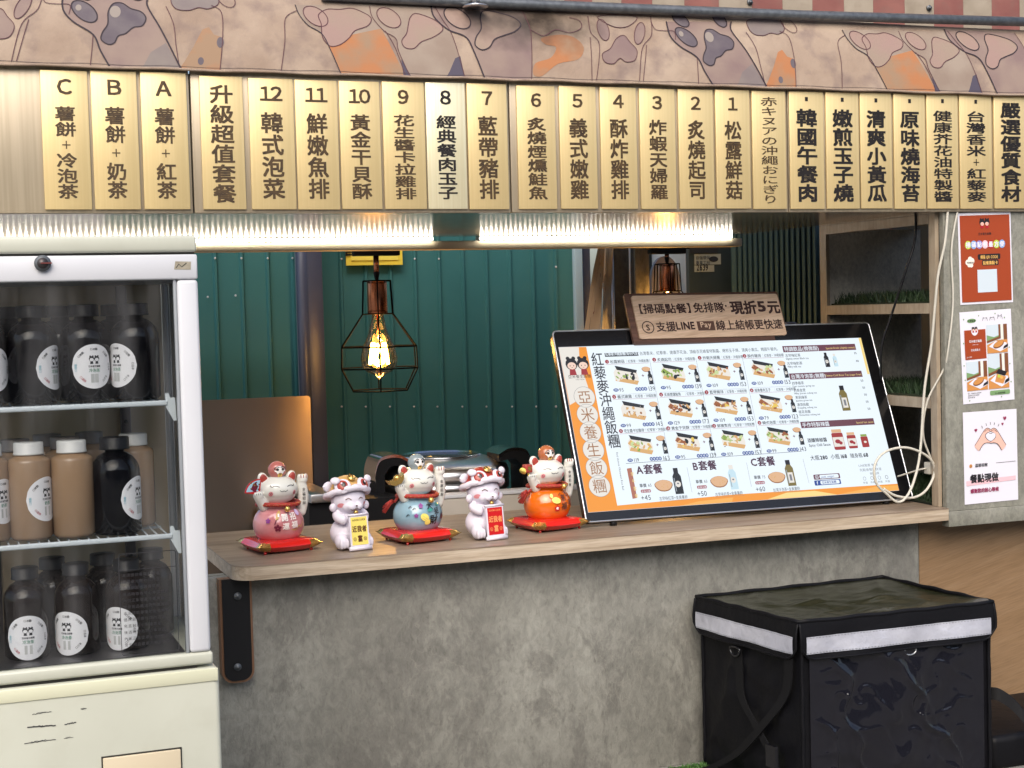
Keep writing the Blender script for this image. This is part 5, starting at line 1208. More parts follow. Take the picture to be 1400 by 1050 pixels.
a = C7(835, 530); b.text(S, a[0], a[1], '線上結帳更快速', .0362, .0352, 0, .018)
b.build('lettering', [M['burn'], M['walnut'], M['lightwood']], sg)
# ------------------------------------------------------------------ figurines
def remesh(mb, voxel, smooth=6, name='tmp'):
    o = mb.build(name, []) if False else None
    me = bpy.data.meshes.new(name); me.from_pydata(mb.v, [], mb.f); me.update(); o = bpy.data.objects.new(name, me); COL.objects.link(o)
    m = o.modifiers.new('r', 'REMESH'); m.mode = 'VOXEL'; m.voxel_size = voxel; m.use_smooth_shade = True
    s_ = o.modifiers.new('s', 'SMOOTH'); s_.iterations = smooth; s_.factor = .5
    dg = bpy.context.evaluated_depsgraph_get(); out = bpy.data.meshes.new_from_object(o.evaluated_get(dg))
    for p in out.polygons: p.use_smooth = True
    bpy.data.objects.remove(o); bpy.data.meshes.remove(me); return out
def mesh_obj(name, me, m, parent):
    me = me.copy() if me.users else me; me.materials.clear(); me.materials.append(m); o = bpy.data.objects.new(name, me); COL.objects.link(o); o.parent = parent; return o
M['ceramic'] = mat('white_ceramic', (.74, .74, .68), .16, 0, coat=.5)
M['resin'] = mat('white_resin', (.72, .68, .76), .42, 0, coat=.1)
M['gold'] = mat('gold_paint', (.75, .48, .14), .22, .85); M['cushion_red'] = mat('cushion_red', (.62, .015, .012), .16, 0, coat=.7)
M['collar'] = mat('collar_red', (.38, .03, .02), .5, bump=.5, bscale=160); M['ear_red'] = mat('ear_red', (.36, .05, .035), .3)
flat('c_black', '#16120f', .3); flat('c_brown', '#5a3020', .3); flat('c_white', '#f6f0ea', .3); flat('c_pinkmark', '#d88a90', .5); flat('c_purple', '#8a3a8a', .4); flat('c_maroon', '#6a1430', .4); flat('c_yellow', '#f0dc70', .4); flat('c_gold', '#c09a50', .4); flat('c_teal', '#3f8c84', .4); flat('c_lilac', '#cdb4dc', .4); flat('c_orange', '#e0702a', .3); flat('c_sky', '#a8cfe0', .4); flat('c_red', '#c4161a', .35)

def pot_r(z):  # body radius profile, z from 0 to .092
    t = min(max(z/.090, 0), 1); return .071*math.sqrt(max(1-((t-.47)/.66)**2, 0.05))
ICC = MB()
for e in (): pass
def cat_mesh():
    b = MB(); b.ball((0, 0, .137), (.0575, .048, .0375), n=28, m=18); b.ball((0, .005, .120), (.052, .046, .024), n=24, m=12)
    for s_ in (-1, 1):
        b.ball((s_*.040, .002, .166), (.0155, .0085, .021), n=14, m=10, rot=Matrix.Rotation(s_*R(22), 3, 'Y'))
        b.ball((s_*.036, .002, .158), (.017, .012, .018), n=14, m=10)
    # arm on the viewer's left holding the lucky thing
    for i in range(7):
        t = i/6; b.ball((-.046-.022*t, -.014-.010*t, .095+.030*t), .0155-.0035*t, n=12, m=8)
    b.ball((-.064, -.026, .126), (.013, .011, .014), n=12, m=8)
    for k in (-1, 0, 1): b.ball((-.070+k*.007, -.033, .131), (.0045, .004, .007), n=8, m=6)
    return remesh(b, .0022, 5)
CATM = cat_mesh()
def arm_mesh():
    b = MB()
    for i in range(11):
        t = i/10; b.ball((.070+.006*math.sin(t*3), .002, .070+.082*t), (.0135+.0030*math.sin(t*3.1), .0115, .014), n=12, m=8)
    b.ball((.0735, 0, .158), (.0165, .012, .013), n=14, m=10)
    for k in (-1, 0, 1): b.ball((.0735+k*.0095, -.003, .166), (.0062, .008, .0085), n=10, m=7)
    return remesh(b, .0020, 4)
ARMM = arm_mesh()
HEADC = (0, 0, .137); HR = (.0575, .048, .0375)
def headS(l):
    def f(x, y):
        d = max(1-(x/HR[0])**2-(y/HR[2])**2, .02); return (x, -HR[1]*math.sqrt(d)-l, HEADC[2]+y)
    return f
def potS(l):
    def f(x, y):
        r_ = pot_r(y); a = x/.07; return ((r_+l)*math.sin(a), -(r_+l)*math.cos(a), y+.002)
    return f
def lucky_cat(u, v, label, style):
    p = P(u, v, Z=ZT); p.z = ZT; t = empty('lucky_cat', p, label, 'figurine', 'lucky cat figurines on red cushions', rz=R(9.5))
    body_m = {'pink': mat('pink_glaze', (.55, .19, .20), .14, 0, coat=.6, col2=(.66, .30, .31), nscale=14), 'blue': mat('blue_glaze', (.20, .34, .42), .14, 0, coat=.6, col2=(.26, .40, .48), nscale=14), 'orange': mat('orange_glaze', (.72, .14, .008), .12, 0, coat=.7)}[style]
    # cushion: puffed square with gold corner caps
    zc = .030; bm = MB(); N = 16; vs = []; hw = .0925
    for side in (1, -1):
        for j in range(N+1):
            for i in range(N+1):
                x = -1+2*i/N; y = -1+2*j/N; e = max(abs(x), abs(y)); pf = (1-abs(x)**5)*(1-abs(y)**5)
                cx_ = 1-.05*(1-abs(y)**2)*abs(x)**3; cy_ = 1-.05*(1-abs(x)**2)*abs(y)**3
                vs.append((x*hw*cx_, y*hw*cy_, zc-.012+side*.0175*pf**.55 + (.006*(abs(x*y))**2)))
    fs = []; m_ = (N+1)**2; ms_ = []
    for s_ in (0, 1):
        for j in range(N):
            for i in range(N):
                q = [s_*m_+j*(N+1)+i, s_*m_+j*(N+1)+i+1, s_*m_+(j+1)*(N+1)+i+1, s_*m_+(j+1)*(N+1)+i]; fs.append(q if s_ == 0 else q[::-1])
                xx, yy = abs(-1+2*(i+.5)/N), abs(-1+2*(j+.5)/N); ms_.append(1 if xx+yy > 1.50 else 0)
    bm.v = vs; bm.f = fs; bm.m = ms_; bm.s = [True]*len(fs); bm.build('cushion', [M['cushion_red'], M['gold']], t, local=True)
    bm = MB()
    for sx in (-1, 1):
        for sy in (-1, 1): bm.ball((sx*hw*.72, sy*hw*.72, .0035), .0045, 0, 10, 6)
    bm.build('cushion_foot', M['cushion_red'], t, local=True)
    g_ = empty('cat_anchor', (0, 0, .0295)); bpy.data.objects.remove(g_)
    Z0 = .030
    def build(b, name, m):
        b.v = [(q[0], q[1], q[2]+Z0) for q in b.v]; return b.build(name, m, t, local=True)
    b = MB(); pr = [(0, .001), (pot_r(.0)*.9, 0)] + [(pot_r(.004+.086*k/18), .003+.087*k/18) for k in range(19)] + [(.045, .096)]
    b.lathe(pr, n=48, sy=.95); build(b, 'body', body_m)
    o = mesh_obj('head', CATM, M['ceramic'], t); o.location = (0, 0, Z0)
    o = mesh_obj('raised_arm', ARMM, M['ceramic'], t); o.location = (0, 0, Z0)
    if style == 'orange': o.location = (.004, 0, Z0-.004)
    b = MB()
    for s_ in (-1, 1):
        rm = Matrix.Rotation(s_*R(22), 3, 'Y'); b.ball((s_*.0405, -.0065, .167), (.0105, .004, .0155), 0, 12, 8, rm)
    build(b, 'inner_ear', M['ear_red'])
    b = MB(); b.tube([(.0575*math.cos(a), .053*math.sin(a), .0985+.002*math.sin(2*a)) for a in [k*2*math.pi/40 for k in range(40)]], .0062, 10, closed=True); build(b, 'collar', M['collar'])
    b = MB()
    for k in range(15):
        a = R(200+k*10); b.ball((.0635*math.cos(a), .059*math.sin(a), .0988+.0015*(k % 2)), .0014, 0, 6, 4)
    build(b, 'collar_dots', M['gold'])['kind'] = 'stuff'
    bx = {'pink': .002, 'blue': .012, 'orange': .022}[style]; by = -math.sqrt(max(.062**2-bx**2, 0))
    b = MB(); b.ball((bx, by-.002, .088 if style != 'orange' else .097), .0085, 0, 16, 10); b.tube([(bx-.008, by-.006, .088 if style != 'orange' else .097), (bx, by-.0115, .088 if style != 'orange' else .097), (bx+.008, by-.006, .088 if style != 'orange' else .097)], .0012, 6); build(b, 'bell', M['gold'])
    # face
    b = MB(); S = headS(.0007)
    for s_ in (-1, 1):
        b.stroke(S, [(s_*.031, .010), (s_*.025, .0132), (s_*.018, .0128), (s_*.011, .0098)], .0016, 0)
        b.stroke(S, [(s_*.031, .010), (s_*.035, .0135)], .0013, 0); b.stroke(S, [(s_*.031, .0125), (s_*.034, .016)], .0011, 0)
        b.stroke(S, crom([(0, -.0005), (s_*.004, -.0028), (s_*.009, -.001), (s_*.0115, .001)], 4), .0014, 0)
        for k in (0, 1): b.stroke(S, [(s_*(.034+.003*k), -.004-.001*k), (s_*(.031+.003*k), -.0085-.001*k), (s_*(.033+.003*k), -.012)], .0011, 2)
        b.disc(headS(.0004), s_*.034, -.008, .0055, .0065, 1)
    build(b, 'face_paint', [M['c_black'], M['c_pinkmark'], M['c_brown']])
    b = MB(); S = lambda x, y: (x, -.0125, y)
    for i, ch_ in enumerate('幸福招財' if style == 'pink' else '金運招財'): b._g(S, ch_, .0705-.0025, .128-.0125*i, .0095, .0095, 0, .03)
    S = lambda x, y: (x, -.0118, y)
    for k in (-1, 0, 1): b.stroke(S, [(.0735+k*.0078, .172), (.0735+k*.0074, .163)], .0022, 1)
    S = lambda x, y: (x, -.0385, y)
    for k in (-1, 0, 1): b.stroke(S, [(-.070+k*.006, .134), (-.070+k*.006, .129)], .0012, 0)
    build(b, 'arm_paint', [M['c_black'], M['ear_red']])
    # daruma doll riding on the head
    dm = {'pink': mat('doll_pink', (.45, .14, .12), .2, coat=.4), 'blue': mat('doll_grey', (.24, .29, .31), .2, coat=.4), 'orange': mat('doll_orange', (.42, .13, .05), .2, coat=.4)}[style]
    dc = Vector((.0, -.002, .190)); b = MB(); b.ball(dc, (.0255, .024, .0245), 0, 24, 16); b.v = [(q[0], q[1], q[2]+Z0) for q in b.v]; o = b.build('doll', dm, t, local=True)
    def dS(l): return lambda x, y: (dc.x+x, dc.y-.024*math.sqrt(max(1-(x/.0255)**2-(y/.0245)**2, .02))-l, dc.z+y+Z0)
    b = MB(); S = dS(.0008); b.disc(S, 0, .003, .0165, .0095, 0, 20); b.disc(S, 0, -.002, .011, .010, 0, 16); S = dS(.0013)
    for s_ in (-1, 1):
        b.disc(S, s_*.0075, .003, .0038, .0036, 1, 12); b.stroke(S, crom([(s_*.002, .0085), (s_*.008, .0105), (s_*.014, .0065), (s_*.0155, .001)], 4), .0022, 1)
    b.disc(S, 0, -.0125, .0068, .0065, 2, 14); S = dS(.0017); b.stroke(S, [(0, -.017), (0, -.008)], .0012, 1); b.stroke(S, [(-.003, -.010), (.003, -.010)], .001, 1)
    b.build('doll_face', [M['c_white'], M['c_black'], M['gold']], o, local=True)
    # printed glaze
    b = MB(); S = potS(.0008); S2 = potS(.0013)
    names = ['c_white', 'c_black', 'c_maroon', 'c_yellow', 'c_purple', 'c_gold', 'c_teal', 'c_lilac', 'c_red', 'c_brown']; I = {k: i for i, k in enumerate(names)}
    def T(t_, x, y, s_, m_, bd=.018): b._g(S2, t_, x-s_/2, y-s_*.38, s_, s_, I[m_], bd)
    def flower(x, y, r_, m_):
        for k in range(5): a = k*2*math.pi/5+.3; b.disc(S, x+r_*.6*math.cos(a), y+r_*.6*math.sin(a), r_*.48, r_*.38, I[m_], 8, a)
    if style == 'pink':
        T('開', -.008, .064, .0205, 'c_white'); T('運', -.006, .040, .0195, 'c_white'); T('招', .018, .066, .0205, 'c_white'); T('福', .020, .043, .0205, 'c_white')
        flower(-.028, .036, .010, 'c_maroon'); flower(-.055, .056, .007, 'c_purple'); b.disc(S, .040, .074, .009, .008, I['c_lilac'], 12, .5)
        b.fill(S, [(-.034, .058), (-.026, .060), (-.018, .078), (-.024, .083), (-.031, .076)], I['c_gold']); b.rect(S2, -.028, .066, -.023, .074, I['c_white']); b.stroke(S, [(-.032, .058), (-.036, .046)], .003, I['c_maroon'])
        b.stroke(S, crom([(.010, .030), (.025, .028), (.036, .038), (.045, .034), (.056, .048)], 4), .0025, I['c_gold'])
    elif style == 'blue':
        T('大', .006, .071, .0200, 'c_black', .02); T('招', .027, .056, .0185, 'c_black', .02); T('財', .016, .032, .0285, 'c_black', .018)
        b.disc(S, -.012, .040, .013, .010, I['c_yellow'], 16, -.7); b.disc(S, -.003, .026, .010, .007, I['c_yellow'], 14, .3); b.stroke(S2, [(-.018, .045), (-.004, .034)], .0008, I['c_gold']); b.stroke(S2, [(-.020, .039), (-.008, .031)], .0008, I['c_gold'])
        flower(-.022, .072, .007, 'c_purple'); flower(-.036, .046, .006, 'c_purple'); b.disc(S, .006, .060, .010, .005, I['c_teal'], 10, .3)
        b.fill(S, [(.044, .030), (.060, .030), (.052, .052)], I['c_maroon']); b.fill(S, [(.052, .034), (.066, .034), (.060, .046)], I['c_brown']); b.disc(S, .040, .072, .006, .005, I['c_teal'], 10)
        for x, y in ((-.06, .066), (-.064, .044), (-.047, .062)): b.stroke(S, [(x, y), (x+.005, y+.005), (x+.009, y+.003)], .0022, I['c_black'])
    else:
        T('来', .014, .064, .0195, 'c_brown', .02); T('福', .016, .039, .0225, 'c_brown', .018); T('幸', .036, .072, .0175, 'c_brown', .018); T('運', .042, .049, .0175, 'c_brown', .018)
        b.disc(S, -.010, .057, .014, .009, I['c_yellow'], 16, -.2); b.disc(S, -.024, .070, .005, .006, I['c_yellow'], 10); flower(-.008, .034, .009, 'c_red'); flower(-.008, .034, .004, 'c_white')
        b.stroke(S, [(.0, .070), (.009, .077), (.012, .072)], .002, I['c_brown'])
    build(b, 'glaze_print', [M[k] for k in names])
    # held things
    if style == 'pink':
        b = MB(); S = lambda x, y: (x, -.030, y); c0 = (-.063, .129)
        arc = [(c0[0]+.043*math.cos(R(a)), c0[1]+.043*math.sin(R(a))) for a in range(82, 174, 8)]; inn = [(c0[0]+.040*math.cos(R(a)), c0[1]+.040*math.sin(R(a))) for a in range(86, 171, 8)]
        b.prism([(x, -.030, y) for x, y in [c0]+arc], (0, .004, 0), 0); S1 = lambda x, y: (x, -.0305, y); b.fill(S1, [(c0[0]-.004, c0[1]+.010)]+inn, 1)
        S2_ = lambda x, y: (x, -.0308, y); b.fill(S2_, [(-.083, .140), (-.075, .137), (-.068, .150), (-.073, .164), (-.082, .158), (-.086, .150)], 2)
        for i in range(12): b.disc(lambda x, y: (x, -.0311, y), -.080+random.uniform(-.010, .018), .153+random.uniform(-.011, .013), .003, .002, random.choice((2, 3, 3, 4)), 6)
        build(b, 'fan', [M['c_red'], M['c_sky'], M['c_maroon'], M['c_brown'], M['gold']])
    elif style == 'blue':
        b = MB(); pr = [(-.026, .020), (-.021, .004), (-.010, -.004), (.010, -.004), (.021, .004), (.026, .020), (.016, .013), (.006, .012), (-.006, .012), (-.016, .013)]
        rm = Matrix.Rotation(R(22), 3, 'Y'); rm = Matrix.Rotation(R(-22), 3, 'Y')
        b.prism([rm @ Vector((x, 0, z)) + Vector((-.076, -.040, .140)) for x, z in pr], (0, .022, 0)); b.ball(Vector((-.074, -.029, .154)), (.012, .010, .009), 0, 14, 8); build(b, 'gold_ingot', M['gold'])
    else:
        b = MB(); b.box(-.094, -.070, -.040, -.018, .142, .166, .003); build(b, 'mallet_head', M['ear_red'])
        b = MB(); b.tube([(-.0945, -.029, .150), (-.099, -.031, .146)], .0105, 16); b.tube([(-.080, -.029, .141), (-.070, -.029, .125)], .0035, 8); build(b, 'mallet_face', M['c_yellow'])
        b = MB(); S = lambda x, y: (x, -.0406, y); b.disc(S, -.081, .155, .006, None, 0, 14); build(b, 'mallet_crest', M['gold'])
    # tassel at the side of the collar
    if style != 'pink':
        b = MB(); rs_ = random.Random(4); c0 = Vector((-.062, -.012, .090)) if style == 'orange' else Vector((-.058, .008, .092))
        ln = .040 if style == 'orange' else .045
        b.tube([c0, c0+Vector((-.010, 0, -.010))], .004, 8)
        for i in range(60):
            a = rs_.uniform(-.9, .75) if style == 'orange' else rs_.uniform(-.7, .3); e = c0+Vector((-.010-ln*math.cos(a)*.75, rs_.uniform(-.010, .010), -.010-ln*.72*math.sin(a+.75)))
            b.tube([c0+Vector((-.008, 0, -.008)), (c0+e)/2+Vector((0, 0, .004)), e], .0011, 4)
        build(b, 'tassel', M['collar'])
    return t
lucky_cat(382, 751, 'pink lucky cat figurine holding a fan, leftmost on the counter', 'pink')
lucky_cat(572, 738, 'blue lucky cat figurine holding a gold ingot in the middle of the counter', 'blue')
lucky_cat(749, 722, 'orange lucky cat figurine with a red tassel beside the menu screen', 'orange')

def lion_meshes():
    b = MB()
    b.ball((0, .004, .036), (.047, .042, .037), n=24, m=16); b.ball((0, 0, .074), (.034, .030, .024), n=20, m=12)
    b.ball((0, -.004, .113), (.0455, .040, .034), n=28, m=18); b.ball((0, -.030, .101), (.030, .016, .017), n=18, m=12)
    for s_ in (-1, 1):
        b.ball((s_*.0085, -.044, .100), (.0125, .0085, .0085), n=14, m=10)         # muzzle
        for i in range(7):
            t = i/6; b.ball((s_*(.034+.006*math.sin(t*3)-.006*t), -.006-.026*t, .080-.010*t), .0125-.001*t, n=12, m=8)   # arms
        for k in (-1, 0, 1): b.ball((s_*.029, -.036, .0705+k*.0065), (.0055, .006, .0042), n=8, m=6)
        b.ball((s_*.034, -.028, .020), (.0165, .020, .019), n=14, m=10)             # feet
        for k in (-1, 0, 1): b.ball((s_*.034+k*.0085, -.046, .016), (.0055, .006, .012), n=8, m=6)
    body = remesh(b, .0021, 3)
    h = MB()
    # hat dome
    h.ball((0, .002, .126), (.0495, .044, .037), n=28, m=18)
    hat = remesh(h, .003, 2)
    return body, hat
LB, LH = lion_meshes()
def lion_baby(u, v, label, style):
    p = P(u, v, Z=ZT); p.z = ZT; t = empty('lion_dance_figurine', p, label, 'figurine', 'white lion dance figurines', rz=R(12)); t.scale = (1.07, 1.07, 1.19)
    hm = {'gold': mat('hat_yellow', (.60, .36, .12), .35, 0, coat=.3), 'red': mat('hat_red', (.36, .035, .022), .35, 0, coat=.3)}[style]
    mesh_obj('body', LB, M['resin'], t)
    # hat: shell over the crown, cut along a slanted front brim
    b = MB(); n, m_ = 40, 14
    vs = []
    for j in range(m_+1):
        for k in range(n):
            a = 2*math.pi*k/n; fr_ = .5-.5*math.sin(a)     # 1 at front (-y)
            tmax = R(95)-R(34)*fr_**1.5
            th = tmax*j/m_; vs.append((.0535*math.sin(th)*math.cos(a), .002+.0485*math.sin(th)*math.sin(a), .120+.049*math.cos(th)))
    fs = [[j*n+k, j*n+(k+1) % n, (j+1)*n+(k+1) % n, (j+1)*n+k] for j in range(m_) for k in range(n)]
    b.add(vs, fs, 0, True); b.add([(x*.97, y*.97, z-.001) for x, y, z in vs], [f[::-1] for f in fs], 0, True); hat = b.build('hat', hm, t, local=True)
    # fluffy brim
    b = MB(); pts = []
    for k in range(n):
        a = 2*math.pi*k/n; fr_ = .5-.5*math.sin(a); th = R(95)-R(34)*fr_**1.5
        pts.append((.056*math.sin(th)*math.cos(a), .002+.051*math.sin(th)*math.sin(a)-.003*fr_, .120+.049*math.cos(th)+.001*math.sin(k*1.7)))
    b.tube(pts, [.0075+.0008*math.sin(k*2.1) for k in range(n)], 10, closed=True); b.build('hat_brim', M['resin'], hat, local=True)
    # eyes of the lion hat
    for s_ in (-1, 1):
        b = MB(); c_ = Vector((s_*.0290, -.0335, .1475)); rm = Matrix.Rotation(R(-28), 3, 'X') @ Matrix.Rotation(s_*R(32), 3, 'Z').to_3x3() if False else Matrix.Rotation(s_*R(30), 3, 'Z') @ Matrix.Rotation(R(-30), 3, 'X')
        b.ball(c_, (.0215, .007, .0185), 0, 18, 10, rm); b.ball(c_+Vector((s_*.017, .007, .013)), (.013, .006, .009), 0, 12, 8, rm)
        d_ = rm @ Vector((0, -1, 0)); b.ball(c_+d_*.0050, (.0140, .0038, .0128), 1, 16, 8, rm); b.ball(c_+d_*.0080+Vector((s_*-.002, 0, 0)), (.0078, .0018, .0078), 2, 14, 8, rm); b.ball(c_+d_*.0096+Vector((-.002, 0, .003)), (.0028, .0014, .0028), 0, 8, 5, rm)
        b.build('lion_eye', [M['resin'], M['ear_red'], M['c_black']], hat, local=True)
    b = MB(); cc = Vector((0, -.0265, .1640)); rm = Matrix.Rotation(R(-55), 3, 'X')
    b.tube([cc+rm @ Vector((0, 0, 0)), cc+rm @ Vector((0, -.0035, 0))], .0100, 20); b.ball(cc+rm @ Vector((0, -.004, 0)), (.005, .002, .005), 0, 12, 8, rm); b.build('forehead_disc', M['gold'], hat, local=True)
    # ears
    for s_ in (-1, 1):
        b = MB(); b.ball((s_*.054, .002, .146), (.014, .007, .011), 0, 12, 8, Matrix.Rotation(s_*R(25), 3, 'Y')); b.tube([(s_*.054, .002, .150), (s_*.062, .001, .145), (s_*.069, 0, .147)], [.007, .005, .001], 8); b.ball((s_*.047, -.010, .098), (.009, .008, .010), 0, 10, 7); b.build('hat_tuft', M['resin'], hat, local=True)
    # face
    def S(l): return lambda x, y: (x, -.004-.040*math.sqrt(max(1-(x/.0455)**2-((y-.113)/.034)**2, .02))-l, y)
    b = MB()
    for s_ in (-1, 1):
        b.stroke(S(.0012), crom([(s_*.010, .1155), (s_*.017, .1195), (s_*.0245, .1165)], 5), .0017, 0)
        b.disc(S(.0006), s_*.033, .1035, .0065, .0055, 1, 14)
    Sm = lambda x, y: (x, -.0530+abs(x)*.30, y)
    b.stroke(Sm, crom([(-.017, .0965), (-.010, .0920), (0, .0965), (.010, .0920), (.017, .0965)], 5), .0013, 0); b.stroke(Sm, [(0, .0965), (0.001, .1010)], .0013, 0); b.disc(Sm, 0, .1025, .0028, .0018, 0, 8)
    b.build('face_paint', [M['c_brown'], M['c_pinkmark']], t, local=True)
    # scroll sign held in front
    for_ = MB(); x0_, x1_, y0_, y1_ = -.0255, .0275, .006, .082; yy = -.056
    tl = lambda x, y: (x, yy-.010*(1-(y-y0_)/(y1_-y0_)), y)
    pl_ = [tl(x0_, y0_), tl(x1_, y0_), tl(x1_, y1_), tl(x0_, y1_)]
    for_.prism(pl_, (0, .0045, 0)); for_.tube([tl(x0_-.005, y0_), tl(x1_+.005, y0_)], .0050, 10); for_.tube([tl(x0_-.002, y1_), tl(x1_+.002, y1_)], .0028, 8); sgn = for_.build('scroll', M['resin'], t, local=True)
    b = MB(); A = lambda x, y: (x, tl(x, y)[1]-.0008, y); B_ = lambda x, y: (x, tl(x, y)[1]-.0013, y)
    b.rect(A, x0_+.004, y0_+.008, x1_-.004, y1_-.005, 0); cx = (x0_+x1_)/2
    b.text(B_, cx, y1_-.0135, 'GOOD LUCK', .0062, .0058, 1, .03, align='c')
    for i, ch_ in enumerate('近我者'): b._g(B_, ch_, cx-.0205+i*.0138, .0445, .0132, .0150, 1, .025)
    b._g(B_, '富', cx-.0070, .0225, .0140, .0155, 1, .04)
    for s_ in (-1, 1): b.stroke(B_, [(cx+s_*.0145+.004*math.cos(a), .0275+.004*math.sin(a)) for a in [k*2*math.pi/14 for k in range(14)]], .0008, 1, True); b.text(B_, cx+s_*.0145, .0250, '招' if s_ < 0 else '財', .0055, mat=1, align='c')
    b.build('scroll_print', [M['c_yellow'] if style == 'gold' else M['c_red'], M['c_brown'] if style == 'gold' else mat('scroll_orange', (.85, .35, .12), .4)], sgn, local=True)
    b = MB(); b.ball((0.001, -.045, .0865), (.0062, .005, .0052), 0, 12, 8); b.build('bell', M['gold'], t, local=True)
    return t
lion_baby(477, 749, 'white lion dance figurine in a yellow hat with a yellow scroll', 'gold')
lion_baby(661, 735, 'white lion dance figurine in a red hat with a red scroll', 'red')

# ------------------------------------------------------------------ posters on the column
def poster(name, tl_, tr_, br_, bl_, label, paper):
    pts = [P(*q, Y=3.9335) for q in (bl_, br_, tr_, tl_)]
    O = pts[0]; ex = pts[1]-pts[0]; W = ex.length; h = ((pts[3]-pts[0]).length+(pts[2]-pts[1]).length)/2
    exn = ex.normalized(); exn.y = 0; eyn = Vector((-exn.z, 0, exn.x)); PP = Plane((O.x, 3.9335, O.z), exn, eyn)
    r_ = empty(name, (O+exn*W/2), label, 'poster', 'posters on the concrete column')
    b = MB(); nn = 8; f_ = lambda x, y: .0004+.0011*math.sin(x/W*3.1)*math.sin(y/h*5.0)**2
    vs = [PP.S(f_(W*i/nn, h*j/nn))(W*i/nn, h*j/nn) for j in range(nn+1) for i in range(nn+1)]; vb = [PP.S(-.0002)(W*i/nn, h*j/nn) for j in range(nn+1) for i in range(nn+1)]
    fs = [[j*(nn+1)+i, j*(nn+1)+i+1, (j+1)*(nn+1)+i+1, (j+1)*(nn+1)+i] for j in range(nn) for i in range(nn)]
    b.add(vs, fs, 0, True); b.add(vb, [f[::-1] for f in fs], 0); b.build('paper', paper, r_)
    return r_, PP, W, h
NM = ['p_white', 'p_orange', 'p_ink', 'p_red', 'p_green', 'p_skin', 'p_pink', 'p_maroon', 'p_cream', 'p_blue', 'p_violet', 'p_lime', 'p_brown', 'p_tan', 'p_sky', 'p_grey', 'p_gold']
for k, h_ in zip(NM, ('#dfdde6', '#9c3f1a', '#201c20', '#a8182a', '#789a68', '#e8b8a8', '#e6bcc4', '#8e2450', '#ece4d6', '#7aa0d0', '#8a80c4', '#b8c84a', '#7a4a2c', '#c98a4a', '#c8d4dc', '#8c8c90', '#e0b060')): flat(k, h_, .45)
NI = {k[2:]: i for i, k in enumerate(NM)}; NMM = [M[k] for k in NM]
pp = [M['p_white']]
# 1: orange scan-to-order poster
r_, PP, W, h = poster('poster', (1311, 292), (1381, 289), (1385, 413), (1313, 417), 'orange scan to order poster, topmost on the column', M['p_white'])
b = MB(); l = [PP.S(.0019+.0004*k) for k in range(5)]
b.rect(l[0], W*.03, h*.025, W*.97, h*.972, NI['orange'])
q = lambda fx, fy: (W*fx, h*(1-fy))
x, y = q(.49, .13); twins(b, l[2], x, y, .036, NI['ink'], NI['red'], 0); twins_face(b, l[3], x, y-.002, .034, NI['skin'], 0); twins_eyes(b, l[4], x, y-.002, .034, NI['ink'])
x, y = q(.49, .245); b.text(l[1], x, y, '亞米養生飯糰', .0085, .0080, NI['ink'], .01, align='c')
cs = ['lime', 'blue', 'violet', 'pink', 'red', 'lime', 'blue']
for i, ch_ in enumerate('掃碼點餐最方便'):
    x, y = q(.17+i*.107, .350); b.disc(l[1], x, y, .0118, .0130, NI[cs[i]], 16); b._g(l[2], ch_, x-.0085, y-.0068, .017, .018, NI['white'], .03)
x, y = q(.56, .505); b.fill(l[1], rrect(x-.042, y-.003, x+.042, y+.014, .004), NI['ink']); b.text(l[2], x, y, '掃描 QR CODE', .0125, .0092, NI['gold'], .02, align='c')
x, y = q(.58, .57); b.fill(l[1], rrect(x-.031, y-.003, x+.031, y+.014, .004), NI['ink']); b.text(l[2], x, y, '點餐集點卡', .0125, .0112, NI['gold'], .02, align='c')
x, y = q(.20, .54); 
for dx, dy, r__ in ((-.009, 0, .009), (.006, .004, .010), (0, .010, .008), (.004, -.009, .007), (-.004, -.008, .007)): b.disc(l[1], x+dx, y+dy, r__, None, NI['cream'], 12)
b.text(l[4], x, y-.003, '好康看這裡', .0058, .0050, NI['ink'], .02, align='c')
b.rect(l[1], *q(.33, .875), *q(.70, .625), NI['sky'])
b.build('print', NMM, r_)
# 2: menu photo poster
r_, PP, W, h = poster('poster', (1312, 427), (1385, 422), (1387, 546), (1317, 553), 'white poster with four small food pictures, middle one on the column', M['p_white'])
b = MB(); l = [PP.S(.0019+.0004*k) for k in range(7)]
b.disc(l[0], *q(.22, .10), .017, .0065, NI['green'], 18); b.text(l[1], q(.22, .112)[0], q(.22, .112)[1], '外帶菜單', .0075, .0070, NI['ink'], .01, align='c')
for i, (fx, fy) in enumerate(((.48, .105), (.62, .105), (.77, .095))):
    x, y = q(fx, fy); b.stroke(l[0], [(x+.0095*math.cos(t), y+.0075*math.sin(t)) for t in [k*math.pi/10-.4 for k in range(13)]], .0009, NI['ink'])
    for s_ in (-1, 1): b.stroke(l[0], crom([(x+s_*.0075, y+.005), (x+s_*.0065, y+(.012 if i == 2 else .009)), (x+s_*.0035, y+.0075)], 4), .0009, NI['ink'])
    b.disc(l[0], x-.003, y+.001, .0008, None, NI['ink'], 6); b.disc(l[0], x+.003, y+.001, .0008, None, NI['ink'], 6)
b.rect(l[0], *q(.07, .52), *q(.48, .20), NI['orange']); b.disc(l[1], *q(.27, .215), .0125, .0135, NI['white'], 18)
x, y = q(.27, .205); twins(b, l[2], x, y, .021, NI['ink'], NI['red'], 0); twins_face(b, l[3], x, y-.001, .021, NI['skin'], 0)
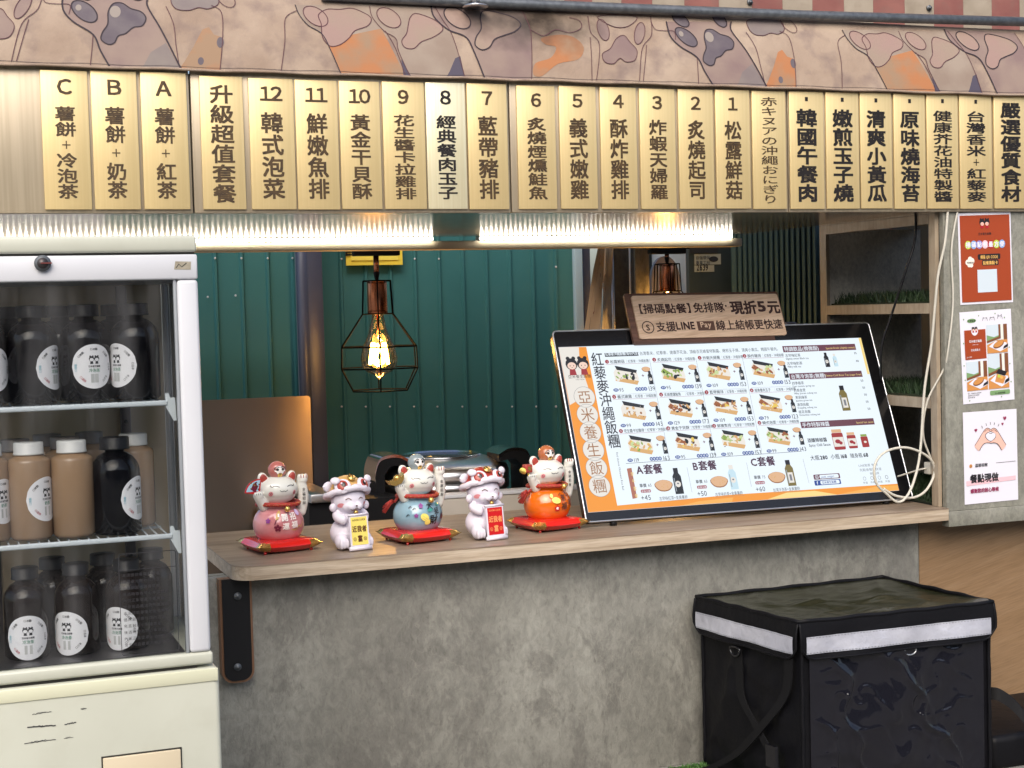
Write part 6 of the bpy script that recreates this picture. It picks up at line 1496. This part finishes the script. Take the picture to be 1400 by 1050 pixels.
b.text(l[1], q(.275, .335)[0], q(.275, .335)[1], '亞米養生飯糰', .0088, .0078, NI['white'], .02, align='c'); b.text(l[1], q(.275, .36)[0], q(.275, .36)[1]-.002, 'YAMI ONIGIRI', .0035, None, NI['white'], align='c'); b.text(l[1], q(.275, .43)[0], q(.275, .43)[1], '好友集點卡', .0078, .0070, NI['white'], .02, align='c'); b.text(l[1], q(.10, .50)[0], q(.10, .50)[1], '加入好友', .0052, .0048, NI['white'])
def tile(fx0, fy0, fx1, fy1, kind):
    xa, ya = q(fx0, fy1); xb, yb = q(fx1, fy0); w_, h_ = xb-xa, yb-ya; F = lambda a, c: (xa+w_*a, ya+h_*c)
    b.rect(l[0], xa, ya, xb, yb, NI['sky']); b.fill(l[1], [F(0, .42), F(.6, .50), F(.6, .62), F(.35, .56), F(0, .64)], NI['green'])
    b.fill(l[1], [F(.58, 1), F(.68, 1), F(.68, .5), F(0, .36), F(0, .44), F(.58, .57)], NI['brown']); b.fill(l[1], [F(.70, 1), F(.80, 1), F(.80, .45), F(.70, .48)], NI['cream']); b.fill(l[1], [F(.82, 1), F(1, 1), F(1, .40), F(.82, .45)], NI['brown'])
    b.fill(l[1], [F(0, 0), F(1, 0), F(1, .45), F(.5, .45), F(0, .30)], NI['tan']); b.fill(l[2], [F(.08, .24), F(.62, .04), F(.98, .16), F(.94, .34), F(.40, .42)], NI['white'])
    cx, cy = F(.55, .29)
    if kind == 2: b.fill(l[3], [F(.30, .20), F(.70, .12), F(.85, .32), F(.40, .42)], NI['tan']); b.fill(l[4], [F(.36, .44), F(.80, .34), F(.90, .46), F(.50, .56)], NI['ink']); b.disc(l[5], *F(.5, .35), w_*.08, h_*.05, NI['lime'], 8); b.disc(l[5], *F(.62, .31), w_*.08, h_*.05, NI['gold'], 8)
    else: b.disc(l[3], cx, cy, w_*.28, h_*.115, NI['brown'], 16, .35); b.disc(l[4], cx, cy+h_*.02, w_*.25, h_*.09, NI['tan'], 16, .35)
    b.fill(l[5], [F(.75, .12), F(1, .2), F(1, .3), F(.8, .22)], NI['ink'])
tile(.50, .16, .90, .47, 0); tile(.08, .545, .48, .86, 1); tile(.50, .48, .90, .86, 2)
b.fill(l[0], rrect(q(.52, .93)[0], q(.52, .93)[1], q(.91, .88)[0], q(.91, .88)[1], .004), NI['green']); b.text(l[1], q(.715, .92)[0], q(.715, .92)[1], '加入會員享優惠', .0062, .0056, NI['ink'], .01, align='c')
for k in range(3): b.text(l[0], q(.09, .895+.022*k)[0], q(.09, .895+.022*k)[1], ('備註：實際商品以現場為準', '活動優惠請洽店員詢問', '歡迎外送訂購')[k], .0045, .0042, NI['ink'])
for fx, fy in ((.07, .08), (.36, .05), (.68, .04), (.86, .09), (.05, .34), (.93, .42), (.04, .58), (.93, .60), (.05, .74), (.94, .80), (.12, .965), (.74, .955)): b.disc(l[0], *q(fx, fy), .0022, .0026, NI['green'], 7)
b.build('print', NMM, r_)
# 3: heart hands poster
r_, PP, W, h = poster('poster', (1316, 564), (1388, 559), (1392, 683), (1319, 690), 'white poster with two hands forming a heart, lowest on the column', M['p_white'])
b = MB(); l = [PP.S(.0019+.0004*k) for k in range(5)]
HX = lambda x, y: q((x-118-(y-90)*.026)/505, (y-92+(x-118)*.045)/880)     # from the zoomed crop of this poster
for s_ in (0, 1):
    fx = (lambda pts: [HX(x, y) for x, y in pts]) if s_ == 0 else (lambda pts: [HX(750-x, y+2) for x, y in pts])
    b.fill(l[0], fx(crom([(228, 410), (262, 355), (300, 290), (325, 256), (350, 247), (372, 258), (374, 275), (352, 285), (332, 300), (326, 322), (335, 345), (352, 365), (376, 378), (376, 390), (335, 388), (305, 405), (270, 460), (245, 440)], 3, True)), NI['skin'])
    b.stroke(l[1], fx(crom([(228, 410), (262, 355), (300, 290), (325, 256), (350, 247), (374, 262)], 4)), .0016, NI['ink']); b.stroke(l[1], fx(crom([(270, 460), (303, 405), (335, 387), (376, 390)], 4)), .0016, NI['ink'])
    b.stroke(l[1], fx(crom([(374, 300), (352, 290), (330, 305), (326, 325), (340, 350), (376, 375)], 4)), .0016, NI['ink']); b.stroke(l[1], fx(crom([(315, 285), (335, 265), (360, 266), (374, 282)], 4)), .0013, NI['ink'])
b.fill(l[1], [HX(*p_) for p_ in crom([(376, 304), (398, 292), (418, 303), (422, 322), (410, 348), (376, 372), (342, 348), (330, 322), (336, 303), (355, 292)], 3, True)], NI['white'])
for x, y, a in ((295, 235, .5), (333, 212, .3), (372, 203, 0), (410, 207, -.3), (450, 220, -.5)): p_, q_ = HX(x-10*math.sin(a), y-12), HX(x+10*math.sin(a), y+12); b.stroke(l[1], [p_, q_], .0016, NI['ink'])
for x, y, s_ in ((237, 265, .0055), (508, 157, .0065), (487, 211, .0045)):
    cx, cy = HX(x, y); b.fill(l[1], [(cx, cy-s_), (cx+s_*.95, cy+s_*.1), (cx+s_*.8, cy+s_*.8), (cx+s_*.3, cy+s_*.9), (cx, cy+s_*.45), (cx-s_*.3, cy+s_*.9), (cx-s_*.8, cy+s_*.8), (cx-s_*.95, cy+s_*.1)], NI['maroon'])
p_, q_ = HX(428, 583), HX(613, 572); b.stroke(l[1], [p_, q_], .0011, NI['ink'])
a = HX(192, 608); b.disc(l[0], a[0], a[1]+.001, .0058, None, NI['tan'], 14); b.text(l[1], a[0], a[1]-.0030, '①'[0] if False else 'O', .0085, None, NI['ink'], align='c')
a = HX(230, 615); b.text(l[1], a[0], a[1], '溫馨提醒', .0118, .0120, NI['ink'], .02)
p_, q_ = HX(155, 795), HX(618, 720); b.fill(l[0], [HX(155, 795), HX(618, 752), HX(616, 712), HX(152, 748)], NI['pink'])
a = HX(186, 762); b.text(l[1], a[0], a[1], '餐點現做', .0285, .0268, NI['ink'], .03)
a = HX(190, 862); b.text(l[1], a[0], a[1], '感謝您的耐心等候', .0145, .0133, NI['maroon'], .03)
b.build('print', NMM, r_)

# ------------------------------------------------------------------ cables
def px_path(pts, r_, n=6): return [tuple(q_) for q_ in crom([tuple(P(u, v, Y=Y)) for u, v, Y in pts], n)]
b = MB(); b.tube(px_path([(1251, 284, 4.05), (1251, 327, 4.05), (1239, 368, 4.05), (1219, 430, 4.10), (1207, 466, 4.12), (1204, 499, 4.15), (1206, 530, 4.30)], .004), .0038, 8)
b.build('black_cable', M['black']); tag(bpy.data.objects['black_cable'], 'black cable hanging down in front of the cubby shelf', 'cable')
M['cable'] = mat('ivory_cable', (.56, .53, .45), .45)
b = MB(); b.tube(px_path([(1296, 284, 3.9285), (1292, 331, 3.9275), (1282, 380, 3.94), (1274, 466, 3.96), (1264, 532, 3.97), (1258, 618, 3.97), (1249, 659, 3.965), (1238, 681, 3.955), (1226, 686, 3.95), (1212, 675, 3.95), (1198, 660, 3.952), (1196, 636, 3.955), (1210, 618, 3.96), (1239, 612, 3.965), (1268, 624, 3.975), (1278, 643, 3.98), (1268, 668, 3.975), (1250, 680, 3.97), (1225, 678, 3.965), (1208, 668, 3.965)], .004), .0040, 8)
tag(b.build('white_cable', M['cable']), 'thicker ivory cable hanging straight down and coiled in front of the menu screen corner', 'cable')
b = MB(); b.tube(px_path([(1310, 284, 3.9285), (1301, 340, 3.9285), (1303, 413, 3.9285), (1296, 480, 3.9295), (1290, 505, 3.945), (1268, 548, 3.97), (1262, 593, 3.98), (1272, 625, 3.985), (1279, 640, 3.99)], .004), .0030, 8)
tag(b.build('white_cable', M['cable']), 'thinner ivory cable hanging along the left edge of the posters', 'cable')
b = MB(); b.tube(px_path([(1279, 640, 4.02), (1262, 641, 4.02), (1245, 646, 4.06), (1215, 655, 4.16)], .004), .0028, 8)
b.box(*sorted((P(1271, 640, Y=4.0).x, P(1284, 640, Y=4.0).x)), 4.0, 4.03, P(1280, 648, Y=4.0).z, P(1280, 632, Y=4.0).z, .002)
tag(b.build('power_plug', M['cable']), 'small ivory plug and lead in the bottom cubby beside the menu screen', 'plug')

from mathutils import noise as mnoise
# ------------------------------------------------------------------ delivery bag
BZ = .5
A0, A1, A2, A3 = P(1092, 852, Z=BZ), P(1357, 824, Z=BZ), P(1203, 789, Z=BZ), P(952, 817, Z=BZ)   # front left, front right, back right, back left
A2.y = min(A2.y, 4.0); A3.y = min(A3.y, 4.0)
M['nylon'] = mat('black_nylon', (.0045, .0045, .006), .5, 0, .18, bump=.5, bscale=14, coat=.0)
M['nylon_lid'] = mat('coated_nylon', (.020, .021, .010), .24, 0, .8, bump=1.0, bscale=5, bstretch=(.7, 2.2, 1))
M['reflect'] = mat('reflective_tape', (.52, .53, .59), .35, .2, col2=(.40, .41, .47), nscale=12, bump=.6, bscale=26)
M['film'] = mat('clear_film_on_black', (.008, .008, .012), .06, 0, .35, bump=1.0, bscale=5, bstretch=(1.6, 1, .7), coat=.22)
M['web'] = mat('black_webbing', (.006, .006, .007), .6, 0, .2)
bag = empty('delivery_bag', ((A0+A2)/2).to_3d()*1, 'large black insulated delivery bag with white reflective strips in front of the counter', 'delivery bag'); bag.location.z = 0
cen = (A0+A1+A2+A3)/4
def bagpt(s, t, z, sh=0):   # s across the front, t to the back
    a = A0.lerp(A1, s); c = A3.lerp(A2, s); q_ = a.lerp(c, t); d = (q_-cen); d.z = 0
    q_ = cen+d*(1-sh); return Vector((q_.x, q_.y, z))
# lid top, sagging, with wrinkles
b = MB(); N = 36; vs = []
rs = random.Random(9)
def wr(s, t): return .006*math.sin(7*s+3*t+2*math.sin(4*t))*math.sin(math.pi*t)+.004*math.sin(17*s-9*t)*math.sin(math.pi*s)*math.sin(math.pi*t)+.003*math.sin(31*(s+t*.4))*math.sin(math.pi*s)*math.sin(math.pi*t)
for j in range(N+1):
    for i in range(N+1):
        s_, t_ = i/N, j/N; vs.append(bagpt(s_, t_, BZ-.016*math.sin(math.pi*s_)*math.sin(math.pi*t_)+wr(s_, t_)+.010*min(1, 7*min(s_, 1-s_, t_, 1-t_))*max(1-abs(mnoise.noise(Vector((s_*3, t_*2.2, 3.3)))*2.2), 0)**4+.010*math.exp(-((s_-.97)**2+(t_-.05)**2)/.004)))
b.add(vs, [[j*(N+1)+i, j*(N+1)+i+1, (j+1)*(N+1)+i+1, (j+1)*(N+1)+i] for j in range(N) for i in range(N)], 0, True); lid = b.build('lid', M['nylon_lid'], bag)
per = [(k/20, 0) for k in range(21)]+[(1, k/20) for k in range(1, 21)]+[(1-k/20, 1) for k in range(1, 21)]+[(0, 1-k/20) for k in range(1, 20)]
b = MB(); b.tube([bagpt(s_, t_, BZ+.002+.0015*math.sin(k*1.3)) for k, (s_, t_) in enumerate(per)], .006, 8, closed=True); b.build('lid_piping', M['nylon'], lid)
SKH = .098
def skirt(a, c, m0=.02, drop=.0):
    b = MB(); n, m_ = 30, 6; vs = []
    d = (c-a); out = Vector((d.y, -d.x, 0)).normalized()
    for j in range(m_+1):
        for i in range(n+1):
            s_ = i/n; e = min(s_, 1-s_)*d.length; hh = SKH*(1-max(0, 1-e/.035)**2*.30); f_ = j/m_
            q_ = a.lerp(c, s_); z_ = BZ-.001-hh*f_; w_ = .004+.010*f_+.004*math.sin(13*s_+4*f_)*f_; vs.append(Vector((q_.x, q_.y, z_))+out*w_)
    vs2 = [q_-out*.004 for q_ in vs]
    fs = [[j*(n+1)+i, (j+1)*(n+1)+i, (j+1)*(n+1)+i+1, j*(n+1)+i+1] for j in range(m_) for i in range(n)]
    b.add(vs, fs, 0, True); b.add(vs2, [f[::-1] for f in fs], 0, True); o = b.build('lid_flap', M['nylon'], bag)
    b = MB(); rim = [vs[m_*(n+1)+i] for i in range(n+1)]; b.tube([vs[0]]+[vs[(n+1)*j] for j in range(1, m_)]+rim+[vs[(n+1)*j+n] for j in range(m_-1, -1, -1)], .0035, 6); b.build('flap_piping', M['nylon'], o)
    b = MB(); vs = []; 
    for j in range(4):
        for i in range(n+1):
            s_ = .025+.95*i/n; q_ = a.lerp(c, s_); f_ = (.38+.47*j/3); z_ = BZ-.001-SKH*f_; w_ = .0065+.010*f_+.004*math.sin(13*s_+4*f_)*f_+.0008*math.sin(60*s_+j); vs.append(Vector((q_.x, q_.y, z_))+out*w_)
    b.add(vs, [[j*(n+1)+i, (j+1)*(n+1)+i, (j+1)*(n+1)+i+1, j*(n+1)+i+1] for j in range(3) for i in range(n)], 0, True); st = b.build('reflective_strip', M['reflect'], o)
    b = MB()
    for j in (0, 3):
        row = vs[j*(n+1):(j+1)*(n+1)]
        for i in range(0, n): 
            p_, q_ = row[i], row[i+1]
            for k in (0, .5): b.tube([p_.lerp(q_, k)+out*.0006+Vector((0, 0, -.003 if j == 0 else .003)), p_.lerp(q_, k+.3)+out*.0006+Vector((0, 0, -.003 if j == 0 else .003))], .0006, 4)
    b.build('stitch', M['galv'], st)['kind'] = 'stuff'
skirt(A0, A1); skirt(A3, A0); 
skirt(A1, A2)
# body panels
def panel(a, c, z0, z1, name, m, bow=.012, wrk=.003, rdg=.0, inset=0, n=28, m_=22, off=0.0):
    b = MB(); vs = []; d = (c-a); out = Vector((d.y, -d.x, 0)).normalized()
    for j in range(m_+1):
        for i in range(n+1):
            s_, f_ = inset+(1-2*inset)*i/n, j/m_; q_ = a.lerp(c, s_); z_ = z0+(z1-z0)*f_
            w_ = off+bow*math.sin(math.pi*s_)*math.sin(math.pi*min(f_*1.0+.1, 1))+wrk*(math.sin(9*s_+6*f_+3*math.sin(5*f_))+.6*math.sin(23*s_-14*f_+2*math.sin(9*s_)))*math.sin(math.pi*s_)
            if rdg:
                e_ = min(1, 8*min(s_, 1-s_, f_+.05, 1.05-f_)); p_ = Vector((s_*3.2+f_*1.1, f_*2.3-s_*.6, off*50+rdg*100)); r_ = 1-abs(mnoise.noise(p_+Vector((mnoise.noise(p_*1.7)*.6, 0, 0)))*2); w_ += rdg*e_*(max(r_, 0)**5+.35*max(1-abs(mnoise.noise(p_*2.3)*2.4), 0)**5)
            vs.append(Vector((q_.x, q_.y, z_))+out*w_)
    b.add(vs, [[j*(n+1)+i, j*(n+1)+i+1, (j+1)*(n+1)+i+1, (j+1)*(n+1)+i] for j in range(m_) for i in range(n)], 0, True); return b.build(name, m, bag)
I0, I1, I2, I3 = [bagpt(s_, t_, 0, .035) for s_, t_ in ((0, 0), (1, 0), (1, 1), (0, 1))]
panel(I0, I1, .004, BZ-.01, 'front_panel', M['nylon'], rdg=.006); panel(I3, I0, .004, BZ-.01, 'side_panel', M['nylon'], .008, .004, .012); panel(I1, I2, .004, BZ-.01, 'side_panel', M['nylon']); panel(I2, I3, .004, BZ-.01, 'back_panel', M['nylon'])
panel(I0.lerp(I1, .035), I0.lerp(I1, .965), .03, BZ-.085, 'clear_pocket', M['film'], .012, .0045, .011, 0, 110, 90, .008)
b = MB(); b.fill(lambda x, y: Vector((x, y, .003)), [(q_.x, q_.y) for q_ in (I0, I1, I2, I3)]); b.build('bag_bottom', M['nylon'], bag)
b = MB()
for q_ in (I0, I1, I3): b.tube([Vector((q_.x, q_.y, .004+(BZ-.02)*k/14))+Vector((0, -.004+.0015*math.sin(k*2), 0)) for k in range(15)], .0055, 8)
b.build('corner_piping', M['nylon'], bag)
# webbing with rings and buckle on the left side
dL = (I0-I3).normalized(); oL = Vector((dL.y, -dL.x, 0)).normalized()
def ribbon(pts, wd_dir, wd, name, parent=bag, m=M['web']):
    b = MB(); pts = [Vector(p_) for p_ in crom([tuple(p_) for p_ in pts], 6)]; w_ = Vector(wd_dir).normalized()*wd/2; t_ = oL*.002
    vs = []
    for p_ in pts: vs += [p_-w_+t_, p_+w_+t_, p_+w_-t_, p_-w_-t_]
    fs = [[4*i+k, 4*i+(k+1) % 4, 4*i+4+(k+1) % 4, 4*i+4+k] for i in range(len(pts)-1) for k in range(4)]
    b.add(vs, fs); return b.build(name, m, parent)
def LS(s_, z_, o_=.016): q_ = I3.lerp(I0, s_); return Vector((q_.x, q_.y, z_))+oL*o_
ribbon([LS(.42, .405), LS(.44, .34), LS(.47, .25, .02), LS(.66, .18, .03), LS(.82, .11, .035), LS(.84, .02, .03)], dL, .032, 'strap')
ribbon([LS(.93, .40), LS(.90, .30, .02), LS(.72, .20, .035), LS(.48, .10, .04), LS(.26, .04, .045), LS(.12, .012, .05)], dL, .032, 'strap')
b = MB(); c_ = LS(.42, .385, .024); b.tube([c_+dL*.022*math.cos(a_)+Vector((0, 0, .020*math.sin(a_) if math.sin(a_) < 0 else .006*math.sin(a_))) for a_ in [k*2*math.pi/20 for k in range(20)]], .0035, 8, closed=True); b.build('ring', M['blackgloss'], bag)
b = MB(); c_ = LS(.85, .13, .045); vs = [c_+dL*x_+Vector((0, 0, z_)) for x_, z_ in ((-.02, -.03), (.02, -.03), (.02, .03), (-.02, .03))]; b.prism(vs, oL*.012); b.build('buckle', M['blackgloss'], bag)
b = MB(); q_ = I0.lerp(I1, .56); c_ = Vector((q_.x, q_.y-.012, BZ-.106)); b.tube([c_+Vector((.019*math.cos(a_), 0, .013*math.sin(a_))) for a_ in [k*2*math.pi/20 for k in range(20)]], .0022, 8, closed=True); b.build('ring', M['silver'], bag)
# strap arching out at the right side and dark base roll
pr = [P(1352, 948, Y=3.62), P(1366, 950, Y=3.60), P(1388, 966, Y=3.58), P(1404, 990, Y=3.56), P(1408, 1030, Y=3.55)]
ribbon(pr, (0.15, 0.2, 1), .035, 'strap')
b = MB(); a_ = P(1357, 1040, Y=3.58); b.box(a_.x, a_.x+.45, 3.58, 3.97, .0, P(1380, 1005, Y=3.58).z, .02, seg=3); tag(b.build('black_case', M['nylon']), 'low black soft case on the ground at the right edge beside the delivery bag', 'case')

bpy.data.objects.remove(_to)
